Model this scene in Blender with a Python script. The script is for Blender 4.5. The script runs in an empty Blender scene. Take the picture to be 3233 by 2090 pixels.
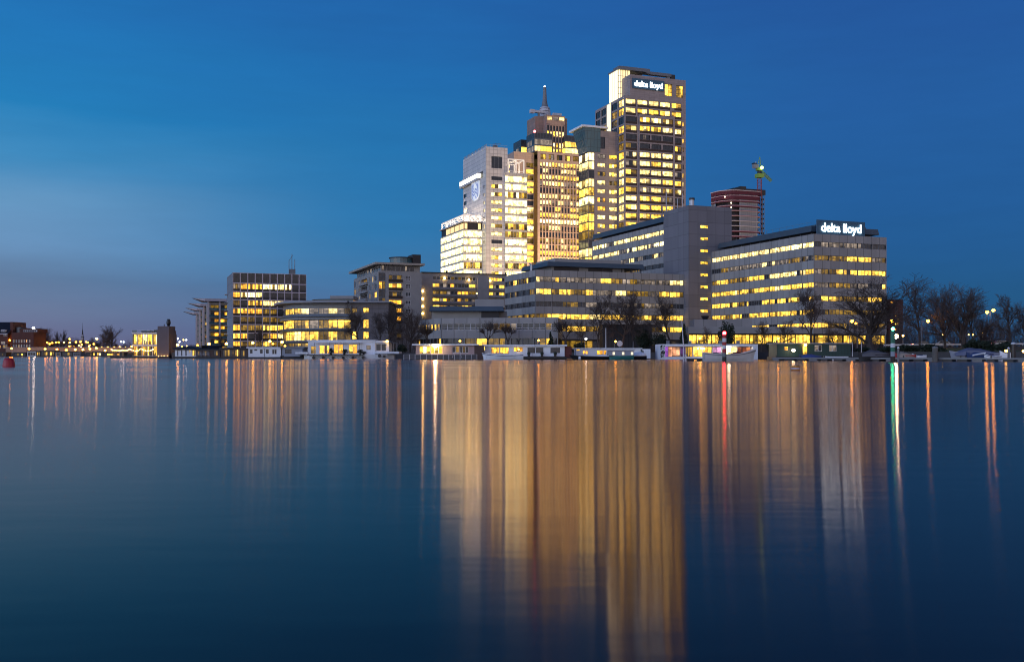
import bpy, math, random
from mathutils import Vector, Matrix

rnd = random.Random(11)
S = bpy.context.scene
COL = S.collection

# ------------------------------------------------------------------ camera, sky, sun, exposure
FX, CX, CY, CAMZ = 3143.0, 1616.5, 1117.0, 1.15      # photo pixels: focal length, centre column, horizon row; eye height (m)
cam_d = bpy.data.cameras.new('camera'); cam = bpy.data.objects.new('camera', cam_d); COL.objects.link(cam)
cam_d.sensor_width = 36.0; cam_d.lens = 35.0; cam_d.shift_y = (CY - 1045.0) / 3233.0
cam_d.clip_start = 0.1; cam_d.clip_end = 20000.0
cam.location = (0, 0, CAMZ); cam.rotation_euler = (math.radians(90), 0, 0)
S.camera = cam
S.view_settings.view_transform = 'Standard'; S.view_settings.look = 'None'
S.view_settings.exposure = 0.0; S.view_settings.gamma = 1.0; S.view_settings.use_curve_mapping = False
S.render.engine = 'CYCLES'
cy = S.cycles
cy.filter_width = 1.05; cy.use_denoising = True; cy.use_light_tree = True; cy.max_bounces = 5; cy.diffuse_bounces = 2; cy.glossy_bounces = 3
cy.transmission_bounces = 3; cy.transparent_max_bounces = 6
cy.caustics_reflective = False; cy.caustics_refractive = False; cy.sample_clamp_indirect = 60.0

def lin(r, g, b):
    f = lambda c: (c / 255 / 12.92) if c <= 10.3 else ((c / 255 + .055) / 1.055) ** 2.4
    return (f(r), f(g), f(b), 1.0)

SUN_EL, SUN_AZ = math.radians(2.0), math.radians(-62.0)    # the sun has just gone, out to the left
def make_world():
    w = bpy.data.worlds.new('World'); S.world = w; w.use_nodes = True
    nt = w.node_tree; N = nt.nodes; L = nt.links
    for n in list(N): N.remove(n)
    def M(op, a, b=None, c=None):
        n = N.new('ShaderNodeMath'); n.operation = op
        for i, v in enumerate((a, b, c)):
            if v is None: continue
            if isinstance(v, (int, float)): n.inputs[i].default_value = v
            else: L.new(v, n.inputs[i])
        return n.outputs[0]
    tc = N.new('ShaderNodeTexCoord'); sp = N.new('ShaderNodeSeparateXYZ'); L.new(tc.outputs['Generated'], sp.inputs[0])
    x, y, z = sp.outputs
    hr = M('SQRT', M('ADD', M('ADD', M('MULTIPLY', x, x), M('MULTIPLY', y, y)), 1e-6))
    sx = M('DIVIDE', x, hr); sy = M('DIVIDE', y, hr)
    mp = N.new('ShaderNodeMapping'); mp.inputs['Scale'].default_value = (2.2, 2.2, 14.0); L.new(tc.outputs['Generated'], mp.inputs[0])
    nz = N.new('ShaderNodeTexNoise'); nz.inputs['Scale'].default_value = 1.6; nz.inputs['Detail'].default_value = 3.0
    L.new(mp.outputs[0], nz.inputs['Vector'])
    zz = M('ADD', z, M('MULTIPLY', M('SUBTRACT', nz.outputs['Fac'], .5), M('MULTIPLY', M('ADD', z, .02), .30)))
    t = M('MULTIPLY', zz, 2.0)
    def ramp(stops):
        r = N.new('ShaderNodeValToRGB'); e = r.color_ramp.elements
        while len(e) < len(stops): e.new(0.5)
        for i, (p, c) in enumerate(stops): e[i].position = p; e[i].color = lin(*c)
        L.new(t, r.inputs[0]); return r.outputs[0]
    left = ramp([(0, (104, 98, 130)), (.04, (102, 110, 146)), (.075, (104, 122, 157)), (.13, (93, 124, 162)), (.20, (104, 148, 192)), (.27, (100, 152, 196)), (.36, (60, 139, 193)), (.45, (28, 127, 189)), (.56, (28, 118, 186)), (.67, (28, 104, 176)), (.8, (14, 50, 106)), (1, (5, 19, 50))])
    right = ramp([(0, (40, 82, 124)), (.10, (29, 88, 136)), (.25, (31, 92, 154)), (.45, (34, 94, 162)), (.67, (34, 86, 158)), (.8, (16, 46, 102)), (1, (5, 18, 48))])
    back_l = ramp([(0, (206, 208, 220)), (.2, (196, 210, 230)), (.5, (140, 166, 212)), (1, (34, 66, 124))])
    back_r = ramp([(0, (156, 140, 136)), (.2, (158, 144, 144)), (.5, (116, 116, 132)), (1, (24, 40, 76))])
    def gain(c, k):
        v = N.new('ShaderNodeVectorMath'); v.operation = 'SCALE'; v.inputs['Scale'].default_value = k; L.new(c, v.inputs[0]); return v.outputs[0]
    back_l, back_r = gain(back_l, 3.7), gain(back_r, 3.1)
    def mix(a, b, f):
        m = N.new('ShaderNodeMix'); m.data_type = 'RGBA'; L.new(f, m.inputs[0]); L.new(a, m.inputs[6]); L.new(b, m.inputs[7]); return m.outputs[2]
    def smooth(v, a, b):
        m = N.new('ShaderNodeMapRange'); m.interpolation_type = 'SMOOTHSTEP'; L.new(v, m.inputs[0])
        m.inputs[1].default_value = a; m.inputs[2].default_value = b; return m.outputs[0]
    mid = ramp([(0, (80, 98, 140)), (.08, (72, 108, 154)), (.17, (58, 119, 170)), (.25, (42, 120, 177)), (.39, (33, 117, 178)), (.55, (29, 110, 177)), (.67, (31, 100, 171)), (.8, (15, 48, 104)), (1, (5, 19, 49))])
    c = mix(mix(left, mid, smooth(sx, -.50, -.12)), right, smooth(sx, -.18, .36))
    n2 = N.new('ShaderNodeTexNoise'); n2.inputs['Scale'].default_value = 5.0; n2.inputs['Detail'].default_value = 6.0; n2.inputs['Roughness'].default_value = .62; L.new(mp.outputs[0], n2.inputs['Vector'])
    veil = N.new('ShaderNodeVectorMath'); veil.operation = 'SCALE'; L.new(c, veil.inputs[0]); L.new(M('ADD', M('MULTIPLY', n2.outputs['Fac'], .14), .93), veil.inputs['Scale']); c = veil.outputs[0]
    back = mix(back_l, back_r, smooth(sx, -.75, .35))
    c = mix(c, back, smooth(M('MULTIPLY', sy, -1.0), -.45, .45))
    sky = N.new('ShaderNodeTexSky'); sky.sky_type = 'NISHITA'; sky.sun_disc = False
    sky.sun_elevation = SUN_EL; sky.sun_rotation = SUN_AZ
    bg1 = N.new('ShaderNodeBackground'); L.new(c, bg1.inputs[0]); bg1.inputs[1].default_value = 0.97
    bg2 = N.new('ShaderNodeBackground'); L.new(sky.outputs[0], bg2.inputs[0]); bg2.inputs[1].default_value = 0.004
    ad = N.new('ShaderNodeAddShader'); L.new(bg1.outputs[0], ad.inputs[0]); L.new(bg2.outputs[0], ad.inputs[1])
    out = N.new('ShaderNodeOutputWorld'); L.new(ad.outputs[0], out.inputs[0])
make_world()
sun_d = bpy.data.lights.new('afterglow', 'SUN'); sun_d.energy = 0.12; sun_d.angle = math.radians(35); sun_d.color = (1.0, .86, .78)
sun = bpy.data.objects.new('afterglow', sun_d); COL.objects.link(sun)
sdir = Vector((-.70, -.55, .30)).normalized()       # the glow left in the sky behind the camera's left shoulder
sun.rotation_euler = sdir.to_track_quat('Z', 'Y').to_euler()

# ------------------------------------------------------------------ helpers
def P(px, py, Y): return Vector(((px - CX) / FX * Y, Y, CAMZ - (py - CY) / FX * Y))
def ZZ(py, Y): return CAMZ - (py - CY) / FX * Y
def LEN(dpx, Y): return dpx / FX * Y
ANG = math.atan(.3775)      # the street grid

MATS = {}
def newmat(name):
    m = bpy.data.materials.new(name); m.use_nodes = True; MATS[name] = m
    nt = m.node_tree; return m, nt, nt.nodes, nt.links, nt.nodes['Principled BSDF']
def math_n(N, L, op, a, b=None):
    n = N.new('ShaderNodeMath'); n.operation = op
    for i, v in enumerate((a, b)):
        if v is None: continue
        if isinstance(v, (int, float)): n.inputs[i].default_value = v
        else: L.new(v, n.inputs[i])
    return n.outputs[0]
def mat(name, col, rough=.7, var=.18, scale=.6, metal=0.0, panel=None, em=None, bump=0.0, streak=False):
    """plain surface with uneven colour; panel=(width, height, offset_x, offset_z, darkness, joint) draws panel joints"""
    if name in MATS: return MATS[name]
    m, nt, N, L, b = newmat(name)
    b.inputs['Roughness'].default_value = rough; b.inputs['Metallic'].default_value = metal
    tc = N.new('ShaderNodeTexCoord')
    nz = N.new('ShaderNodeTexNoise'); nz.inputs['Scale'].default_value = scale; nz.inputs['Detail'].default_value = 5
    if streak:
        mp = N.new('ShaderNodeMapping'); mp.inputs['Scale'].default_value = (1.6, 1.6, .12); L.new(tc.outputs['Object'], mp.inputs[0]); L.new(mp.outputs[0], nz.inputs['Vector'])
    else: L.new(tc.outputs['Object'], nz.inputs['Vector'])
    f = math_n(N, L, 'ADD', math_n(N, L, 'MULTIPLY', nz.outputs['Fac'], 2 * var), 1 - var)
    if panel:
        w, h, ox, oz, dk, j = panel
        sp = N.new('ShaderNodeSeparateXYZ'); L.new(tc.outputs['Object'], sp.inputs[0])
        s = math_n(N, L, 'ADD', sp.outputs[0], sp.outputs[1])
        fr = math_n(N, L, 'FRACT', math_n(N, L, 'DIVIDE', math_n(N, L, 'ADD', s, ox + 1000 * w), w))
        jx = math_n(N, L, 'LESS_THAN', fr, j / w)
        k = jx
        if h:
            fz = math_n(N, L, 'FRACT', math_n(N, L, 'DIVIDE', math_n(N, L, 'ADD', sp.outputs[2], oz + 1000 * h), h))
            jz = math_n(N, L, 'LESS_THAN', fz, j / h); k = math_n(N, L, 'MAXIMUM', jx, jz)
        # each panel its own tone
        cell = math_n(N, L, 'FLOOR', math_n(N, L, 'DIVIDE', math_n(N, L, 'ADD', s, ox + 1000 * w), w))
        wn = N.new('ShaderNodeTexWhiteNoise'); wn.noise_dimensions = '2D'; cb = N.new('ShaderNodeCombineXYZ'); L.new(cell, cb.inputs[0])
        L.new(math_n(N, L, 'FLOOR', math_n(N, L, 'DIVIDE', math_n(N, L, 'ADD', sp.outputs[2], oz), h or 3.5)), cb.inputs[1]); L.new(cb.outputs[0], wn.inputs['Vector'])
        f = math_n(N, L, 'MULTIPLY', f, math_n(N, L, 'ADD', math_n(N, L, 'MULTIPLY', wn.outputs['Value'], .16), .92))
        f = math_n(N, L, 'MULTIPLY', f, math_n(N, L, 'SUBTRACT', 1.0, math_n(N, L, 'MULTIPLY', k, dk)))
    mx = N.new('ShaderNodeVectorMath'); mx.operation = 'SCALE'; mx.inputs[0].default_value = col[:3]; L.new(f, mx.inputs['Scale'])
    L.new(mx.outputs[0], b.inputs['Base Color'])
    if em: b.inputs['Emission Color'].default_value = (*em[:3], 1); b.inputs['Emission Strength'].default_value = em[3]
    return m
def emat(name, col, strength):
    if name in MATS: return MATS[name]
    m, nt, N, L, b = newmat(name)
    b.inputs['Base Color'].default_value = (.5, .5, .5, 1)
    b.inputs['Emission Color'].default_value = (*col, 1); b.inputs['Emission Strength'].default_value = strength
    return m
def glass_mat():
    m, nt, N, L, b = newmat('lit_glass')
    b.inputs['Base Color'].default_value = (.012, .014, .018, 1); b.inputs['Roughness'].default_value = .06; b.inputs['IOR'].default_value = 1.5; b.inputs['Specular IOR Level'].default_value = .3
    at = N.new('ShaderNodeAttribute'); at.attribute_name = 'em'
    geo = N.new('ShaderNodeNewGeometry')
    nz = N.new('ShaderNodeTexNoise'); nz.inputs['Scale'].default_value = .9; nz.inputs['Detail'].default_value = 4; nz.inputs['Roughness'].default_value = .7
    L.new(geo.outputs['Position'], nz.inputs['Vector'])
    mr = N.new('ShaderNodeMapRange'); L.new(nz.outputs['Fac'], mr.inputs[0]); mr.inputs[1].default_value = .3; mr.inputs[2].default_value = .7; mr.inputs[3].default_value = .32; mr.inputs[4].default_value = 1.7
    v = N.new('ShaderNodeVectorMath'); v.operation = 'SCALE'; L.new(at.outputs['Color'], v.inputs[0]); L.new(mr.outputs[0], v.inputs['Scale'])
    L.new(v.outputs[0], b.inputs['Emission Color']); b.inputs['Emission Strength'].default_value = 1.0
    return m
GLASS = glass_mat()

class MB:
    """collects faces; build() links them as one mesh object"""
    def __init__(s): s.v = []; s.f = []; s.mi = []; s.c = []; s.mats = []; s.anyc = False; s.smooth = False
    def _m(s, m):
        if m not in s.mats: s.mats.append(m)
        return s.mats.index(m)
    def face(s, pts, m, col=None):
        i = len(s.v); s.v.extend(tuple(p) for p in pts); s.f.append(tuple(range(i, i + len(pts)))); s.mi.append(s._m(m)); s.c.append(col)
        if col is not None: s.anyc = True
    def box(s, x0, x1, y0, y1, z0, z1, m, col=None):
        a = [(x0, y0, z0), (x1, y0, z0), (x1, y1, z0), (x0, y1, z0), (x0, y0, z1), (x1, y0, z1), (x1, y1, z1), (x0, y1, z1)]
        i = len(s.v); s.v.extend(a); k = s._m(m)
        for q in ((0, 3, 2, 1), (4, 5, 6, 7), (0, 1, 5, 4), (1, 2, 6, 5), (2, 3, 7, 6), (3, 0, 4, 7)):
            s.f.append(tuple(i + j for j in q)); s.mi.append(k); s.c.append(col)
        if col is not None: s.anyc = True
    def obox(s, face, s0, s1, d0, d1, z0, z1, m, col=None):
        """box on a facade: along it s0..s1, depth d0 (outer) .. d1 (inner)"""
        q = [face.pt(a, z, d) for z in (z0, z1) for (a, d) in ((s0, d0), (s1, d0), (s1, d1), (s0, d1))]
        i = len(s.v); s.v.extend(q); k = s._m(m)
        for g in ((0, 3, 2, 1), (4, 5, 6, 7), (0, 1, 5, 4), (1, 2, 6, 5), (2, 3, 7, 6), (3, 0, 4, 7)):
            s.f.append(tuple(i + j for j in g)); s.mi.append(k); s.c.append(col)
        if col is not None: s.anyc = True
    def prism(s, poly, z0, z1, m, top=None):
        n = len(poly); i = len(s.v)
        s.v.extend((x, y, z0) for x, y in poly); s.v.extend((x, y, z1) for x, y in poly); k = s._m(m)
        for a in range(n):
            b = (a + 1) % n; s.f.append((i + a, i + b, i + n + b, i + n + a)); s.mi.append(k); s.c.append(None)
        s.f.append(tuple(i + n + a for a in range(n))); s.mi.append(s._m(top or m)); s.c.append(None)
        s.f.append(tuple(i + a for a in reversed(range(n)))); s.mi.append(k); s.c.append(None)
    def tube(s, p0, p1, r0, r1, n, m, cap=False):
        p0 = Vector(p0); p1 = Vector(p1); d = p1 - p0
        if d.length < 1e-6: return
        d.normalize(); a = d.orthogonal().normalized(); b = d.cross(a)
        i = len(s.v); k = s._m(m)
        for (p, r) in ((p0, r0), (p1, r1)):
            for j in range(n):
                t = 2 * math.pi * j / n; q = p + (a * math.cos(t) + b * math.sin(t)) * r; s.v.append((q.x, q.y, q.z))
        for j in range(n):
            h = (j + 1) % n; s.f.append((i + j, i + h, i + n + h, i + n + j)); s.mi.append(k); s.c.append(None)
        if cap:
            s.f.append(tuple(i + n + j for j in range(n))); s.mi.append(k); s.c.append(None)
            s.f.append(tuple(i + j for j in reversed(range(n)))); s.mi.append(k); s.c.append(None)
    def lathe(s, c, prof, n, m, mats=None):
        i = len(s.v); k = s._m(m)
        for (r, z) in prof:
            for j in range(n):
                t = 2 * math.pi * j / n; s.v.append((c[0] + r * math.cos(t), c[1] + r * math.sin(t), c[2] + z))
        for a in range(len(prof) - 1):
            kk = s._m(mats[a]) if mats else k
            for j in range(n):
                h = (j + 1) % n; s.f.append((i + a * n + j, i + a * n + h, i + (a + 1) * n + h, i + (a + 1) * n + j)); s.mi.append(kk); s.c.append(None)
        s.f.append(tuple(i + j for j in reversed(range(n)))); s.mi.append(k); s.c.append(None)
        e = i + (len(prof) - 1) * n; s.f.append(tuple(e + j for j in range(n))); s.mi.append(k); s.c.append(None)
    def ball(s, c, r, m, n=8, sz=1.0):
        prof = [(max(r * math.sin(math.pi * a / 6), r * .05), -r * sz * math.cos(math.pi * a / 6)) for a in range(7)]
        s.lathe(c, prof, n, m)
    def build(s, name, parent=None, shift=(0, 0, 0), smooth=False):
        me = bpy.data.meshes.new(name)
        sx, sy, sz = shift
        me.from_pydata([(x - sx, y - sy, z - sz) for x, y, z in s.v], [], s.f)
        for m in s.mats: me.materials.append(m)
        me.polygons.foreach_set('material_index', s.mi)
        if smooth: me.polygons.foreach_set('use_smooth', [True] * len(s.f))
        if s.anyc:
            at = me.color_attributes.new('em', 'FLOAT_COLOR', 'CORNER'); buf = []
            for f, c in zip(s.f, s.c):
                c = (*(c or (0, 0, 0)), 1.0); buf.extend(c * len(f))
            at.data.foreach_set('color', buf)
        me.update()
        o = bpy.data.objects.new(name, me); COL.objects.link(o)
        if parent: o.parent = parent
        return o

def tag(o, label=None, cat=None, group=None, kind=None):
    for k, v in (('label', label), ('category', cat), ('group', group), ('kind', kind)):
        if v: o[k] = v
    return o
def empty(name, loc, rz=0.0, label=None, cat=None, group=None):
    o = bpy.data.objects.new(name, None); COL.objects.link(o); o.location = loc; o.rotation_euler = (0, 0, rz)
    o.empty_display_size = .5
    return tag(o, label, cat, group)
def copy_tree(o, parent=None):
    c = o.copy(); COL.objects.link(c)
    if parent: c.parent = parent
    for ch in KIDS.get(o.name, [x for x in o.children]): copy_tree(ch, c)
    return c
KIDS = {}
ORD = ['first', 'second', 'third', 'fourth', 'fifth', 'sixth', 'seventh', 'eighth', 'ninth', 'tenth', 'eleventh', 'twelfth', 'thirteenth', 'fourteenth', 'fifteenth', 'sixteenth', 'seventeenth', 'eighteenth', 'nineteenth', 'twentieth', 'twenty-first', 'twenty-second', 'twenty-third', 'twenty-fourth']

class Face:
    """a facade line in a building's own plan, run left to right as seen from the water"""
    def __init__(s, x, y, dx, dy):
        l = math.hypot(dx, dy); s.x, s.y, s.dx, s.dy = x, y, dx / l, dy / l; s.nx, s.ny = s.dy, -s.dx
    def pt(s, a, z, d=0.0): return (s.x + s.dx * a - s.nx * d, s.y + s.dy * a - s.ny * d, z)
def seg(p, q): return Face(p[0], p[1], q[0] - p[0], q[1] - p[1]), math.hypot(q[0] - p[0], q[1] - p[1])

# light seen in windows
def cs(c, k): return tuple(v * k for v in c)
YEL, PALE, ORA, WHI = (1.0, .56, .06), (1.0, .71, .24), (1.0, .42, .035), (1.0, .82, .34)
DARK = (.012, .013, .018)
def lit(kind):
    u = rnd.uniform
    if kind == 'y': return cs(YEL, u(1.2, 3.6))
    if kind == 'p': return cs(PALE, u(1.5, 3.6))
    if kind == 'o': return cs(ORA, u(1.1, 3.4))
    if kind == 'w': return cs(WHI, u(2.8, 5.2))
    if kind == 'd': return cs(YEL, u(.10, .45))
    if kind == 'm': return cs((1.0, .78, .6), u(.12, .35))
    return DARK
def row(n, mixw, keep=.55):
    """run of window lights along a storey; mixw e.g. 'yyypdk' picks with weights"""
    out = []; k = rnd.choice(mixw)
    for _ in range(n):
        if rnd.random() > keep: k = rnd.choice(mixw)
        out.append(k)
    return out

class Win:
    def __init__(s, face, s0, s1, z0, z1, cols, rec=.25, fr=None, fw=.09, strips=True, trans=None):
        s.face, s.s0, s.s1, s.z0, s.z1, s.cols, s.rec, s.fr, s.fw, s.strips, s.trans = face, s0, s1, z0, z1, cols, rec, fr, fw, strips, trans
    def emit(s, mb):
        n = len(s.cols); w = (s.s1 - s.s0) / n; h = s.z1 - s.z0; f = s.face
        for i, c in enumerate(s.cols):
            a, b = s.s0 + i * w, s.s0 + (i + 1) * w
            c = lit(c) if isinstance(c, str) else c
            if s.strips and sum(c) > .1:
                m1 = rnd.uniform(.16, .36); m2 = rnd.uniform(.62, .86)
                k0 = rnd.choice((.35, .55, .9, 1.0)); k2 = rnd.choice((.45, .8, 1.0, 1.25, 1.4)); km = rnd.choice((.7, 1., 1., 1.15))
                mid = a + (b - a) * rnd.uniform(.3, .7)
                for (x0, x1) in ((a, mid), (mid, b)):
                    j = rnd.choice((.55, .85, 1.0, 1.0, 1.15)); m1_ = m1 * rnd.choice((.5, 1.0, 1.4))
                    for (q0, q1, k) in ((0, m1_, k0 * rnd.choice((.25, .6, 1.0, 1.0))), (m1_, m2, km * j), (m2, 1, k2 * (j + 1) / 2)):
                        mb.face([f.pt(x0, s.z0 + h * q0, s.rec), f.pt(x1, s.z0 + h * q0, s.rec), f.pt(x1, s.z0 + h * q1, s.rec), f.pt(x0, s.z0 + h * q1, s.rec)], GLASS, cs(c, k))
            else:
                mb.face([f.pt(a, s.z0, s.rec), f.pt(b, s.z0, s.rec), f.pt(b, s.z1, s.rec), f.pt(a, s.z1, s.rec)], GLASS, c)
        if s.fr:
            for i in range(n + 1):
                x = s.s0 + i * w; x0 = max(x - s.fw / 2, s.s0); x1 = min(x + s.fw / 2, s.s1)
                mb.obox(f, x0, x1, s.rec - .07, s.rec - .004, s.z0, s.z1, s.fr)
            for i in range(n):
                a, b = s.s0 + i * w + s.fw / 2, s.s0 + (i + 1) * w - s.fw / 2
                mb.obox(f, a, b, s.rec - .066, s.rec - .004, s.z0, s.z0 + s.fw * .8, s.fr)
                mb.obox(f, a, b, s.rec - .066, s.rec - .004, s.z1 - s.fw * .8, s.z1, s.fr)
                for t in (s.trans or ()):
                    zt = s.z0 + h * t; mb.obox(f, a, b, s.rec - .064, s.rec - .004, zt - s.fw * .35, zt + s.fw * .35, s.fr)

class Bld:
    """one building: an Empty at its near corner on the ground; plan axes x (to the right) and y (away to the left)"""
    def __init__(s, name, label, cat, px, Y, zb=1.6, ang=ANG, group=None):
        o = P(px, CY, Y); s.ox, s.oy, s.zb, s.ang = o.x, o.y, zb, ang
        s.c, s.sn = math.cos(ang), math.sin(ang)
        s.root = empty(name, (o.x, o.y, zb), ang, label, cat, group)
        s.wall = MB(); s.wins = []; s.wname = 'wall'
    def world(s, x, y): return (s.ox + s.c * x - s.sn * y, s.oy + s.sn * x + s.c * y)
    def local(s, X, Y):
        dx, dy = X - s.ox, Y - s.oy; return (s.c * dx + s.sn * dy, -s.sn * dx + s.c * dy)
    def along(s, px, x, y, dx, dy):
        X, Y = s.world(x, y); wx, wy = s.c * dx - s.sn * dy, s.sn * dx + s.c * dy
        k = (px - CX) / FX; return (k * Y - X) / (wx - k * wy)
    def tu(s, px, x=0, y=0): return s.along(px, x, y, 1, 0)
    def tv(s, px, x=0, y=0): return s.along(px, x, y, 0, 1)
    def z(s, py, x=0, y=0): return ZZ(py, s.world(x, y)[1])
    def facade(s, face, length, z0, z1, wins, m, reveal=None, mb=None, extra_cuts=()):
        mb = mb or s.wall
        cs_, cz = {0.0, length}, {z0, z1}
        for w in wins: cs_.update((w.s0, w.s1)); cz.update((w.z0, w.z1))
        xs = sorted(cs_); zs = sorted(cz)
        for j in range(len(zs) - 1):
            zc = (zs[j] + zs[j + 1]) / 2
            if zs[j + 1] - zs[j] < 1e-4: continue
            live = [w for w in wins if w.z0 < zc < w.z1]
            i = 0
            while i < len(xs) - 1:
                xc = (xs[i] + xs[i + 1]) / 2
                if any(w.s0 < xc < w.s1 for w in live) or xs[i + 1] - xs[i] < 1e-4: i += 1; continue
                k = i
                while k + 1 < len(xs) - 1 and not any(w.s0 < (xs[k + 1] + xs[k + 2]) / 2 < w.s1 for w in live): k += 1
                mb.face([face.pt(xs[i], zs[j]), face.pt(xs[k + 1], zs[j]), face.pt(xs[k + 1], zs[j + 1]), face.pt(xs[i], zs[j + 1])], m)
                i = k + 1
        rm = reveal or m
        for w in wins:
            a, b, c, d, r = w.s0, w.s1, w.z0, w.z1, w.rec
            mb.face([face.pt(a, c), face.pt(b, c), face.pt(b, c, r), face.pt(a, c, r)], rm)
            mb.face([face.pt(a, d), face.pt(a, d, r), face.pt(b, d, r), face.pt(b, d)], rm)
            mb.face([face.pt(a, c), face.pt(a, c, r), face.pt(a, d, r), face.pt(a, d)], rm)
            mb.face([face.pt(b, c), face.pt(b, d), face.pt(b, d, r), face.pt(b, c, r)], rm)
        s.wins += list(wins)
    def shell(s, W, D, z1, m, top=None, z0=None):
        """the two far walls and the roof of a box plan"""
        z0 = s.zb if z0 is None else z0; b = s.wall
        b.face([(W, 0, z0), (W, D, z0), (W, D, z1), (W, 0, z1)], m)
        b.face([(W, D, z0), (0, D, z0), (0, D, z1), (W, D, z1)], m)
        b.face([(0, 0, z1), (W, 0, z1), (W, D, z1), (0, D, z1)], top or m)
    def part(s, mb, name, **k): return mb.build(name, s.root, (0, 0, s.zb), **k)
    def finish(s, most=98):
        if s.wall.f: s.part(s.wall, s.wname)
        ws = sorted(s.wins, key=lambda w: -(w.s1 - w.s0) * (w.z1 - w.z0))
        for w in ws[:most]:
            mb = MB(); w.emit(mb); s.part(mb, 'window')
        if ws[most:]:
            mb = MB()
            for w in ws[most:]: w.emit(mb)
            tag(s.part(mb, 'window'), kind='stuff')

# ------------------------------------------------------------------ materials
M_CONC = mat('panel_concrete', (.32, .305, .285), .8, .24, .25, panel=(2.6, 0, .05, 0, .45, .18), streak=True)
M_CONCG = mat('grid_concrete', (.31, .295, .275), .8, .15, .25, panel=(3.1, 3.47, .05, 1.2, .42, .12), streak=True)
M_CONCP = mat('plain_concrete', (.31, .30, .28), .85, .2, .3, streak=True)
M_SLATE = mat('blue_grey_metal', (.055, .085, .11), .5, .15, .3)
M_ROOF = mat('roof_felt', (.14, .15, .16), .9, .2, .2)
M_DARK = mat('dark_panel', (.018, .017, .02), .5, .2, .4)
M_BLACK = mat('black_metal', (.012, .012, .014), .4, .2, 1)
M_ALU = mat('aluminium', (.42, .43, .45), .35, .1, 1, metal=.5)
M_WHITE = mat('white_paint', (.8, .8, .81), .5, .12, .5, streak=True)
M_FRAMEW = mat('white_frame', (.62, .60, .60), .5, .1, 1)
M_FRAMED = mat('dark_frame', (.03, .03, .035), .4, .1, 1)
M_GRANITE = mat('brown_granite', (.46, .33, .25), .6, .2, .3, panel=(1.6, 1.19, 0, 0, .25, .1))
M_GRAN2 = mat('grey_granite', (.30, .25, .24), .65, .16, .3, panel=(2.4, .92, 0, 0, .22, .1))
M_TILE = mat('white_tile_cladding', (.68, .63, .58), .5, .1, .4, panel=(1.8, 1.83, 0, .4, .55, .14))
M_BRICKD = mat('grey_brick', (.34, .315, .29), .85, .2, .5)
M_BRICKR = mat('red_brick', (.11, .042, .03), .85, .25, .5)
M_STEEL = mat('grey_steel', (.16, .17, .18), .5, .2, 1)
M_WOODD = mat('dark_timber', (.035, .026, .02), .7, .3, 1)
M_BARK = mat('bark', (.06, .047, .04), .9, .3, 2)
M_TWIG = mat('twig', (.085, .062, .052), .9, .3, 2)
M_LEAF = mat('evergreen_leaf', (.018, .03, .014), .7, .4, 1)
M_HEDGE = mat('hedge_leaf', (.02, .028, .014), .8, .4, 1)
# ------------------------------------------------------------------ water and land
def water_mat():
    m = bpy.data.materials.new('river_water'); m.use_nodes = True; nt = m.node_tree; N = nt.nodes; L = nt.links
    for n in list(N): N.remove(n)
    out = N.new('ShaderNodeOutputMaterial'); mx = N.new('ShaderNodeMixShader'); gl = N.new('ShaderNodeBsdfAnisotropic'); df = N.new('ShaderNodeBsdfDiffuse'); fr = N.new('ShaderNodeFresnel')
    df.inputs['Color'].default_value = (.004, .008, .013, 1); gl.inputs['Color'].default_value = (1.0, .78, .69, 1); fr.inputs['IOR'].default_value = 1.26   # dark, slightly brown canal water
    tc = N.new('ShaderNodeTexCoord')
    mp = N.new('ShaderNodeMapping'); mp.inputs['Scale'].default_value = (.020, .045, 1); L.new(tc.outputs['Object'], mp.inputs[0])
    n1 = N.new('ShaderNodeTexNoise'); n1.inputs['Scale'].default_value = 1.0; n1.inputs['Detail'].default_value = 4; L.new(mp.outputs[0], n1.inputs['Vector'])
    mr = N.new('ShaderNodeMapRange'); L.new(n1.outputs['Fac'], mr.inputs[0]); mr.inputs[1].default_value = .35; mr.inputs[2].default_value = .68; mr.inputs[3].default_value = WATER_R[0]; mr.inputs[4].default_value = WATER_R[1]
    L.new(mr.outputs[0], gl.inputs['Roughness']); gl.inputs['Anisotropy'].default_value = .62   # long wave crests lie across the view: slopes run towards and away from the eye
    cx = N.new('ShaderNodeCombineXYZ'); cx.inputs[0].default_value = 1.0; L.new(cx.outputs[0], gl.inputs['Tangent'])
    m2 = N.new('ShaderNodeMapping'); m2.inputs['Scale'].default_value = (.35, 1.1, 1); L.new(tc.outputs['Object'], m2.inputs[0])
    n2 = N.new('ShaderNodeTexNoise'); n2.inputs['Scale'].default_value = 1.0; n2.inputs['Detail'].default_value = 3; L.new(m2.outputs[0], n2.inputs['Vector'])
    bp = N.new('ShaderNodeBump'); bp.inputs['Strength'].default_value = 1.0; bp.inputs['Distance'].default_value = .0045
    L.new(n2.outputs['Fac'], bp.inputs['Height']); L.new(bp.outputs[0], gl.inputs['Normal']); L.new(bp.outputs[0], fr.inputs['Normal'])
    L.new(fr.outputs[0], mx.inputs[0]); L.new(df.outputs[0], mx.inputs[1]); L.new(gl.outputs[0], mx.inputs[2]); L.new(mx.outputs[0], out.inputs[0])
    return m
WATER_R = (.088, .128)
mb = MB(); mb.face([(-6000, -300, 0), (6000, -300, 0), (6000, 9000, 0), (-6000, 9000, 0)], water_mat())
tag(mb.build('water'), kind='structure')
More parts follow.
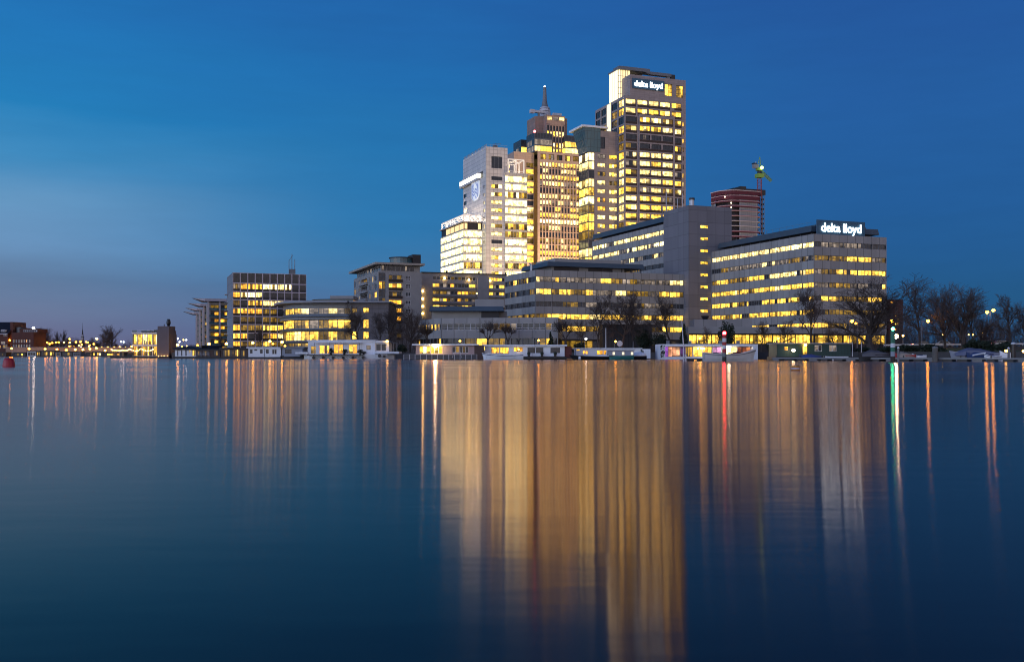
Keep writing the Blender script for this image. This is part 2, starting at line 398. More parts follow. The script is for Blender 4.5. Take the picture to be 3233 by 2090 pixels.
# the bank: quay edge from far left round to the right, land behind it to the horizon
SHORE = [(-2600, 430), (0, 412), (380, 405), (470, 400), (545, 262), (620, 252), (800, 246), (960, 242), (1260, 240), (1500, 238), (1900, 236), (2150, 229), (2420, 208), (2560, 200), (2820, 186), (3100, 176), (3300, 168), (3900, 150)]
def shore_y(px):
    for (a, ya), (b, yb) in zip(SHORE, SHORE[1:]):
        if a <= px <= b: return ya + (yb - ya) * (px - a) / (b - a)
    return 160
M_GROUND = mat('bank_soil_and_grass', (.035, .04, .02), .95, .4, .15)
M_QUAY = mat('quay_wall', (.07, .065, .06), .9, .3, .5)
pts = [((a - CX) / FX * y, y) for a, y in SHORE]
mb = MB(); land = pts + [(6000, 150), (6000, 8900), (-6000, 8900), (-6000, 430)]
mb.face([(x, y, 1.5) for x, y in land], M_GROUND)
for p, q in zip(pts, pts[1:]): mb.face([(p[0], p[1], -.5), (q[0], q[1], -.5), (q[0], q[1], 1.5), (p[0], p[1], 1.5)], M_QUAY)
tag(mb.build('ground'), kind='structure')

# ------------------------------------------------------------------ the low office complex (one grid, chained corner to corner)
def ribbon(b, face, length, rows, unit, panes, mixes, z0, z1, m, e=.12, rec=.28, fr=M_STEEL, gap=.12, keep=.6, reveal=None, fw=.1, s0=0.0, s1=None):
    s1 = length if s1 is None else s1
    n = max(1, round((s1 - s0 - 2 * e) / unit)); w = (s1 - s0 - 2 * e) / n; wins = []
    for r, (za, zb) in enumerate(rows):
        ks = row(n * panes, mixes[r % len(mixes)], keep)
        for i in range(n):
            wins.append(Win(face, s0 + e + i * w + gap / 2, s0 + e + (i + 1) * w - gap / 2, za, zb, ks[i * panes:(i + 1) * panes], rec, fr, fw))
    b.facade(face, length, z0, z1, wins, m, reveal or M_DARK)

def slab(mb, x0, x1, y0, y1, z0, z1, m, slope=0.0):
    """flat roof with a fascia leaning in towards the top"""
    lo = [(x0, y0), (x1, y0), (x1, y1), (x0, y1)]; hi = [(x0 + slope, y0 + slope), (x1 - slope, y0 + slope), (x1 - slope, y1 - slope), (x0 + slope, y1 - slope)]
    for i in range(4):
        j = (i + 1) % 4; mb.face([(*lo[i], z0), (*lo[j], z0), (*hi[j], z1), (*hi[i], z1)], m)
    mb.face([(*p, z1) for p in hi], M_ROOF); mb.face([(*p, z0) for p in reversed(lo)], M_DARK)

# right block, seven ribbon storeys
A = Bld('office_block', 'concrete office block with ribbon windows under the lit rooftop sign at the right', 'office building', 2570, 255)
AD = A.tv(2246); AW = A.tu(2799)
AZ = A.z(738.4); rowsA = [(A.z(762.5) - 3.47 * i - 1.34, A.z(762.5) - 3.47 * i) for i in range(7)]
fL, lL = seg((0, AD), (0, 0)); fR, lR = seg((0, 0), (AW, 0))
ribbon(A, fL, lL, rowsA, 4.9, 4, ['pppwp', 'mmdkpd', 'yykdyp', 'ypyydp', 'kdyyy', 'yyykd', 'kkdyyd'], 6.3, AZ, M_CONC)
ribbon(A, fR, lR, rowsA, 4.9, 4, ['mmmyky', 'yymmdd', 'dyyykm', 'mmdyk', 'kyydk', 'kkkdd', 'dkkky'], 6.3, AZ, M_CONC)
# ground floor: glazed, lit
ribbon(A, fL, lL, [(3.7, 5.95)], 4.9, 3, ['yyyd'], 1.6, 6.3, M_DARK, rec=.5, fr=M_FRAMED)
ribbon(A, fR, lR, [(3.7, 5.95)], 4.9, 3, ['yyykd'], 1.6, 6.3, M_DARK, rec=.5, fr=M_FRAMED)
A.shell(AW, AD, AZ, M_CONCP, M_ROOF)
mb = MB(); mb.box(3.2, AW - 1.5, 4.5, AD - 3, AZ, AZ + 1.0, M_DARK)
for i in range(9): mb.box(3.05, 3.2, 5 + i * 4.6, 5.25 + i * 4.6, AZ, AZ + 1.0, M_STEEL)
A.part(mb, 'clerestory')
mb = MB(); slab(mb, 1.6, AW + .4, 3.2, AD - 1.0, AZ + 1.0, AZ + 2.5, M_SLATE, .25); mb.box(4.2, AW - 2.5, 5, AD - 4, AZ + 2.5, AZ + 3.1, M_SLATE)
A.part(mb, 'roof')
mb = MB()
for y in range(0, 40, 3): mb.tube((2.4, 6 + y, AZ + 2.5), (2.4, 6 + y, AZ + 3.6), .03, .03, 4, M_STEEL)
mb.tube((2.4, 6, AZ + 3.6), (2.4, 45, AZ + 3.6), .03, .03, 4, M_STEEL); mb.tube((2.4, 6, AZ + 3.6), (AW - 2, 6, AZ + 3.6), .03, .03, 4, M_STEEL)
A.part(mb, 'railing')
A.finish()

def text_mesh(name, txt, size, m, parent, off=.0, ext=.02, spacing=1.0):
    cu = bpy.data.curves.new(name, 'FONT'); cu.body = txt; cu.size = size; cu.offset = off; cu.extrude = ext; cu.space_character = spacing
    cu.align_x = 'CENTER'; cu.align_y = 'CENTER'; cu.resolution_u = 4
    t = bpy.data.objects.new(name + '_tmp', cu); COL.objects.link(t)
    dg = bpy.context.evaluated_depsgraph_get(); me = bpy.data.meshes.new_from_object(t.evaluated_get(dg))
    bpy.data.objects.remove(t); me.materials.clear(); me.materials.append(m)
    o = bpy.data.objects.new(name, me); COL.objects.link(o); o.parent = parent; return o
M_SIGN = mat('sign_board_blue', (.035, .105, .165), .6, .08, .5)
M_LETTER = emat('sign_letter_glow', (.84, .96, 1.0), 8.0)
def sign(b, x0, x1, z0, z1, y, size, label, fill=.83, off=.006):
    w = x1 - x0; X, Y = b.world((x0 + x1) / 2, y)
    r = empty('company_sign', (X, Y, z0), b.ang, label, 'sign', 'blue company signs with glowing letters')
    mb = MB(); mb.box(-w / 2, w / 2, 0, .3, 0, z1 - z0, M_SIGN)
    for k in range(5): mb.box(-w / 2 + .3 + k * (w - .6) / 4 - .05, -w / 2 + .3 + k * (w - .6) / 4 + .05, .3, .7, 0, z1 - z0, M_STEEL)
    mb.build('board', r)
    t = text_mesh('lettering', 'delta lloyd', size, M_LETTER, r, off * size, .03, .98)
    k = w * fill / max(t.dimensions.x, max(v.co.x for v in t.data.vertices) - min(v.co.x for v in t.data.vertices)); t.scale = (k, k, 1)
    t.rotation_euler = (math.radians(90), 0, 0); t.location = (0, -.12, (z1 - z0) * .5 - .05 * size)
    return r, t
sx0 = A.tu(2580, 0, .5); sx1 = A.tu(2731, 0, .5)
sign(A, sx0, sx1, AZ, AZ + 3.75, .5, 2.55, 'glowing company sign standing on the roof edge of the low office block')

# stair tower between the blocks
xs = A.tu(2174.7, 0, AD)
def at_local(name, label, cat, x, y, ref=A, **k):
    X, Y = ref.world(x, y); return Bld(name, label, cat, X / Y * FX + CX, Y, **k)
T = at_local('stair_tower', 'windowless grey concrete stair tower with one column of small lit windows', 'tower', xs, AD)
TD = T.tv(2095); TW = T.tu(2310); TZ = T.z(648)
fL, lL = seg((0, TD), (0, 0)); fR, lR = seg((0, 0), (TW, 0))
M_CONCT = mat('tower_concrete', (.20, .19, .20), .85, .16, .25, panel=(3.1, 3.62, 0, .9, .35, .14), streak=True)
T.facade(fL, lL, 1.6, TZ, [], M_CONCT)
wa, wb = T.tu(2212), T.tu(2236)
T.facade(fR, lR, 1.6, TZ, [Win(fR, wa, wb, T.z(709) - i * 3.62 - .95, T.z(709) - i * 3.62, ['y', 'y'], .2, M_FRAMED) for i in range(9)], M_CONCT)
T.shell(TW, TD, TZ, M_CONCP, M_ROOF)
mb = MB(); mb.lathe((2.5, 2.5, TZ), [(.75, 0), (.75, 2.0), (.9, 2.0), (.9, 2.6)], 10, M_ALU, [M_ALU, M_BLACK, M_BLACK]); T.part(mb, 'chimney')
mb = MB()
for (x, y, h) in ((.6, TD * .3, 4.2), (1, TD * .55, 3.2), (.6, TD * .75, 1.6), (.5, TD * .95, 7.0), (.9, TD * .98, 6.2)): mb.tube((x, y, TZ - 1), (x, y, TZ + h), .12, .1, 6, M_ALU, True)
T.part(mb, 'antenna')
T.finish()

# left wing behind, long ribbons
Wg = at_local('office_wing', 'long concrete office wing with pale ribbon windows left of the stair tower', 'office building', xs + 1.3, AD + TD)
GD = Wg.tv(1869)
GZ = Wg.z(705.5); rowsG = [(Wg.z(738) - 3.5 * i, Wg.z(738) - 3.5 * i + 1.45) for i in range(6)]
fL, lL = seg((0, GD), (0, 0))
ribbon(Wg, fL, lL, rowsG, 5.2, 4, ['mpppw', 'mwwpp', 'dmmpk', 'kkpdk', 'dkyk', 'ykdd'], 1.6, GZ, M_CONC, keep=.7)
Wg.shell(18, GD, GZ, M_CONCP, M_ROOF); Wg.wall.face([(0, 0, 1.6), (18, 0, 1.6), (18, 0, GZ), (0, 0, GZ)], M_CONCP)
mb = MB(); mb.box(2.6, 16, 2, GD - 3, GZ, GZ + 1.1, M_DARK); Wg.part(mb, 'clerestory')
mb = MB(); slab(mb, 1.2, 17, .5, GD + 2.5, GZ + 1.1, GZ + 2.9, M_SLATE, .3); Wg.part(mb, 'roof')
mb = MB()
for (yy, h) in ((GD * .15, 3.5), (GD * .17, 3.1), (GD * .55, 3.0), (GD * .78, 3.6)): mb.tube((3, yy, GZ + 2.9), (3, yy, GZ + 2.9 + h), .1, .08, 5, M_STEEL, True)
mb.box(2.5, 5, GD * .36, GD * .36 + .2, GZ + 3.6, GZ + 3.75, M_BLACK); mb.tube((3.5, GD * .36, GZ + 2.9), (3.5, GD * .36, GZ + 3.6), .08, .08, 5, M_BLACK)
Wg.part(mb, 'antenna')
Wg.finish()

# middle block, in front
yB = AD + A.tv(2160, xs, AD); xB = xs + A.tu(1691, xs, yB)
B = at_local('office_block', 'stepped grey office block with ribbon windows and a dark flat roof hat', 'office building', xB, yB)
BW = xs - xB - .01; BD = B.tv(1595); BZ = B.z(851.8)
rowsB = [(B.z(b_), B.z(a_)) for a_, b_ in ((872.6, 889.6), (911, 929), (951, 967.5), (990, 1007), (1028, 1046))]
fL, lL = seg((0, BD), (0, 0)); fR, lR = seg((0, 0), (BW, 0))
ribbon(B, fL, lL, rowsB, 4.9, 4, ['kkydk', 'kkkd', 'kkkk', 'kdd', 'kkd'], 5.4, BZ, M_CONC)
ribbon(B, fR, lR, rowsB, 4.9, 4, ['mmyypdm', 'mmypdyy', 'kkmdyk', 'dyyyp', 'dyyyd'], 5.4, BZ, M_CONC)
ribbon(B, fR, lR, [(2.6, 4.9)], 5.5, 3, ['kkykd'], 1.6, 5.4, M_DARK, fr=M_FRAMED)
B.facade(fL, lL, 1.6, 5.4, [], M_DARK)
B.shell(BW, BD, BZ, M_CONCP, M_ROOF)
hx = B.tu(1727.7, 0, 4.0); hx1 = B.tu(2035, 0, 4.0); hy1 = 4.0 + B.tv(1645, hx, 4.0)
hz0, hz1 = B.z(839.7, hx, 4), B.z(825, hx, 4)
mb = MB(); mb.box(hx + 2.2, hx + 26, 6.0, hy1 - 1.5, BZ, hz0, M_CONCP)
for (a, b_) in ((3, 11), (14, 22)): mb.box(hx + a, hx + b_, 5.9, 6.0, BZ + .2, hz0 - .1, M_DARK)
for k in range(5): mb.box(hx1 - 1 - k * 3.2, hx1 - .8 - k * 3.2, 4.6, 4.8, BZ, hz0, M_DARK)
B.part(mb, 'penthouse')
mb = MB(); slab(mb, hx, hx1, 4.0, hy1, hz0, hz1, M_SLATE, .35)
mb.box(B.tu(1752, 0, 7), B.tu(1960, 0, 7), 7, hy1 - 3, hz1, hz1 + 1.3, M_CONCP); B.part(mb, 'roof')
mb = MB()
for (yy, h) in ((hy1 - 1, 3.6), (hy1 + 1.2, 2.6)): mb.tube((1.6, yy, BZ), (2.2, yy, BZ + h), .09, .07, 5, M_STEEL, True)
mb.tube((1.5, 7, BZ), (1.5, 7, BZ + 2.0), .3, .3, 7, M_ALU, True); mb.tube((1.5, 7, BZ + 2.0), (1.5, 8.4, BZ + 2.4), .25, .25, 7, M_ALU, True); B.part(mb, 'roof_vent')
B.finish()

# low podium with two storeys at the water side
C = Bld('podium_building', 'low two storey concrete building with white framed windows and a bent corner', 'office building', 1393, 252, ang=0)
def L2(px, Y): return C.local((px - CX) / FX * Y, Y)
q0, q1, q2, q3 = L2(1316, 268), (0, 0), L2(1762, 246), L2(1775, 272)
q4 = L2(1330, 285)
zc = lambda py: ZZ(py, 252)
CZ = zc(1004.8)
for (p, q, un) in ((q0, q1, 2.4), (q1, q2, 3.0), (q2, q3, 3.0)):
    f, l = seg(p, q)
    n = max(2, round(l / un)); w = (l - .3) / n; wins = []
    ks = row(n * 2, 'kkdymk', .5); kg = row(n * 2, 'yydkk', .6)
    for i in range(n):
        wins.append(Win(f, .15 + i * w + .08, .15 + (i + 1) * w - .08, zc(1043), zc(1022), ks[2 * i:2 * i + 2], .22, M_FRAMEW, .11, trans=(.3,)))
        wins.append(Win(f, .15 + i * w + .08, .15 + (i + 1) * w - .08, 2.0, zc(1068.5), kg[2 * i:2 * i + 2], .5, M_FRAMED, .09))
    C.facade(f, l, 1.6, CZ, wins, M_CONC, M_DARK)
C.wall.face([(*q3, 1.6), (*q4, 1.6), (*q4, CZ), (*q3, CZ)], M_CONCP); C.wall.face([(*q4, 1.6), (*q0, 1.6), (*q0, CZ), (*q4, CZ)], M_CONCP)
C.wall.face([(*p, CZ) for p in (q0, q1, q2, q3, q4)], M_ROOF)
mb = MB()
for (a, b_, m) in ((1365, 1520, M_CONCP), (1520, 1576, M_DARK)): mb.box(*sorted((L2(a, 262)[0], L2(b_, 262)[0])), 8, 20, CZ, ZZ(983, 262), m)
mb.box(L2(1576, 266)[0], L2(1600, 266)[0], 12, 20, CZ, ZZ(983, 262), M_CONCP); C.part(mb, 'penthouse')
mb = MB(); slab(mb, L2(1355, 259)[0], L2(1592, 259)[0], 6, 24, ZZ(983, 260), ZZ(968.5, 260), M_SLATE, .4); C.part(mb, 'roof')
mb = MB(); mb.box(L2(1501, 268)[0], L2(1593, 268)[0], 13, 24, ZZ(968.5, 260), ZZ(946, 266), M_CONCP); C.part(mb, 'plant_room')
C.finish()

# entrance pavilion before the stair tower
E = Bld('entrance_pavilion', 'low concrete entrance pavilion with a long yellow lit glass front', 'pavilion', 2175, 240, ang=0)
ex = lambda px: LEN(px - 2175, 240)
z = lambda py: ZZ(py, 240)
f, l = seg((0, 0), (ex(2560), 0)); n = 16; w = l / n; ks = row(n * 2, 'yyyyd', .5)
E.facade(f, l, 1.6, z(1053), [Win(f, i * w + .06, (i + 1) * w - .06, z(1086), z(1057), ks[2 * i:2 * i + 2], .35, M_FRAMED, .1) for i in range(n)], M_DARK, M_DARK)
E.wall.box(-.3, ex(2560), -.6, 6.0, z(1053), z(1032), M_CONCP)
mb = MB(); mb.box(ex(2190), ex(2374), -.3, 5.5, z(1032), z(1009), M_CONCG); mb.lathe((ex(2234), 3, z(1009)), [(.5, 0), (1.0, .9), (1.05, 1.0)], 12, M_DARK); E.part(mb, 'upper_storey')
E.finish()
E2 = Bld('annex', 'dark ribbed metal annex behind the bare trees by the middle office block', 'annex', 1903, 245, ang=0)
M_RIB = mat('ribbed_dark_metal', (.03, .032, .036), .6, .2, .5, panel=(.7, 0, 0, 0, .5, .12))
x1 = LEN(2058 - 1903, 245)
E2.wall.box(0, x1, 0, 9, 1.6, ZZ(1027, 245), M_RIB); E2.wall.box(-.25, x1 + .25, -.25, 9.2, ZZ(1027, 245), ZZ(1024, 245), M_DARK); E2.finish()

# ------------------------------------------------------------------ the three towers
FLOOD = 1.2e6
# --- white tower with the shield
PH = Bld('office_tower', 'white tiled office tower with a blue shield emblem and blazing glass sides', 'tower', 1534.4, 455)
zp = PH.z
PW = PH.tu(1602.5); PD = PH.tv(1462); PT = zp(463)
fL, lL = seg((0, PD), (0, 0)); fR, lR = seg((0, 0), (PW, 0))
d2 = lambda y: 400 + y * .3246
wins = []
wa, wb = PH.tu(1551.5), PH.tu(1585.5)
pat = {0: 'kkk', 1: 'ydw', 2: 'pdy', 3: 'ppp', 4: 'ppy', 5: 'ppy', 6: 'pdd', 7: 'ppp', 8: 'kkk', 9: 'ppw', 10: 'pyw', 11: 'pyw', 12: 'pyw', 13: 'ppp', 14: 'ypp', 15: 'ppp'}
zr0 = zp(d2(480)); pit = 25.05 / FX * 455
for i in range(16): wins.append(Win(fR, wa, wb, zr0 - i * pit - 1.75, zr0 - i * pit, list(pat[i]), .25, M_FRAMED, .1))
wins.append(Win(fR, wa, wb, zp(d2(400)), zp(d2(284)), ['k', 'k', 'k'], .3, M_STEEL, .14))
PH.facade(fR, lR, 1.6, PT, wins, M_TILE, M_DARK)
wins = []
for i in range(1, 9): wins.append(Win(fL, lL - 3.4, lL - 2.3, zr0 - i * pit - 1.8, zr0 - i * pit - .2, [['k', 'k', 'p', 'p', 'p', 'd', 'p', 'k', 'k'][i]], .2, None))
for i in (1, 2, 3, 4): wins.append(Win(fL, 1.5, 5.5, zr0 - i * pit - 1.9, zr0 - i * pit - .1, ['k' if i < 3 else 'w'], .2, None))
PH.facade(fL, lL, 1.6, PT, wins, M_TILE, M_DARK)
PH.shell(PW, PD, PT, M_TILE, M_ROOF)
# lit strip bay high on the left side
sa, sb = 0.0, lL - PH.tv(1525, 0, 0)
sa2 = lL - PH.tv(1517)
zs1, zs0 = PT - 10.5, PT - 14.0
M_STRIP = emat('strip_light_panel', (1.0, .95, .72), 4.5)
mb = MB(); mb.obox(fL, -.8, sa2, -1.6, -.002, zs0, zs0 + 1.0, M_TILE); mb.obox(fL, -.8, sa2, -1.45, -.002, zs0 + 1.0, zs1 - .6, M_STRIP); mb.obox(fL, -.8, sa2, -1.6, -.002, zs1 - .6, zs1, M_TILE)
mb.obox(fL, sa2, sb, -.05, -.002, zs0 + .6, zs1, M_DARK); PH.part(mb, 'lit_bay')
mb = MB()
for i in range(16): mb.box(.2, .5, 1 + i * (PD - 2) / 15, 1.3 + i * (PD - 2) / 15, PT, PT + 1.1, M_ALU)
mb.tube((.3, 1, PT + 1.1), (.3, PD - 1, PT + 1.1), .06, .06, 4, M_ALU); mb.tube((.3, .4, PT + 1.1), (PW, .4, PT + 1.1), .05, .05, 4, M_ALU)
for i in range(6): mb.tube((.5 + i * PW / 6, .4, PT), (.5 + i * PW / 6, .4, PT + 1.1), .05, .05, 4, M_ALU)
PH.part(mb, 'railing')
mb = MB(); mb.box(5, 10.5, 6, 9, PT, PT + 1.4, M_STEEL); mb.box(6, 8, 6.5, 8, PT + 1.4, PT + 2.3, M_STEEL); mb.tube((5.5, 6, PT), (7, 6, PT + 3.2), .1, .1, 4, M_STEEL); mb.tube((9.5, 6, PT + 3), (5.5, 6, PT + 2.6), .12, .12, 4, M_STEEL); PH.part(mb, 'maintenance_gantry')
# floor bands of the two lit glass volumes
M_PERG = emat('pergola_glow', (1.0, .80, .62), .55)  # beams glow by themselves; the floodlight on them is put into the material
M_FLOOD = emat('terrace_floodlight', (1.0, .82, .60), 120.0)
def curtain(b, face, length, zt, n, pitch, hgt, unit, panes, pats, zend):
    """floor-high glazing with slim slab bands"""
    k = max(1, round(length / unit)); w = (length - .3) / k; wins = []
    for i in range(n):
        pz = zt - i * pitch
        for j in range(k): wins.append(Win(face, .15 + j * w + .04, .15 + (j + 1) * w - .04, pz - hgt, pz, list((pats[i % len(pats)] * 9)[:panes]), .18, M_ALU, .09, True))
    b.facade(face, length, zend, zt + .5, wins, M_TILE, M_TILE)
# right glass volume
gx = PH.tu(1594, 0, -1.5); gx1 = PH.tu(1665, 0, -1.5); gz = zp(544.5, gx, -1.5)
GV = MB(); fG, lG = seg((gx, -1.5), (gx1, -1.5)); f2, l2 = seg((gx, 2.0), (gx, -1.5))
curtain(PH, fG, lG, gz - 1.6, 17, pit, 2.75, 4.6, 4, ['wwpw', 'wwpw', 'wdyd', 'wwww', 'wpww', 'wwww', 'dyod', 'dydd', 'wwww', 'wwww', 'wwpw', 'dyyd', 'wwww', 'wwww', 'wwww', 'wwww', 'wwww'], 1.6)
PH.facade(f2, l2, 1.6, gz - 1.1, [], M_TILE)
b = PH.wall; b.face([(gx1, -1.5, 1.6), (gx1, 18, 1.6), (gx1, 18, gz), (gx1, -1.5, gz)], M_TILE); b.face([(gx, -1.5, gz - 1.1), (gx1, -1.5, gz - 1.1), (gx1, 18, gz - 1.1), (gx, 18, gz - 1.1)], M_ROOF)
b.obox(fG, -.1, lG + .1, -.15, .3, gz - 1.1, gz, M_TILE)
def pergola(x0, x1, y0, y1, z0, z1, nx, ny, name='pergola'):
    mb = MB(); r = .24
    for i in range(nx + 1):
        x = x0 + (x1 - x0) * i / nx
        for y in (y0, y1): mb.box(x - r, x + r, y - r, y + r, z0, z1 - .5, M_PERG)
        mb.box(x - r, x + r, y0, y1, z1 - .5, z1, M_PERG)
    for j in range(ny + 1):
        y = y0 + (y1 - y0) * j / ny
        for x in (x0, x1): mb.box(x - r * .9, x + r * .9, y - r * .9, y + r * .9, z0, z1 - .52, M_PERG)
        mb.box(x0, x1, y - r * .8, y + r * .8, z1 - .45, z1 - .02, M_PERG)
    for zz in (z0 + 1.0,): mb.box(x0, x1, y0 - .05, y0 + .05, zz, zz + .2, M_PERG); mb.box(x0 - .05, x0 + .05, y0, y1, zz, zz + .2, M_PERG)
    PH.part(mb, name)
px0 = PH.tu(1605, 0, .5); px1 = PH.tu(1654, 0, .5)
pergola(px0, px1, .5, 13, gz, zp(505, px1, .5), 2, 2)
# left glass volume
yv = PH.tv(1523); lx = PH.tu(1463, 0, yv); lz = zp(697, lx, yv); lD = PH.tv(1391, lx, yv)
fR2, lR2 = seg((lx, yv), (0, yv)); fL2, lL2 = seg((lx, yv + lD), (lx, yv))
pl = zp(727, lx, yv)
curtain(PH, fR2, lR2, zp(727.5, lx, yv), 9, pit, 2.85, 5.2, 4, ['wwww', 'wwpw', 'wpwp', 'wwww', 'dyyd', 'wwww', 'wwww', 'pwww', 'wwww'], 1.6)
ks = ['wwww'] * 9
curtain(PH, fL2, lL2, zp(727.5, lx, yv), 9, pit, 2.95, 6.4, 4, ks, 1.6)
top0 = zp(727.5, lx, yv) + .5
# set-back terrace floor and roof of the left volume
b.box(lx + .4, -.2, yv + .4, yv + lD - .4, top0, lz - .6, M_DARK)
b.box(lx - .3, 0, yv - .3, yv + lD + .6, lz - .6, lz, M_TILE)
b.face([(lx, yv + lD, 1.6), (0, yv + lD, 1.6), (0, yv + lD, top0), (lx, yv + lD, top0)], M_TILE)
M_AMBW = emat('amber_lit_glass', (1.0, .62, .15), 1.2)
f3, l3 = seg((lx + .38, yv + lD - .5), (lx + .38, yv + .4))
f4, l4 = seg((lx + .4, yv + .38), (-.2, yv + .38))
for fq, a_, b_ in [(f3, i * l3 / 5 + .5, (i + 1) * l3 / 5 - .4) for i in range(1, 5)] + [(f4, .3, 1.6), (f4, l4 - 1.8, l4 - .4)]:
    mb = MB(); mb.obox(fq, a_, b_, -.03, -.002, top0 + .3, lz - 1.0, M_AMBW); PH.part(mb, 'terrace_window')
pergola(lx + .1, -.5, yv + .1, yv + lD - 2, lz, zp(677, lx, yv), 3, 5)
mb = MB()
for i in range(7): mb.box(lx + 1.5 + .0, lx + 2.1, yv + 2 + i * (lD - 5) / 6, yv + 2.5 + i * (lD - 5) / 6, lz, lz + .4, M_FLOOD)
for i in range(4): mb.box(lx + 2 + i * 2.5, lx + 2.5 + i * 2.5, yv + 1.2, yv + 1.7, lz, lz + .4, M_FLOOD)
for i in range(3): mb.box(px0 + 1 + i * 3, px0 + 1.5 + i * 3, 4, 4.6, gz, gz + .4, M_FLOOD)
PH.part(mb, 'floodlight')
PH.finish()
# shield emblem on the left side
em_w, em_h = LEN(1, 1), 1
ys0 = PH.tv(1514.5); ys1 = PH.tv(1491.0); yc = (ys0 + ys1) / 2; zc1 = zp(569.5, 0, yc); zc0 = zp(634, 0, yc)
X, Y = PH.world(-.25, yc)
sh = empty('shield_emblem', (X, Y, zc0), PH.ang - math.pi / 2, 'blue and white shield emblem on the white tower', 'emblem')
hw, hh = (ys1 - ys0) / 2, zc1 - zc0
def shield(k, dz=0.0):
    pts_ = [(-hw * k, hh * (.5 + .5 * k)), (hw * k, hh * (.5 + .5 * k)), (hw * k, hh * .30)]
    for a in range(1, 8):
        t = a / 8 * math.pi; pts_.append((hw * k * math.cos(t), hh * .30 - hh * .30 * k * math.sin(t)))
    pts_.append((-hw * k, hh * .30)); return pts_
def plate(name, pts_, y0, y1, m):
    mb = MB(); n = len(pts_)
    mb.face([(x, y0, z_) for x, z_ in pts_], m)
    for i in range(n):
        j = (i + 1) % n; mb.face([(pts_[i][0], y0, pts_[i][1]), (pts_[j][0], y0, pts_[j][1]), (pts_[j][0], y1, pts_[j][1]), (pts_[i][0], y1, pts_[i][1])], m)
    return mb.build(name, sh)
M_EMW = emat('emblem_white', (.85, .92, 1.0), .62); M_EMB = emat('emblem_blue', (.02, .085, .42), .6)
plate('border', shield(1.0), -.15, .2, M_EMW); plate('field', shield(.90), -.25, -.16, M_EMB)
R_ = hw * .66; cz_ = hh * .40
plate('disc', [(R_ * math.cos(t * math.pi / 12), cz_ + R_ * 1.0 * math.sin(t * math.pi / 12)) for t in range(24)], -.32, -.26, M_EMW)
for k, dz in enumerate((.16, -.10)):
    up = [(x * R_, cz_ + dz * R_ * 1.6 + .16 * R_ * math.sin(x * 4.2) + .09 * R_) for x in [(-.98 + i * .098) for i in range(21)]]
    lo = [(x, y_ - .26 * R_) for x, y_ in reversed(up)]
    plate('wave', up + lo, -.37, -.33, M_EMB)
def star(cx, cz, r):
    return [(cx + (r if i % 2 == 0 else r * .3) * math.cos(i * math.pi / 4 + math.pi / 2), cz + (r if i % 2 == 0 else r * .3) * math.sin(i * math.pi / 4 + math.pi / 2)) for i in range(8)]
plate('star', star(R_ * .3, cz_ - R_ * .62, R_ * .33), -.37, -.33, M_EMB); plate('star', star(-R_ * .45, cz_ + R_ * .5, R_ * .36), -.37, -.33, M_EMB)
t = text_mesh('lettering', 'PHILIPS', hw * .52, M_EMW, sh, .008, .03, 1.0); t.rotation_euler = (math.radians(90), 0, 0); t.location = (0, -.32, hh * .855)

# --- brown stepped tower with the mast
RB = Bld('office_tower', 'tall brown granite tower with stepped glass shoulders and a rooftop mast', 'tower', 1697, 558)
zr = RB.z; RW = 40.0; RD = RB.tv(1623); n_ = 5.2
RZ = zr(478)
fl = lambda y: 480 + y * .2338
NB = RB.tu(1683, 0, 0)
x0n = -n_
# plan: right face y=0 from x=0; notch between x=-n_ and 0
pit_r = 20.05 / FX * 558; zt = zr(fl(133)); wd = []
f, l = seg((0, 0), (RW, 0)); ca = RB.tu(1705); p_ = (RB.tu(1820.5) - ca) / 12.0
mixr = ['ppyp', 'pkkppk', 'yyyp', 'ypmyp', 'kdypk', 'pppd', 'pppm', 'kkpypk', 'ypyy', 'ppww', 'kdkkp', 'kkddk', 'ypdpd', 'yypdk', 'yyyy', 'yypp']
M_CHOC = mat('dark_spandrel', (.035, .018, .012), .5, .2, 1)
for i in range(16):
    ks = row(16, mixr[i], .45)
    for j in range(16):
        s0 = ca + j * p_
        if s0 + 1.2 > RW: break
        wd.append(Win(f, s0, s0 + p_ * .66, zt - i * pit_r - 2.35, zt - i * pit_r, [ks[j]], .3, None))
for j in range(7):
    s0 = 1.8 + j * 5.0; wd.append(Win(f, s0, s0 + 3.4, zr(502), zr(485), [rnd.choice('yddkm'), rnd.choice('ykkdm')], .8, M_CHOC, .2))
RB.facade(f, l, 1.6, RZ, wd, M_GRANITE, M_CHOC)
mb = MB()
for i in range(16):
    for j in range(14):
        s0 = ca + j * p_; mb.obox(f, s0, s0 + p_ * .66, -.03, -.002, zt - i * pit_r - 3.15, zt - i * pit_r - 2.4, M_CHOC)
tag(RB.part(mb, 'spandrel'), kind='stuff')
# notch with its lit glass column
f, l = seg((-n_, n_), (0, n_)); f5, l5 = seg((0, n_), (0, 0))
cw = ['d', 'y', 'd', 'y', 'y', 'k', 'k', 'p', 'd', 'y', 'w', 'y', 'd', 'y', 'y', 'y', 'y']
RB.facade(f, l, 1.6, RZ, [Win(f, .5, l - .3, zt - i * pit_r - 2.7, zt - i * pit_r + .1, [cw[i], cw[i]], .15, M_FRAMED, .12) for i in range(16)], M_GRANITE, M_CHOC)
f, l = seg((-n_ - 7, n_), (-n_, n_)); RB.facade(f, l, 1.6, RZ, [], M_GRANITE)
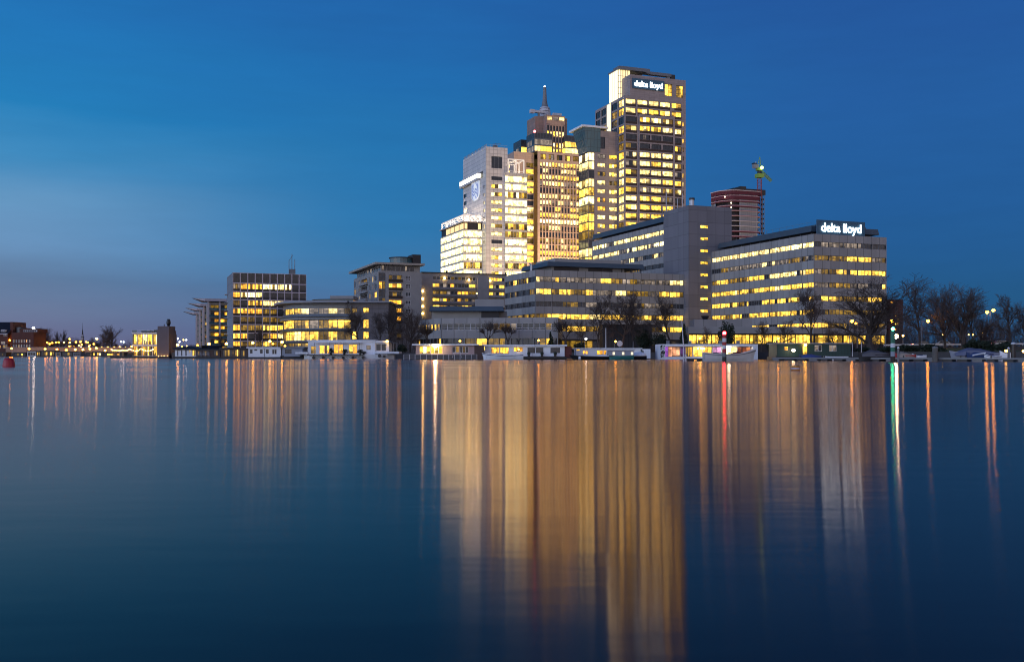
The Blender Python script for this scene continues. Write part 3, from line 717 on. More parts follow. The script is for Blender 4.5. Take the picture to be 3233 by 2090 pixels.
# narrow pier left of the notch, then the left side
f, l = seg((-n_ - 7, n_ + RD), (-n_ - 7, n_))
wl = []
for i in range(16):
    ks = row(7, mixr[(i * 3) % 16], .5)
    for j in range(7): wl.append(Win(f, 3 + j * (l - 8) / 7, 3 + j * (l - 8) / 7 + 2.4, zt - i * pit_r - 2.35, zt - i * pit_r, [ks[j]], .3, None))
RB.facade(f, l, 1.6, RZ, wl, M_GRANITE, M_CHOC)
b = RB.wall
b.face([(RW, 0, 1.6), (RW, RD, 1.6), (RW, RD, RZ), (RW, 0, RZ)], M_GRANITE); b.face([(-n_ - 7, n_, RZ), (0, n_, RZ), (0, 0, RZ), (RW, 0, RZ), (RW, RD + n_, RZ), (-n_ - 7, RD + n_, RZ)], M_ROOF)
b.face([(RW, RD + n_, 1.6), (-n_ - 7, RD + n_, 1.6), (-n_ - 7, RD + n_, RZ), (RW, RD + n_, RZ)], M_GRANITE)
r2 = lambda x, y: (1600 + x * .1753, 250 + y * .1753)
M_CURT = mat('blue_curtain_wall', (.06, .075, .1), .25, .1, .5)
def glassbox(x0, x1, y0, y1, z0, z1, rows_r, rows_l, unit=2.0, lface=True):
    k = len(rows_r); h = (z1 - z0) / k
    f, l = seg((x0, y0), (x1, y0)); n = max(2, round(l / unit)); ws = []
    for i in range(k): ws.append(Win(f, .2, l - .2, z1 - (i + 1) * h + .45, z1 - i * h - .1, row(n, rows_r[i], .6), .12, M_CURT, .12, False))
    RB.facade(f, l, z0, z1, ws, M_CURT, M_CURT)
    f, l = seg((x0, y1), (x0, y0)); n = max(2, round(l / unit)); ws = []
    for i in range(k): ws.append(Win(f, .2, l - .2, z1 - (i + 1) * h + .45, z1 - i * h - .1, row(n, rows_l[i], .6), .12, M_CURT, .12, False))
    RB.facade(f, l, z0, z1, ws, M_CURT, M_CURT)
    b.face([(x1, y0, z0), (x1, y1, z0), (x1, y1, z1), (x1, y0, z1)], M_CURT); b.face([(x0, y0, z1), (x1, y0, z1), (x1, y1, z1), (x0, y1, z1)], M_ROOF)
ga = RB.tu(1687, 0, 1.5); gb = RB.tu(1744, 0, 1.5); gd = RB.tv(1662, ga, 1.5)
glassbox(ga, gb, 1.5, 1.5 + gd, RZ, zr(418, ga, 1.5), ['k', 'dmyp', 'yyyp'], ['k', 'mkp', 'mmyy'])
ga2 = RB.tu(1783, 0, 1.5)
glassbox(ga2, RW - .4, 1.5, 14, RZ, zr(427, ga2, 1.5), ['k', 'yyp', 'yypp'], ['k', 'd', 'y'])
gl = RB.tu(1645, -14, 30); glx = -14 + gl
glassbox(glx, glx + 9, 30, 30 + RB.tv(1621, glx, 30), RZ, zr(441, glx, 30), ['k', 'y', 'y'], ['k', 'km', 'mp'])
# central shaft between the glass shoulders and the crown
M_CROWN = mat('dark_red_granite', (.30, .21, .17), .6, .2, .4, panel=(2.0, 1.8, 0, 0, .3, .12))
c0, c1 = RB.tu(1726, 0, 4), RB.tu(1784, 0, 4); ct = zr(363, c0, 4)
f, l = seg((c0, 4), (c1, 4)); ws = []
uw = l / 6
for i, (pa, pb, mix_) in enumerate(((396, 413, 'k'), (413.5, 430, 'ypyp'), (432, 448, 'k'), (450.5, 466, 'yp'), (469, 479, 'yp'))):
    for j in range(6): ws.append(Win(f, .3 + j * uw * .98, .3 + j * uw * .98 + uw * .62, zr(pb, c0, 4), zr(pa, c0, 4), [rnd.choice(mix_)], .4, None))
for j in range(3): ws.append(Win(f, .4 + j * uw * 1.98, .4 + j * uw * 1.98 + uw * 1.6, zr(379, c0, 4), zr(367, c0, 4), ['p' if j != 1 else 'm'], .4, None))
RB.facade(f, l, RZ, ct, ws, M_CROWN, M_CHOC)
b.face([(c1, 4, RZ), (c1, 9, RZ), (c1, 9, ct), (c1, 4, ct)], M_CROWN); b.face([(c0, 4, ct), (c1, 4, ct), (c1, 9, ct), (c0, 9, ct)], M_ROOF); b.face([(c0, 9, RZ), (c0, 4, RZ), (c0, 4, ct), (c0, 9, ct)], M_CROWN)
b.box(c1 - .1, c1 + 2.6, 7, 24, RZ, zr(374, c1, 7), M_CROWN)
cl = RB.tu(1690, 0, 9)
f, l = seg((cl, 9), (c0, 9)); RB.facade(f, l, RZ, ct, [Win(f, 1 + j * 2.6, 2.6 + j * 2.6, zr(417, c0, 9), zr(399, c0, 9), ['k'], .3, None) for j in range(int((l - 2) / 2.6))], M_CROWN, M_CHOC)
f, l = seg((cl, 9 + RB.tv(1664, cl, 9)), (cl, 9)); lw = l / 3
RB.facade(f, l, RZ, ct, [Win(f, .8 + j * lw, .8 + j * lw + lw * .6, zr(386, cl, 9), zr(372, cl, 9), [('k', 'k', 'p')[j]], .3, None) for j in range(3)] + [Win(f, .6 + j * l / 6, .6 + j * l / 6 + l / 10, zr(425, cl, 9), zr(405, cl, 9), ['k'], .3, None) for j in range(6)], M_CROWN, M_CHOC)
b.box(cl + .05, c1, 9.05, 9 + l, RZ, ct - .02, M_CROWN)
# roof gear and mast
mx, my = (cl + c1) / 2 + 1.4, 18
mb = MB(); mb.lathe((mx, my, ct), [(7.5, 0), (6.5, 1.0), (3.6, 1.8), (3.3, 2.2), (2.3, 2.4)], 16, M_STEEL); RB.part(mb, 'roof_dome')
M_MAST = mat('pale_mast', (.5, .5, .52), .5, .1, 1)
m0 = ct + 1.0; s = (zr(275, mx, my) - m0) / 73.0
mb = MB(); pr = [(2.6, 0), (2.5, 12 * s * .9), (2.5, 15.5 * s), (1.9, 15.6 * s), (1.9, 16.4 * s), (2.4, 16.5 * s), (2.3, 21.5 * s), (1.8, 21.6 * s), (1.8, 22.6 * s), (2.2, 22.7 * s), (2.0, 26 * s), (1.5, 26.2 * s), (1.2, 34 * s), (.9, 44 * s), (.65, 72 * s)]
mats_ = [M_MAST, M_MAST, M_BLACK, M_BLACK, M_BLACK, M_MAST, M_BLACK, M_BLACK, M_BLACK, M_MAST, M_STEEL, M_STEEL, M_STEEL, M_STEEL]
mb.lathe((mx, my, m0), [(r_ * 1.35, z_) for r_, z_ in pr], 14, M_MAST, mats_); mo = RB.part(mb, 'mast')
mb = MB(); mb.ball((mx, my, m0 + 73 * s), .55, emat('white_beacon_light', (.9, .95, 1.0), 12)); o = RB.part(mb, 'mast_light')
mb = MB(); kz = zr(360, mx, my - 6) - ct; mb.box(cl - 1.5, mx - 2, my - 6.5, my - 4.5, ct + kz, ct + kz + 1.3, M_MAST); mb.box(cl - 1.8, cl + .6, my - 6.6, my - 4.4, ct + kz - .4, ct + kz + 1.6, M_MAST); mb.box(mx + 2, c1 + .5, my - 8, my - 6, ct + kz - 1.0, ct + kz + .3, M_MAST); mb.box(c1 - 5, c1 - 3, my - 9, my - 5.5, ct + kz - 2, ct + kz - 1.2, M_BLACK); mb.box(cl + 3, cl + 4, my - 6, my - 5, ct, ct + kz, M_STEEL); mb.box(c1 - 6, c1 - 5, my - 7.5, my - 6.5, ct, ct + kz - 1.2, M_STEEL); RB.part(mb, 'maintenance_crane')
mb = MB(); mb.ball((ga + .3, 1.7, zr(415.5, ga, 1.5)), .75, emat('red_warning_light', (1.0, .08, .08), 14)); RB.part(mb, 'warning_light')
RB.finish()

# ground floodlights on the plaza at the towers' feet (the facades are washed with warm light from below)
def plaza_flood(b, x, y, tx, ty, tz, energy, size, label):
    X, Y = b.world(x, y); TX, TY = b.world(tx, ty); e = empty('plaza_floodlight', (X, Y, 1.5), 0, label, 'floodlight', 'plaza floodlights at the foot of the towers')
    mb = MB(); mb.box(-.3, .3, -.3, .3, 0, .9, M_STEEL); mb.build('base', e); mb = MB(); mb.lathe((0, 0, .9), [(.35, 0), (.5, .5), (.5, .55)], 12, M_STEEL); mb.build('lamp_head', e)
    ld = bpy.data.lights.new('flood_beam', 'SPOT'); ld.energy = energy; ld.color = (1.0, .70, .42); ld.spot_size = math.radians(size); ld.spot_blend = .7; ld.shadow_soft_size = .4
    o = bpy.data.objects.new('flood_beam', ld); COL.objects.link(o); o.parent = e; o.location = (0, 0, 1.8)
    o.rotation_euler = (Vector((TX - X, TY - Y, tz - 3.3))).to_track_quat('-Z', 'Y').to_euler()
plaza_flood(RB, 14, -46, 16, 0, 62, FLOOD * .55, 110, 'plaza floodlight aimed up the brown granite tower')
plaza_flood(PH, 8, -42, 6, 0, 44, FLOOD * .10, 100, 'plaza floodlight aimed up the white tiled tower')
# --- grey tower with the rooftop sign
MO = Bld('office_tower', 'tallest grey granite tower with a glowing glass corner and a company sign at its top', 'tower', 1972.5, 427)
zm = MO.z; e1 = lambda x: 1780 + .3377 * x; e2 = lambda y: 180 + .3377 * y
MW = MO.tu(2165); MZ = zm(e2(360)); pm = 27.8 / FX * 427; r0 = zm(e2(393))
fR, lR = seg((0, 0), (MW, 0)); u = lambda x: MO.tu(e1(x))
patM = ['pp pp pp pp yy', 'pp yp yy yp yy', 'kk yw pw dp dy', 'dp yp yd pw pp', 'kk km kk kk kk', 'dk kk kk kk yd', 'mkp pp pp pp dp', 'mkp pp yy pp pd', 'yd pp pp pp mk', 'yp pp pp yp yy', 'yd mp pp dp dp', 'pp yp yy md kk', 'yp yy yy yy kd', 'yy yp yy yy yd', 'yy yp yy yy yy', 'yy yy yy yy yy', 'kk yy kd yy dd']
wins = []
for i, rr in enumerate(patM):
    c = rr.split(); zt_ = r0 - i * pm
    if i < 2: cols = [(580, 672), (690, 783), (797, 888), (903, 995), (1010, 1098)]
    else: cols = [(580, 682), None, None, None, (1036, 1100)]
    for q, k in zip(cols, c):
        if q: wins.append(Win(fR, u(q[0]), u(q[1]), zt_ - 1.85, zt_ + .25, list(k), .4, M_FRAMED, .1))
    if i > 1: wins.append(Win(fR, u(1111), u(1121), zt_ - 1.9, zt_, [rnd.choice('ypddk')], .3, None))
MO.facade(fR, lR, 1.6, MZ, wins, M_GRAN2, M_CHOC)
# projecting bay of three columns
b0, b1 = u(696), u(1030); bz = r0 - 2 * pm + 1.3
fB, lB = seg((b0, -.9), (b1, -.9)); wins = []
fb = lambda x: MO.tu(e1(x), b0, -.9)
for i, rr in enumerate(patM):
    if i < 2: continue
    c = rr.split()[1:4]; zt_ = r0 - i * pm
    for q, k in zip(((712, 806), (820, 912), (926, 1020)), c): wins.append(Win(fB, fb(q[0]), fb(q[1]), zt_ - 1.85, zt_ + .25, list(k + k[0]), .4, M_FRAMED, .1))
MO.facade(fB, lB, 1.6, bz, wins, M_GRAN2, M_CHOC)
b = MO.wall; b.face([(b0, 0, 1.6), (b0, -.9, 1.6), (b0, -.9, bz), (b0, 0, bz)], M_GRAN2); b.face([(b1, -.9, 1.6), (b1, 0, 1.6), (b1, 0, bz), (b1, -.9, bz)], M_GRAN2); b.face([(b0, -.9, bz), (b1, -.9, bz), (b1, 0, bz), (b0, 0, bz)], M_GRAN2)
mb = MB()
for i in range(2, 17):
    zt_ = r0 - i * pm
    mb.obox(fB, fb(709), fb(1023), -.03, -.002, zt_ - 2.9, zt_ - 1.9, M_CHOC)
for i in range(17):
    zt_ = r0 - i * pm; mb.obox(fR, u(578), u(684) if i > 1 else u(674), -.03, -.002, zt_ - 2.9, zt_ - 1.9, M_CHOC); mb.obox(fR, u(1034), u(1101), -.03, -.002, zt_ - 2.9, zt_ - 1.9, M_CHOC)
    if i < 2: mb.obox(fR, u(690), u(995), -.03, -.002, zt_ - 2.9, zt_ - 1.9, M_CHOC)
tag(MO.part(mb, 'spandrel'), kind='stuff')
# left side
MD = MO.tv(1879.6); fL, lL = seg((0, MD), (0, 0)); v = lambda x: lL - MO.tv(e1(x)); wins = []
for i in range(17):
    zt_ = r0 - i * pm
    for (a, c, mixk) in ((512, 560, 'kydk'), (450, 500, 'kkd'), (352, 396, 'kkd'), (300, 342, 'ykk')):
        k = rnd.choice(mixk) if i else ('p' if a > 500 else 'k')
        if i > 5 and a > 500: k = rnd.choice('ydyp')
        wins.append(Win(fL, v(a), v(c), zt_ - 2.7, zt_ + .25, [k, k], .3, M_FRAMED, .14, True, (.5,)))
MO.facade(fL, lL, 1.6, MZ, wins, M_GRAN2, M_CHOC)
M_GOLD = emat('golden_lit_glass', (1.0, .80, .34), 1.6)
mb = MB(); mb.obox(fL, v(404), v(438), -.06, -.002, MZ - 22, MZ - .3, M_GOLD); MO.part(mb, 'lit_slot')
MO.shell(MW, MD, MZ, M_GRAN2, M_ROOF)
# crown: stone slab on the right side, glowing glass lantern at the corner
k0 = MO.tu(e1(620), 0, .02); kz0 = zm(235.7, k0, .02); fC, lC = seg((k0, .02), (MW, .02))
uc = lambda x: MO.tu(e1(x), k0, .02); wl = []
for (xa, xb, ya, yb, kk) in ((946, 1012, 252, 366, 'yy'), (1051, 1114, 268, 380, 'dy')): wl.append(Win(fC, uc(xa), uc(xb), zm(e2(yb), uc(xa) + k0, 0), zm(e2(ya), uc(xa) + k0, 0), list(kk), .3, M_FRAMED, .22, True, (.33, .66)))
MO.facade(fC, lC, MZ, kz0, wl, M_GRAN2, M_CHOC)
b.face([(k0, .02, MZ), (k0, 12, MZ), (k0, 12, kz0), (k0, .02, kz0)], M_GRAN2); b.face([(MW, .02, MZ), (MW, 12, MZ), (MW, 12, kz0), (MW, .02, kz0)], M_GRAN2); b.face([(k0, .02, kz0), (MW, .02, kz0), (MW, 12, kz0), (k0, 12, kz0)], M_ROOF); b.face([(MW, 12, MZ), (k0, 12, MZ), (k0, 12, kz0), (MW, 12, kz0)], M_GRAN2)
ly = MO.tv(1947); le = ly + MO.tv(1920, 0, ly); lzt = zm(221, .6, ly)
M_LANT = emat('lantern_glow', (1.0, .74, .30), 1.25); M_LANT2 = emat('lantern_bright_glow', (1.0, .80, .36), 2.1)
mb = MB()
fa, la = seg((.6, ly), (k0 + 4, ly)); fb_, lb_ = seg((.6, le), (.6, ly))
n = 5
for j in range(n): mb.obox(fa, j * la / n + .1, (j + 1) * la / n - .1, 0, .3, MZ + .1, lzt, M_LANT2 if j < 1 else M_LANT)
for j in range(n): mb.obox(fb_, j * lb_ / n + .1, (j + 1) * lb_ / n - .1, 0, .3, MZ + .1, lzt, M_LANT2)
MO.part(mb, 'lantern')
mb = MB()
for j in range(n + 1):
    mb.obox(fa, max(0, j * la / n - .1), j * la / n + .1, -.1, .3, MZ, lzt, M_FRAMED if j > 1 else M_FRAMEW); mb.obox(fb_, j * lb_ / n - .1, j * lb_ / n + .1, -.1, .3, MZ, lzt, M_FRAMEW)
for q in range(1, 5): zq = MZ + q * (lzt - MZ) / 5; mb.obox(fa, 0, la, -.08, -.003, zq - .08, zq + .08, M_FRAMED)
MO.part(mb, 'lantern_frame')
mb = MB(); mb.box(.3, k0 + 12, ly - 1.2, le + .5, lzt, lzt + .7, M_STEEL); mb.box(1.5, k0 + 9, ly + 1, le - 2, lzt + .7, lzt + 2.1, M_STEEL); MO.part(mb, 'lantern_roof')
mb = MB(); mb.box(4, 18, ly + 3, ly + 5.5, lzt + .7, lzt + 2.8, M_STEEL); mb.box(18, 29, ly + 3.2, ly + 5.3, lzt + .5, lzt + 1.8, M_STEEL); mb.box(29, 31, ly + 3.4, ly + 5, lzt - .4, lzt + 1.6, M_BLACK); mb.box(10, 11, ly + 4, ly + 5, kz0, lzt + .7, M_ALU); mb.box(27, 28.5, ly + 3.5, ly + 5, lzt - .6, lzt + .5, M_STEEL); MO.part(mb, 'maintenance_crane')
q0_, q1_ = uc(638) + k0, uc(937) + k0
sz1, sz0 = zm(e2(200), q0_, 0), zm(e2(295), q0_, 0)
sign(MO, q0_, q1_, sz0, sz1, -.42, 3.3, 'glowing company sign mounted high on the tallest grey tower', fill=.88)
# low front wing with the slanted glass head
ym = MO.tv(1950); xw = MO.tu(1857.7, 0, ym); lw_ = MO.tv(1827, xw, ym); wz = zm(409.6, xw, ym)
fw, lw2 = seg((xw, ym), (0, ym)); uw_ = lambda x: MO.tu(e1(x), xw, ym); wins = []
pw = 27.4 / FX * 430; rz = zm(e2(905), xw, ym)
m1 = ['mm y', 'pp yp', 'dk py', 'pp dm', 'pp py', 'om pp', 'oy pp', 'pp pp', 'yp yp', 'yy yy', 'yd yy', 'ky yy', 'yy dy', 'yy yy', 'yy yy']
gk = ['w', 'p', 'k', 'p', 'y', 'w', 'd', 'y', 'y', 'd', 'k', 'p', 'y', 'w', 'y']
for i in range(15):
    zt_ = rz - i * pw; c = m1[i].split()
    wins.append(Win(fw, uw_(316), uw_(389), zt_ - 1.75, zt_ + .1, list(c[0] + c[0][0]), .25, M_FRAMED, .1))
    wins.append(Win(fw, uw_(426), uw_(497), zt_ - 1.75, zt_ + .1, list(c[1] + c[1][0]), .25, M_FRAMED, .1))
    wins.append(Win(fw, .15, uw_(285), zt_ - 2.9, zt_ + .55, [gk[i], gk[i]], .1, M_FRAMED, .14))
wins.append(Win(fw, uw_(318), uw_(385), zm(e2(850), xw, ym), zm(e2(738), xw, ym), ['k', 'k', 'k'], .3, M_FRAMED, .2, True, (.33, .66)))
MO.facade(fw, lw2, 1.6, wz, wins, M_GRAN2, M_CHOC)
fv, lv = seg((xw, ym + lw_), (xw, ym))
MO.facade(fv, lv, 1.6, wz, [Win(fv, .2, lv - .1, rz - i * pw - 2.9, rz - i * pw + .55, [gk[i], gk[i] if i % 3 else 'd', gk[i]], .1, M_FRAMED, .14) for i in range(15)], M_FRAMED, M_FRAMED)
b.face([(xw, ym, wz), (0, ym, wz), (0, ym + lw_, wz), (xw, ym + lw_, wz)], M_ROOF)
M_TEAL = mat('teal_glass', (.05, .12, .14), .12, .15, .3, panel=(1.7, 3.4, 0, 0, .6, .16))
hb, ht = zm(e2(885), xw, ym), zm(e2(662), xw, ym)
bo = [(xw - .2, ym - .25), (xw + 5.6, ym - .25), (xw + 5.6, ym + lw_ * .95), (xw - .2, ym + lw_ * .95)]; to = [(xw - 2.4, ym - .7), (xw + 5.6, ym - .4), (xw + 5.6, ym + lw_ + 1), (xw - 2.4, ym + lw_ + 1)]
mb = MB()
for i in range(4): j = (i + 1) % 4; mb.face([(*bo[i], hb), (*bo[j], hb), (*to[j], ht), (*to[i], ht)], M_TEAL)
mb.face([(*p, hb) for p in reversed(bo)], M_DARK); MO.part(mb, 'glass_head')
mb = MB(); mb.box(xw - 3.6, xw + 9, ym - 1.2, ym + lw_ + 2.5, ht, ht + .8, M_WHITE); MO.part(mb, 'canopy_roof')
MO.finish()

# --- tower under construction far right, and its crane
AT = Bld('unfinished_tower', 'round cornered apartment tower under construction with pink floor edges and red netting', 'tower', 2290, 565)
za = AT.z; ATZ = za(604, 20, 0); av = AT.tv(2248); aw = AT.tu(2409)
def plan(o):
    pts_ = [(-o, av + o)]; r = 9 + o
    for a in range(0, 7): t = math.pi + a / 6 * math.pi / 2; pts_.append((9 + r * math.cos(t), 9 + r * math.sin(t)))
    r2_ = 5 + o
    for a in range(0, 5): t = -math.pi / 2 + a / 4 * math.pi / 2; pts_.append((aw - 5 + r2_ * math.cos(t), 5 + r2_ * math.sin(t)))
    pts_ += [(aw + o, av + o)]; return pts_
M_PINK = mat('pink_slab_edge', (.46, .28, .29), .8, .2, .5); M_PALES = mat('pale_slab_edge', (.50, .44, .44), .8, .2, .5)  # floor edges of pinkish and of pale concrete
M_NET = mat('red_safety_net', (.10, .016, .028), .8, .45, .35); M_COLU = mat('raw_concrete', (.26, .27, .29), .85, .2, .5); M_CORE = mat('raw_dark_core', (.03, .03, .034), .9, .3, .3)
mb = MB(); mb.prism(plan(-1.6), 1.6, ATZ - .5, M_CORE); mb.box(12, 34, 10, 26, ATZ, ATZ + 3.0, M_BLACK); mb.box(18, 22, 12, 20, ATZ + 3.0, ATZ + 4.6, M_BLACK); AT.part(mb, 'core')
pa = 16.05 / FX * 565
for i in range(15):
    mb = MB(); z1 = ATZ - i * pa; mb.prism(plan(.35 + (.3 if i == 0 else 0)), z1 - .42, z1, (M_PALES if i in (0, 6, 7) else M_PINK)); AT.part(mb, 'floor_slab')
for j in range(9):
    x = 9.5 + j * (aw - 15) / 8; mb = MB(); mb.box(x, x + 1.7, -.05, .6, 1.6, ATZ - .65, M_COLU); AT.part(mb, 'column')
for j in range(5):
    y = 11 + j * (av - 12) / 4; mb = MB(); mb.box(-.05, .6, y, y + 1.6, 1.6, ATZ - .65, M_COLU); AT.part(mb, 'column')
pp = plan(.42)
for i in (0, 1, 2, 3, 8, 9, 10):
    mb = MB(); z1 = ATZ - i * pa - .46; z0 = z1 - pa * (.85 if i < 2 else .38) + .46
    for a, c in zip(pp, pp[1:-1]): mb.face([(*a, z0), (*c, z0), (*c, z1), (*a, z1)], M_NET)
    AT.part(mb, 'safety_net')
mb = MB()
for k in range(26): mb.box(aw + 1.0, aw + 2.2, 2, 3.4, 20 + k * 2.8, 20 + k * 2.8 + .9, M_CORE)
for (x, y) in ((aw + 1, 2), (aw + 2.2, 2), (aw + 1, 3.4), (aw + 2.2, 3.4)): mb.box(x - .1, x + .1, y - .1, y + .1, 1.6, 93, M_STEEL)
AT.part(mb, 'hoist_mast')
M_WORK = emat('work_lamp', (1.0, .85, .6), 9.0)
for (px_, py_) in ((2285, 622), (2341, 626), (2341, 641), (2341, 656), (2319, 668), (2319, 683), (2324, 690), (2332, 751)):
    X, Y = P(px_, py_, 559)[:2]; x, y = AT.local(X, Y); x = max(x, 1); y = -.7 if x > 9 else 2
    mb = MB(); mb.ball((x, y, za(py_, x, y)), .38, M_WORK, 6); AT.part(mb, 'work_lamp')
AT.finish()
cx_, cy_ = AT.world(AT.tu(2397.5, 0, 8), 8)
cr = empty('tower_crane', (cx_, cy_, 1.6), ANG, 'yellow green lit tower crane rising behind the unfinished round tower', 'crane')
M_CRR = mat('crane_red', (.30, .06, .05), .6, .2, 1); M_CRY = mat('crane_yellow', (.26, .42, .06), .5, .2, 1)
def lattice(mb, p0, p1, w, n, m, r=.16):
    p0, p1 = Vector(p0), Vector(p1); d = (p1 - p0); a = d.normalized().orthogonal().normalized(); c = d.normalized().cross(a)
    cor = [(a + c) * w / 2, (a - c) * w / 2, (-a - c) * w / 2, (-a + c) * w / 2]
    for q in cor: mb.tube(p0 + q, p1 + q, r, r, 4, m)
    for i in range(n):
        s0, s1 = p0 + d * i / n, p0 + d * (i + 1) / n
        for j in range(4): mb.tube(s0 + cor[j], s1 + cor[(j + 1) % 4], r * .6, r * .6, 3, m); mb.tube(s1 + cor[j], s1 + cor[(j + 1) % 4], r * .6, r * .6, 3, m)
zc_ = lambda py: ZZ(py, cy_) - 1.6
k_ = cy_ / FX
mb = MB(); lattice(mb, (0, 0, 70), (0, 0, zc_(566)), 2.2, 16, M_CRR, .14); mb.build('mast', cr)
mb = MB(); mb.box(-1.9, 1.9, -1.9, 1.9, zc_(562), zc_(550), M_CRY); mb.lathe((0, 0, zc_(550)), [(1.3, 0), (1.2, 2.2)], 10, M_BLACK); mb.build('slewing_unit', cr)
mb = MB(); mb.box(-1.8, .9, -1.2, 1.2, zc_(540), zc_(531), M_CRY); mb.build('cab', cr)
mb = MB(); tip = (44 * k_, 0, zc_(569)); lattice(mb, (0, -.2, zc_(536)), tip, 1.2, 16, M_CRY, .11); mb.build('jib', cr)
mb = MB()
for sx in (-1.9, 1.2): mb.tube((sx, 0, zc_(534)), (.3, 0, zc_(496)), .2, .14, 4, M_CRY)
for t in range(1, 6): zq = zc_(534) + (zc_(496) - zc_(534)) * t / 6; mb.tube((-1.9 + 2.2 * t / 6, 0, zq), (1.2 - .9 * t / 6, 0, zq), .1, .1, 3, M_CRY)
mb.tube((.3, 0, zc_(496)), tip, .05, .05, 3, M_CRY); mb.build('a_frame', cr)
mb = MB(); mb.box(-4.4, -1.2, -1, 1, zc_(533), zc_(521), M_COLU); mb.box(-4.6, -2.5, -1.1, 1.1, zc_(521), zc_(517), M_BLACK); mb.tube((-2.4, 0, zc_(520)), (-2.4, 0, zc_(512)), .25, .2, 5, M_ALU, True); mb.build('counterweight', cr)
mb = MB(); mb.ball((.6, -1.6, zc_(531.5)), 1.0, emat('crane_floodlight', (.75, 1.0, .2), 4)); mb.build('floodlight', cr)

# ------------------------------------------------------------------ buildings along the left bank
# grid fronted apartments
G = Bld('apartment_building', 'square apartment building with a white frame grid and many warm lit windows', 'apartment building', 735, 340)
zg = G.z; GW = G.tu(967); GDp = G.tv(716.6); d1 = lambda y: 800 + y * .2468; gt = zg(860.5)
ry = [245, 378, 487, 592, 697, 803, 908, 1018, 1122, 1218]; zs_ = [zg(d1(y)) for y in ry]
fR, lR = seg((0, 0), (GW, 0)); cw_ = lR / 10
gp = [['k'] * 10, 'm o o o w w p w k k'.split(), 'o p w p k k k k k k'.split(), 'd k o o p p p d k k'.split(), 'o o o o d d k k o k'.split(), 'k d d k d d d k k k'.split(), 'o d d d y y y d k k'.split(), 'y o k k d o p d k k'.split(), 'o d d d y d d k k k'.split()]
M_GRIDW = mat('white_grid_frame', (.60, .50, .52), .6, .1, 1); wins = []
for i in range(9):
    for j in range(10):
        s0, s1 = j * cw_ + .15, (j + 1) * cw_ - .15; zt_, zb_ = zs_[i] - .16, zs_[i + 1] + .16
        k = gp[i][j]; zl = zb_ + (.75 if i else .3)
        wins.append(Win(fR, s0, s1, zb_, zt_, [k, rnd.choice([k, k, 'd' if k != 'k' else 'k']), k], .3, M_FRAMED, .12, True, (.24,)))
G.facade(fR, lR, 1.6, gt, wins, M_GRIDW, M_DARK)
mb = MB()
for i in range(1, 9):
    for j in range(10): mb.obox(fR, j * cw_ + .17, (j + 1) * cw_ - .17, .12, .22, zs_[i + 1] + .18, zs_[i + 1] + .95, M_DARK)
tag(G.part(mb, 'spandrel'), kind='stuff')
fL, lL = seg((0, GDp), (0, 0)); M_GREYP = mat('grey_plaster', (.26, .28, .30), .8, .12, .4, panel=(40, 3.0, 0, 0, .5, .12))
G.facade(fL, lL, 1.6, gt, [Win(fL, lL - 3.4, lL - 2.0, zs_[i + 1] + .6, zs_[i] - .6, ['k' if i != 6 else 'p'], .2, None) for i in range(1, 8)], M_GREYP)
mb = MB()
for i in range(1, 7): mb.obox(fL, .5, 5, -1.0, -.002, zs_[i + 1] - .1, zs_[i + 1] + .1, M_FRAMEW)
tag(G.part(mb, 'balcony'), kind='stuff')
G.shell(GW, GDp, gt, M_GREYP, M_ROOF)
mb = MB(); ax = G.tu(926); mb.box(ax - .8, ax + 1.2, 3, 5, gt, gt + 2.0, M_STEEL)
for (dx, h) in ((-.9, 5.0), (.1, 7.4), (1.1, 5.6)): mb.tube((ax + dx, 4, gt), (ax + dx, 4, gt + h), .14, .1, 5, M_STEEL, True)
mb.tube((ax - .9, 4, gt + 5), (ax + .4, 4, gt + 7), .1, .1, 4, M_STEEL); G.part(mb, 'antenna'); G.finish()

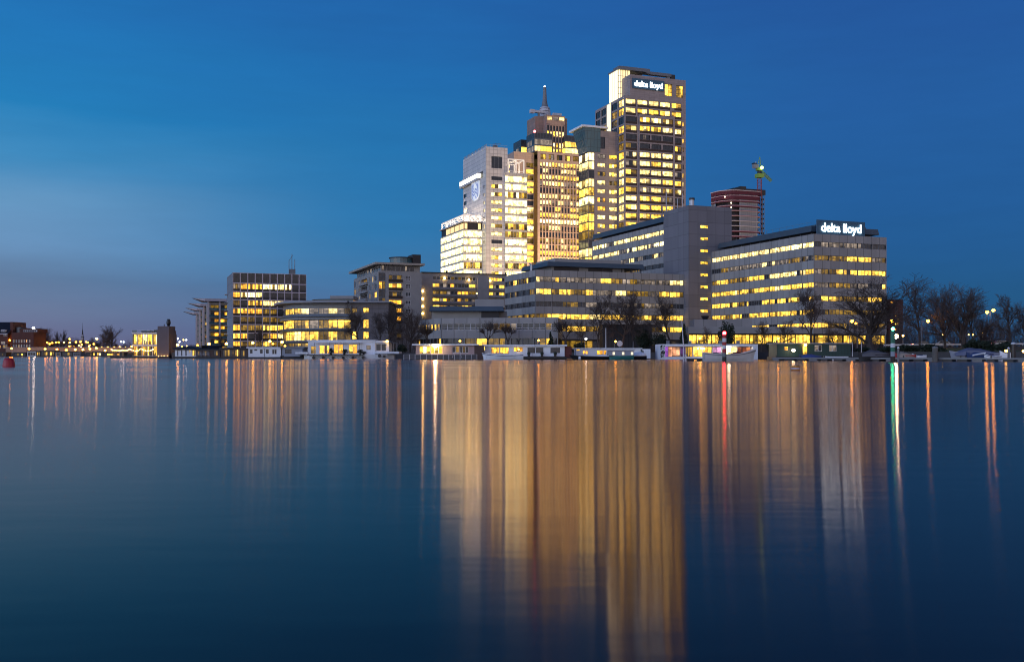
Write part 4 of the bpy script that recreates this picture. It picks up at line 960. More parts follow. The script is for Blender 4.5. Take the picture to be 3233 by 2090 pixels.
# winged roofs
I_ = Bld('apartment_building', 'terraced apartment building whose four thin roof wings point left', 'apartment building', 661, 420)
M_WING = mat('pale_wing_roof', (.42, .38, .40), .6, .1, 1); M_POST = mat('pale_column', (.48, .42, .44), .6, .15, 1)
for k in range(4):
    y0 = k * 43.0; x0 = (-1.0, 3.2, 4.6, 5.6)[k]; x0 = I_.tu((661, 646, 634, 624)[k], 0, y0); zt_ = I_.z((955, 970, 984, 995)[k], x0, y0); wd_ = 13 if k == 0 else 12
    f, l = seg((x0, y0), (x0 + wd_, y0)); ws = []
    for i in range(7):
        for j in range(3): ws.append(Win(f, .5 + j * 4.1, .5 + j * 4.1 + 3.3, zt_ - 1.0 - i * 2.95 - 2.1, zt_ - 1.0 - i * 2.95, [rnd.choice('kkkodd' if i < 2 else 'kdoyd') for _ in range(2)], .9, M_FRAMED, .12))
    I_.facade(f, l, 1.6, zt_, ws, M_BRICKD, M_DARK)
    f, l = seg((x0, y0 + 20), (x0, y0)); I_.facade(f, l, 1.6, zt_, [Win(f, 12 + j * 3.8, 14.5 + j * 3.8, zt_ - 1.0 - i * 2.95 - 2.1, zt_ - 1.0 - i * 2.95, [rnd.choice('kkkdm')], .3, M_POST, .2) for i in range(7) for j in range(2)], M_BRICKD)
    I_.wall.face([(x0, y0, zt_), (x0 + wd_, y0, zt_), (x0 + wd_, y0 + 20, zt_), (x0, y0 + 20, zt_)], M_ROOF)
    for xx in (x0 - .8, x0 + wd_ * .3, x0 + wd_ * .62):
        mb = MB(); mb.box(xx, xx + .55, y0 - 1.6, y0 - 1.05, 1.6, zt_ + .3, M_POST); I_.part(mb, 'column')
    for i in range(1, 8):
        mb = MB(); zb_ = zt_ - 1.0 - i * 2.95; mb.box(x0 - .1, x0 + wd_, y0 - 1.4, y0 - .01, zb_ + .55, zb_ + .75, M_BRICKD); mb.box(x0 - .1, x0 + wd_, y0 - 1.45, y0 - 1.38, zb_ + .75, zb_ + 1.6, M_TEAL); I_.part(mb, 'balcony')
    mb = MB(); tipx = x0 - (7.5 if k else 7); pl_ = [(tipx, y0 + 4), (x0 - 2, y0 - 2.2), (x0 + wd_ + 1, y0 - 2.6), (x0 + wd_ + 1, y0 + 16), (x0 - 2, y0 + 12)]
    n = len(pl_); hi = [(*p, zt_ + (1.5 if i else 1.9)) for i, p in enumerate(pl_)]; lo = [(p[0] + (.8 if i == 0 else 0), p[1], zt_ + (.4 if i else 1.7)) for i, p in enumerate(pl_)]
    mb.face(hi, M_WING); mb.face(list(reversed(lo)), M_WING)
    for i in range(n): j = (i + 1) % n; mb.face([lo[i], lo[j], hi[j], hi[i]], M_WING)
    I_.part(mb, 'roof_wing')
I_.finish()

# rounded glass offices
Fb = Bld('round_office', 'low round fronted glass office building with thin curved roofs and yellow lit rooms', 'office building', 1110, 318, ang=0)
zf = lambda py: ZZ(py, 318); c1_ = lambda y: 780 + y * .2598
PX = lambda px, Y: Fb.local((px - CX) / FX * Y, Y)
arc = [PX(893, 342), PX(895, 336), PX(901, 330.5), PX(912, 326), PX(928, 322.5), PX(950, 320.2), PX(976, 319), PX(1006, 318.4), PX(1036, 318), PX(1066, 318), PX(1108, 318)]
def thick(o): return [(x - o * (1 - i / 14) * .8, y - o) for i, (x, y) in enumerate(arc)] + [(arc[-1][0], 26), (arc[0][0] + 4, 26)]
M_FACIA = mat('grey_curved_fascia', (.26, .27, .29), .6, .12, .5); M_AWN = mat('blue_grey_sunshade', (.10, .13, .17), .5, .2, 1)
fz = [(c1_(742), c1_(812), ['kyypmm', 'm']), (c1_(886), c1_(988), ['ydydmmmy', 'm']), (c1_(1026), c1_(1138), ['yydyyy', 'd']), (c1_(1168), c1_(1212), ['dkdy'])]
kr = [list('kkyyypmmpm'), list('kyyyddmdyy'), list('ddyypyydyd'), list('kkkdddkkdd')]
wins_per = {}
for a, c in zip(arc, arc[1:]):
    i = arc.index(a); f, l = seg(a, c)
    Fb.facade(f, l, 1.6, zf(957), [Win(f, .08, l - .08, zf(fz[r][1]), zf(fz[r][0]), [kr[r][i], rnd.choice([kr[r][i], kr[r][i], 'd' if kr[r][i] == 'm' else 'y'])], .15, M_STEEL, .12, True, (.34, .68)) for r in range(4)], M_FACIA, M_DARK)
Fb.wall.face([(*p, zf(957)) for p in arc] + [(arc[-1][0], 26, zf(957)), (arc[0][0], 26, zf(957))], M_ROOF)
# flat end with the stair window column and the stone wall
fx = PX(1108, 317)[0]; xa_, xb_ = PX(1112, 317)[0], PX(1165, 317)[0]; xc_ = PX(1227, 317)[0]
f, l = seg((fx, -1.0), (xc_, -1.0)); q = lambda px: PX(px, 317)[0] - fx; ws = []
for (ya, yb, k1, k2) in ((742, 802, 'd', 'y'), (880, 988, 'k', 'y'), (1028, 1120, 'y', 'y')): ws.append(Win(f, q(1112), q(1127), zf(c1_(yb)), zf(c1_(ya)), [k1], .2, M_FRAMED, .12)); ws.append(Win(f, q(1147), q(1164), zf(c1_(yb)), zf(c1_(ya)), [k2, k2], .2, M_FRAMED, .12))
M_STONE = mat('dark_stone_cladding', (.155, .14, .14), .85, .2, .4, panel=(1.9, 1.25, 0, 0, .3, .1))
Fb.facade(f, l, 1.6, zf(957), ws, M_STONE, M_DARK)
Fb.wall.face([(xc_, -1, 1.6), (xc_, 20, 1.6), (xc_, 20, zf(957)), (xc_, -1, zf(957))], M_STONE); Fb.wall.face([(fx, -1, zf(957)), (xc_, -1, zf(957)), (xc_, 20, zf(957)), (fx, 20, zf(957))], M_ROOF); Fb.wall.face([(fx, 20, 1.6), (fx, -1, 1.6), (fx, -1, zf(957)), (fx, 20, zf(957))], M_STONE)
mb = MB(); mb.prism(thick(3.0), zf(957), zf(950), M_FACIA); mb.box(fx - .5, xc_ + .6, -2.2, 20, zf(957) + .02, zf(951.5), M_FACIA); Fb.part(mb, 'roof')
for (ya, yb) in ((816, 880), (992, 1020), (1142, 1166)):
    mb = MB(); mb.prism(thick(1.1), zf(c1_(yb)), zf(c1_((ya + yb) / 2)), M_FACIA); mb.prism(thick(2.0), zf(c1_((ya + yb) / 2)) + .004, zf(c1_((ya + yb) / 2)) + .25, M_AWN); mb.prism(thick(.5), zf(c1_((ya + yb) / 2)) + .26, zf(c1_(ya)), M_AWN); Fb.part(mb, 'sunshade')
dx = [PX(p, 322)[0] for p in (981, 990, 1010, 1040, 1080, 1115)]
mb = MB(); mb.prism([(dx[0], 9), (dx[1], 6.5), (dx[2], 5), (dx[3], 4.3), (dx[4], 4), (dx[5], 4), (dx[5], 16), (dx[0], 16)], zf(950), zf(944), M_TEAL); mb.prism([(dx[0] - .6, 9), (dx[1], 5.9), (dx[2], 4.3), (dx[3], 3.6), (dx[4], 3.3), (dx[5], 3.3), (dx[5], 16), (dx[0] - .6, 16)], zf(944), zf(942), M_DARK); mb.box(PX(1042, 326)[0], PX(1116, 326)[0], 8, 18, zf(942), zf(929.5), M_CONCP); Fb.part(mb, 'rooftop_drum')
Fb.finish()

# tall apartments with the overhanging roof
Ap = Bld('apartment_tower', 'tall grey apartment block with an overhanging cream roof and a stack of orange lit balconies', 'apartment building', 1194, 363)
zq_ = lambda y, x=0, yy=0: Ap.z(780 + y * .2598, x, yy); cx1 = lambda x: 850 + x * .2598
EW, ED = Ap.tu(1331), Ap.tv(1117); st = zq_(292); pe = 101 * .2598 / FX * 363
fR, lR = seg((0, 0), (EW, 0)); q = lambda x: Ap.tu(cx1(x)); ws = []
bal = ['dkd', 'yoy', 'kdk', 'ooo', 'oyo', 'yyo', 'kkk', 'kkd']
for i in range(8):
    zt_ = zq_(336) - i * pe
    ws.append(Win(fR, q(1455), q(1617), zt_ - 2.2, zt_, list(bal[i]), 1.5, M_FRAMEW, .12)); ws.append(Win(fR, q(1660), q(1717), zt_ - 1.9, zt_ - .1, ['k', 'k'], .15, M_FRAMEW, .18, True, (.3,)))
    ws.append(Win(fR, .25, q(1412), zt_ - pe + .85, zt_ + .7, [['k', 'k'], ['o', 'd'], ['k', 'k'], ['k', 'd'], ['k', 'k'], ['k', 'k'], ['k', 'k'], ['k', 'k']][i], .1, M_SLATE, .2, True, (.5,)))
Ap.facade(fR, lR, 1.6, st, ws, M_BRICKD, M_BRICKD)
for i in range(8):
    mb = MB(); zt_ = zq_(336) - i * pe; mb.obox(fR, q(1452), q(1620), -.25, -.01, zt_ - 2.55, zt_ - 1.55, M_CHOC); Ap.part(mb, 'balcony')
fL, lL = seg((0, ED), (0, 0)); v_ = lambda x: lL - Ap.tv(cx1(x)); ws = []
for i in range(8):
    zt_ = zq_(336) - i * pe
    for (a, c, mx_) in ((1030, 1054, 'kkkd'), (1085, 1100, 'mkm'), (1112, 1190, 'kkdk'), (1213, 1228, 'mkd'), (1250, 1262, 'pmk'), (1276, 1308, 'kokok')): ws.append(Win(fL, v_(a), v_(c), zt_ - 2.1, zt_, [rnd.choice(mx_)], .25 if c - a < 40 else 1.3, M_FRAMEW, .16))
Ap.facade(fL, lL, 1.6, st, ws, M_CONCP, M_BRICKD)
for i in range(8):
    mb = MB(); zt_ = zq_(336) - i * pe; mb.obox(fL, v_(1105), v_(1200), -.9, -.01, zt_ - 2.5, zt_ - 1.5, M_BRICKD); Ap.part(mb, 'balcony')
Ap.shell(EW, ED, st, M_BRICKD, M_ROOF)
zt1 = zq_(213)
f, l = seg((1.2, 1.2), (EW - .3, 1.2)); Ap.facade(f, l, st, zt1, [Win(f, .4 + j * (l - .8) / 8, .4 + (j + 1) * (l - .8) / 8 - .15, st + .3, zt1 - .2, [rnd.choice('kkkm'), 'k'], .15, M_FRAMED, .1) for j in range(7)], M_BRICKD)
f, l = seg((1.2, ED - 1), (1.2, 1.2)); Ap.facade(f, l, st, zt1, [Win(f, .5 + j * (l - 1) / 7, .5 + (j + 1) * (l - 1) / 7 - .3, st + .3, zt1 - .2, [rnd.choice('kmmk'), 'k'], .15, M_FRAMEW, .14) for j in range(7)], M_CONCP)
mb = MB(); mb.box(-1.5, EW + .8, -1.5, ED + 3, zt1, zt1 + .75, mat('cream_roof_edge', (.40, .34, .27), .7, .1, .5)); Ap.part(mb, 'roof')
mb = MB(); mb.lathe((3.4, 3.4, zt1 + .75), [(4.2, 0), (4.2, 1.9), (4.5, 1.95), (4.5, 2.3)], 20, M_TEAL, [M_TEAL, M_DARK, M_DARK]); mb.build('rooftop_drum', Ap.root, (-6, 0, Ap.zb))
mb = MB(); bx0 = Ap.tu(cx1(1750)); mb.box(bx0, EW, 1, 8, zt1 + .75, zt1 + 4.2, M_DARK); Ap.part(mb, 'lift_housing'); Ap.finish()

# long balcony flats
D = Bld('balcony_flats', 'long low block of flats with rows of recessed balconies lit yellow', 'apartment building', 1331, 400)
zd = lambda y: ZZ(780 + y * .3778, 404); fx1 = lambda x: 1280 + x * .3778
DW = D.tu(1600); fR, lR = seg((0, 0), (DW, 0)); q = lambda x: D.tu(fx1(x)); ws = []
rows_ = [(247, 276), (306, 352), (368, 411), (428, 470), (486, 527), (545, 586), (604, 640)]
for r, (ya, yb) in enumerate(rows_):
    for (xa, xb) in ((228, 590), (690, 832)):
        n = 6 if xa < 300 else 3; w = (q(xb) - q(xa)) / n
        for j in range(n):
            edge = j == 0 or (j == n - 1 and r in (1, 2))
            k = ('y' if edge else rnd.choice('kmmkd')) if r else rnd.choice('ykyd')
            if r in (2, 4) and rnd.random() < .5: k = rnd.choice('oyd')
            ws.append(Win(fR, q(xa) + j * w + .06, q(xa) + (j + 1) * w - .06, zd(yb), zd(ya), [k, k if edge else rnd.choice('kkdmo')], .9 if r else .3, M_FRAMEW, .14))
DZ = zd(222)
D.facade(fR, lR, 1.6, DZ, ws, M_BRICKD, M_BRICKD); D.shell(DW, 14, DZ, M_BRICKD, M_ROOF); D.wall.face([(0, 14, 1.6), (0, 0, 1.6), (0, 0, DZ), (0, 14, DZ)], M_BRICKD)
for r, (ya, yb) in enumerate(rows_[1:]):
    for (xa, xb) in ((228, 590), (690, 832)):
        mb = MB(); mb.obox(fR, q(xa), q(xb), -.7, -.01, zd(yb) - .2, zd(yb) + .75, M_BRICKD); D.part(mb, 'balcony')
mb = MB(); mb.obox(fR, q(595), q(688), -1.6, -.01, 1.6, zd(250), M_BRICKD); D.part(mb, 'stair_shaft')
mb = MB(); mb.box(-.2, DW, -.5, 14, DZ, DZ + .35, M_DARK)
for x in (12, 26, 38, 48): mb.tube((x, 5, DZ), (x, 5, DZ + 1.6), .35, .3, 6, M_DARK, True)
D.part(mb, 'roof')
for y in (919, 943.7, 967, 990):
    mb = MB(); mb.ball((q(143), -.4, ZZ(y, 400)), .4, emat('amber_wall_lamp', (1.0, .62, .15), 26)); D.part(mb, 'wall_lamp')
for (x, y) in ((325, 262), (528, 270), (705, 272), (605, 322), (600, 385)):
    mb = MB(); mb.ball((q(x), -.5, zd(y)), .42, emat('amber_wall_lamp', (1.0, .62, .15), 26)); D.part(mb, 'wall_lamp')
D.finish()

# brick houses at the far left
H1 = Bld('brick_house', 'tall dark brick house with a steep roof and white dormer windows at the left edge', 'house', -40, 440, ang=0)
zh = lambda y: ZZ(1000 + y * .13434, 440); hx_ = lambda x: LEN(x * .13434 + 40, 440)
f, l = seg((0, 0), (hx_(185), 0)); he = zh(400)
H1.facade(f, l, 1.5, he, [Win(f, hx_(a), hx_(c), zh(yb), zh(ya), [k, k], .2, M_FRAMEW, .16) for (a, c, ya, yb, k) in ((75, 170, 420, 450, 'k'), (-200, -60, 470, 530, 'k'), (20, 120, 580, 640, 'm'), (-180, -80, 580, 640, 'k'), (60, 170, 665, 745, 'd'), (-60, 10, 680, 740, 'y'))], M_BRICKR)
hw_ = hx_(185); hr = hx_(250)
H1.wall.face([(hw_, 0, 1.5), (hw_, 14, 1.5), (hw_, 14, he), (hw_, 0, he)], M_BRICKR); H1.wall.box(hw_ - .05, hr, 2.0, 14, 1.5, zh(120), M_BRICKR)
mb = MB(); zr_ = zh(115); y0, y1 = -.5, 14
mb.face([(-2, y0, he), (hw_ + .3, y0, he), (hr - .4, 6.9, zr_), (-2, 6.9, zr_)], M_DARK); mb.face([(-2, y1, he), (-2, 7.1, zr_), (hr - .4, 7.1, zr_), (hw_ + .3, y1, he)], M_DARK); mb.face([(-2, 6.9, zr_), (hr - .4, 6.9, zr_), (hr - .4, 7.1, zr_), (-2, 7.1, zr_)], M_DARK); mb.face([(hw_ + .3, y0, he), (hw_ + .3, y1, he), (hr - .4, 7.1, zr_), (hr - .4, 6.9, zr_)], M_BRICKR)
mb.obox(f, 0, hw_, -.6, -.02, he - .25, he + .1, M_FRAMEW); H1.part(mb, 'roof')
mb = MB(); a_, b_ = hx_(15), hx_(120); mb.box(a_, b_, .2, 4, zh(355), zh(305), M_FRAMEW); mb.box(a_ + .3, (a_ + b_) / 2 - .2, .15, .2, zh(345), zh(318), M_DARK); mb.box((a_ + b_) / 2 + .2, b_ - .3, .15, .2, zh(345), zh(318), M_DARK); H1.part(mb, 'dormer'); H1.finish()
H2 = Bld('brick_school', 'lower red brick building with a wide pale window band beside the steep roofed house', 'building', 37, 440, ang=0)
hx_ = lambda x: LEN(x * .13434 - 37, 440)
f, l = seg((0, 0), (hx_(790), 0)); ws = [Win(f, hx_(300) + j * 1.9, hx_(300) + j * 1.9 + 1.7, zh(498), zh(395), [rnd.choice('mmdm')], .15, M_FRAMEW, .2) for j in range(4, 28) if hx_(300) + j * 1.9 + 1.7 < hx_(740)]
for a in range(300, 720, 62):
    for (ya, yb) in ((540, 608), (655, 740)): ws.append(Win(f, hx_(a), hx_(a + 40), zh(yb), zh(ya), [rnd.choice('okmdk'), rnd.choice('dkm')], .2, M_FRAMEW, .15))
H2.facade(f, l, 1.5, zh(372), ws, M_BRICKR); H2.shell(l, 12, zh(372), M_BRICKR, M_ROOF, 1.5)
mb = MB(); mb.box(hx_(380), hx_(822), 3, 12, zh(372), zh(282), M_BRICKR); mb.box(hx_(280), hx_(370), 4, 10, zh(372), zh(240), M_CURT); mb.box(hx_(400), hx_(476), 5, 9, zh(282), zh(258), M_BRICKR); mb.box(hx_(370), hx_(826), 2.9, 12.1, zh(282), zh(275), M_DARK); H2.part(mb, 'upper_storey')
mb = MB(); mb.box(hx_(470), hx_(800), 2.9, 2.99, zh(350), zh(312), M_FRAMEW)
for j in range(6): mb.box(hx_(480 + j * 52), hx_(515 + j * 52), 2.84, 2.9, zh(345), zh(318), M_DARK)
H2.part(mb, 'window')
mb = MB(); mb.ball((hx_(700), 3.5, zh(268)), .55, emat('white_roof_lamp', (1, .95, .85), 45)); H2.part(mb, 'roof_lamp'); H2.finish()

plaza_flood(MO, 12, -60, 14, 0, 50, FLOOD * .09, 100, 'plaza floodlight aimed up the tallest grey tower')
plaza_flood(AT, 16, -50, 16, 0, 60, FLOOD * .10, 100, 'plaza floodlight aimed up the unfinished round tower')
# ------------------------------------------------------------------ houseboats along the quay
M_WB = mat('white_boat_paint', (.80, .82, .84), .45, .14, .4, streak=True, panel=(2.4, 0, 0, 0, .18, .06)); M_GB = mat('grey_boat_paint', (.28, .30, .35), .5, .14, .4, streak=True)
M_PB = mat('pinkish_boat_wall', (.42, .30, .29), .6, .14, .4, streak=True); M_GR = mat('dark_green_boards', (.012, .05, .042), .5, .2, .6, panel=(.55, 0, 0, 0, .35, .06))
M_BRN = mat('brown_boat_boards', (.09, .055, .045), .7, .25, .6); M_RED = mat('dull_red_boards', (.12, .025, .02), .7, .2, .6); M_HULL = mat('black_hull', (.012, .012, .014), .5, .3, .6)
M_DECK = mat('deck_boards', (.10, .085, .07), .8, .3, 1); M_FLW = mat('white_flower_box', (.5, .5, .5), .8, .2, 2)
HB_GROUP = 'houseboats moored along the quay'
def boat_y(base): return CAMZ * FX / (base - CY)
def houseboat(label, a, c, base, ptop, pbot, wall, roofm, wins, depth=5.5, over=.35, hull=M_HULL, rt=.28, doors=(), name='houseboat', Y=None, fin=True, mixroof=None, group=HB_GROUP, hull_o=.3):
    Y = Y or boat_y(base); h = Bld(name, label, 'houseboat', a, Y, 0.0, 0.0, group)
    W_ = LEN(c - a, Y); z = lambda py: ZZ(py, Y); X = lambda px: LEN(px - a, Y)
    f, l = seg((0, 0), (W_, 0)); ws = [Win(f, X(p), X(q), z(pb), z(pt), list(k), .14, fr, .09) for (p, q, pt, pb, k, fr) in wins]
    h.facade(f, W_, z(pbot), z(ptop), ws, wall, M_DARK)
    b = h.wall; zb, zt = z(pbot), z(ptop)
    b.face([(W_, 0, zb), (W_, depth, zb), (W_, depth, zt), (W_, 0, zt)], wall); b.face([(0, depth, zb), (0, 0, zb), (0, 0, zt), (0, depth, zt)], wall); b.face([(W_, depth, zb), (0, depth, zb), (0, depth, zt), (W_, depth, zt)], wall)
    h.wname = 'cabin'
    mb = MB(); mb.box(-over, W_ + over, -over, depth + over, zt, zt + rt, roofm); h.part(mb, 'roof')
    mb = MB(); mb.box(-hull_o, W_ + hull_o, -hull_o * 1.4, depth + .2, -.4, zb - .002, hull); h.part(mb, 'hull')
    for (p, q, pt, pb, m) in doors:
        mb = MB(); mb.box(X(p), X(q), -.05, -.002, z(pb), z(pt), m); h.part(mb, 'door')
    h.X, h.z_, h.W_, h.Y_, h.zt, h.zb_ = X, z, W_, Y, zt, zb
    if fin: h.finish()
    return h
def hip_roof(h, x0, x1, z0, z1, d, m, ins=2.0):
    mb = MB(); lo = [(x0, -.5), (x1, -.5), (x1, d + .5), (x0, d + .5)]; hi = [(x0 + ins, d * .4), (x1 - ins, d * .4), (x1 - ins, d * .6), (x0 + ins, d * .6)]
    for i in range(4): j = (i + 1) % 4; mb.face([(*lo[i], z0), (*lo[j], z0), (*hi[j], z1), (*hi[i], z1)], m)
    mb.face([(*p, z1) for p in hi], m); mb.face([(*p, z0) for p in reversed(lo)], m); h.part(mb, 'roof')
def railing(h, x0, x1, y, z0, hgt, step, m, name='railing', bars=3):
    mb = MB(); n = max(1, round((x1 - x0) / step))
    for i in range(n + 1): x = x0 + (x1 - x0) * i / n; mb.box(x - .04, x + .04, y - .04, y + .04, z0, z0 + hgt, m)
    for k in range(bars): zz = z0 + hgt * (k + 1) / bars; mb.box(x0, x1, y - .03, y + .03, zz - .03, zz + .03, m)
    h.part(mb, name)
bx = lambda x: 550 + x * .2468
by = lambda y: 800 + y * .2468
h = houseboat('white walled low houseboat under a dark hipped roof beside the stone tower', bx(10), bx(275), 1132.2, by(1236), by(1320), M_WB, M_DARK, [(bx(40), bx(52), by(1240), by(1312), 'k', M_FRAMED), (bx(90), bx(104), by(1240), by(1312), 'k', M_FRAMED), (bx(143), bx(160), by(1240), by(1312), 'k', M_FRAMED), (bx(195), bx(206), by(1238), by(1275), 'y', None), (bx(232), bx(272), by(1236), by(1312), 'yd', M_FRAMED)], fin=False)
hip_roof(h, -1.2, h.W_ + 1, h.zt + .3, h.z_(by(1190)), 5.5, M_DARK, 2.5); h.finish()
h = houseboat('dark cluttered houseboat with a peaked roof between white and brown houseboats', bx(282), bx(590), 1132.4, by(1240), by(1322), M_BRN, M_DARK, [(bx(300), bx(345), by(1250), by(1310), 'dk', M_FRAMED), (bx(360), bx(440), by(1248), by(1312), 'kdk', M_FRAMED), (bx(500), bx(560), by(1245), by(1305), 'kd', M_FRAMED)], fin=False)
hip_roof(h, -.5, h.W_ + .6, h.zt + .3, h.z_(by(1178)), 5.5, M_DARK, 6); railing(h, .3, h.W_ * .55, -.3, h.zb_, 1.0, 1.0, M_GB); h.finish()
h = houseboat('brown glazed houseboat with yellow light inside next to the long white houseboat', bx(600), bx(945), 1132.6, by(1222), by(1325), M_BRN, M_DARK, [(bx(615), bx(670), by(1235), by(1318), 'kd', M_FRAMED), (bx(680), bx(770), by(1232), by(1318), 'dkd', M_FRAMED), (bx(778), bx(838), by(1232), by(1318), 'dyd', M_FRAMED), (bx(850), bx(900), by(1240), by(1318), 'kd', M_FRAMED)])
h = houseboat('long plain white houseboat with five small dark windows', bx(948), bx(1366), 1133, by(1214), by(1325), M_WB, M_WB, [(bx(970), bx(1002), by(1230), by(1280), 'k', M_FRAMED), (bx(1025), bx(1062), by(1228), by(1245), 'k', M_FRAMED), (bx(1097), bx(1132), by(1228), by(1280), 'k', M_FRAMED), (bx(1174), bx(1210), by(1228), by(1280), 'k', M_FRAMED), (bx(1254), bx(1310), by(1228), by(1290), 'kk', M_FRAMEW)], doors=[(bx(1150), bx(1157), by(1218), by(1324), M_STEEL)])
h = houseboat('grey low houseboat extension between the long white houseboat and the white ship', bx(1382), bx(1640), 1133, by(1216), by(1310), M_GB, M_STEEL, [(bx(1418), bx(1502), by(1228), by(1282), 'kk', M_FRAMED)], fin=False)
mb = MB(); mb.box(.8, h.W_ - .2, -1.6, -1.35, .5, h.z_(by(1288)), M_GB); h.part(mb, 'fender_board'); h.finish()
# the big white ship houseboat
jx = lambda x: 900 + x * .2519
jy = lambda y: 1020 + y * .2519
h = houseboat('large white ship houseboat with three orange lit doors and a row of portholes', jx(287), jx(1130), 1133.3, jy(228), jy(392), M_WB, M_WB, [(jx(432), jx(556), jy(280), jy(384), 'oodo', M_FRAMEW), (jx(610), jx(725), jy(268), jy(386), 'oo', M_FRAMEW), (jx(797), jx(905), jy(268), jy(386), 'yo', M_FRAMEW), (jx(1020), jx(1074), jy(278), jy(335), 'm', M_FRAMED), (jx(325), jx(385), jy(290), jy(384), 'd', M_FRAMED)], hull=M_WB, over=.2, fin=False, hull_o=-.02)
X, z = h.X, h.z_
def ship_hull(mb, xs_, top, m, beam=5.5, n=16, bottom=-.3, stripe=None):
    """simple hull: plan tapering to both ends, top edge from top(t)"""
    rows = []
    for i in range(n + 1):
        t = i / n; x = xs_[0] + (xs_[1] - xs_[0]) * t; w = (1 - max(0, (.16 - t) / .16) ** 2 * .9) * (1 - max(0, (t - .86) / .14) ** 2 * .6); rows.append((x, w, top(t)))
    for (x0, w0, z0), (x1, w1, z1) in zip(rows, rows[1:]):
        for s in (-1, 1):
            y0, y1 = beam / 2 - s * -1 * w0 * beam / 2, beam / 2 - s * -1 * w1 * beam / 2
            mb.face([(x0, beam / 2 + s * w0 * beam / 2 * .86, bottom), (x1, beam / 2 + s * w1 * beam / 2 * .86, bottom), (x1, beam / 2 + s * w1 * beam / 2, z1), (x0, beam / 2 + s * w0 * beam / 2, z0)], m)
        mb.face([(x0, beam / 2 - w0 * beam / 2, z0), (x1, beam / 2 - w1 * beam / 2, z1), (x1, beam / 2 + w1 * beam / 2, z1), (x0, beam / 2 + w0 * beam / 2, z0)], m)
    for (x, w, zt_) in (rows[0], rows[-1]): mb.face([(x, beam / 2 - w * beam / 2, bottom), (x, beam / 2 + w * beam / 2, bottom), (x, beam / 2 + w * beam / 2, zt_), (x, beam / 2 - w * beam / 2, zt_)], m)
mb = MB(); zl, zr_ = z(jy(398)), z(jy(384)); ship_hull(mb, (X(jx(212)), X(jx(1356))), lambda t: zl + (zr_ - zl) * max(0, t - .6) / .4, M_WB, 6.6)
mb.v = [(x, y - .8, zz) for x, y, zz in mb.v]; h.part(mb, 'ship_hull')
mb = MB(); mb.box(X(jx(290)), X(jx(985)), -1.3, -.05, z(jy(404)), z(jy(396)), M_BLACK)
for i in range(18): x = X(jx(320)) + i * (X(jx(970)) - X(jx(320))) / 17; mb.tube((x, -1.25, z(jy(402))), (x + 1.0, -.85, z(jy(436))), .05, .05, 4, M_BLACK)
h.part(mb, 'walkway')
for x in (365, 488, 610, 735, 858, 985): mb = MB(); mb.tube((X(jx(x)), -.95, z(jy(433))), (X(jx(x)), -.74, z(jy(433))), .32, .32, 10, M_BLACK, True); h.part(mb, 'porthole')
mb = MB(); mb.tube((X(jx(1190)), -.95, z(jy(410))), (X(jx(1190)), -.7, z(jy(410))), .38, .38, 12, M_BLACK, True); h.part(mb, 'porthole')
mb = MB(); mb.box(X(jx(1236)), X(jx(1266)), -.95, -.7, z(jy(432)), z(jy(402)), M_BLACK); h.part(mb, 'hatch')
mb = MB(); mb.box(X(jx(132)), X(jx(288)), -.3, 5, z(jy(388)), z(jy(363)), M_WB); h.part(mb, 'deck'); mb = MB(); mb.box(X(jx(1130)), X(jx(1432)), -.9, 5.5, z(jy(384)), z(jy(358)), M_WB); h.part(mb, 'deck')
f, l = seg((X(jx(1132)), .2), (X(jx(1275)), .2)); h.facade(f, l, z(jy(358)), z(jy(248)), [Win(f, .1, l - .15, z(jy(352)), z(jy(256)), ['k', 'k'], .1, M_FRAMEW, .16)], M_WB)
mb = MB(); mb.box(X(jx(1130)), X(jx(1285)), -.2, 5.4, z(jy(248)), z(jy(222)), M_WB); mb.box(X(jx(1276)), X(jx(1300)), .2, 5.4, z(jy(358)), z(jy(248)), M_WB); h.part(mb, 'wheelhouse_roof')
mb = MB(); y0 = 1.5; mb.face([(X(jx(1285)), .5, z(jy(228))), (X(jx(1400)), .5, z(jy(258))), (X(jx(1400)), 5, z(jy(258))), (X(jx(1285)), 5, z(jy(228)))], M_STEEL)
for x in (1310, 1350, 1395): mb.box(X(jx(x)), X(jx(x)) + .1, .5, .6, z(jy(358)), z(jy(228 + (x - 1285) * .26)), M_STEEL)
h.part(mb, 'awning')
mb = MB(); mb.box(X(jx(375)), X(jx(972)), -1.2, -.2, z(jy(250)), z(jy(244)), M_WB)
for x in (380, 565, 737, 940): mb.box(X(jx(x)), X(jx(x)) + .08, -1.2, -1.1, z(jy(396)), z(jy(248)), M_STEEL)
h.part(mb, 'veranda'); h.finish()
SHIP = h
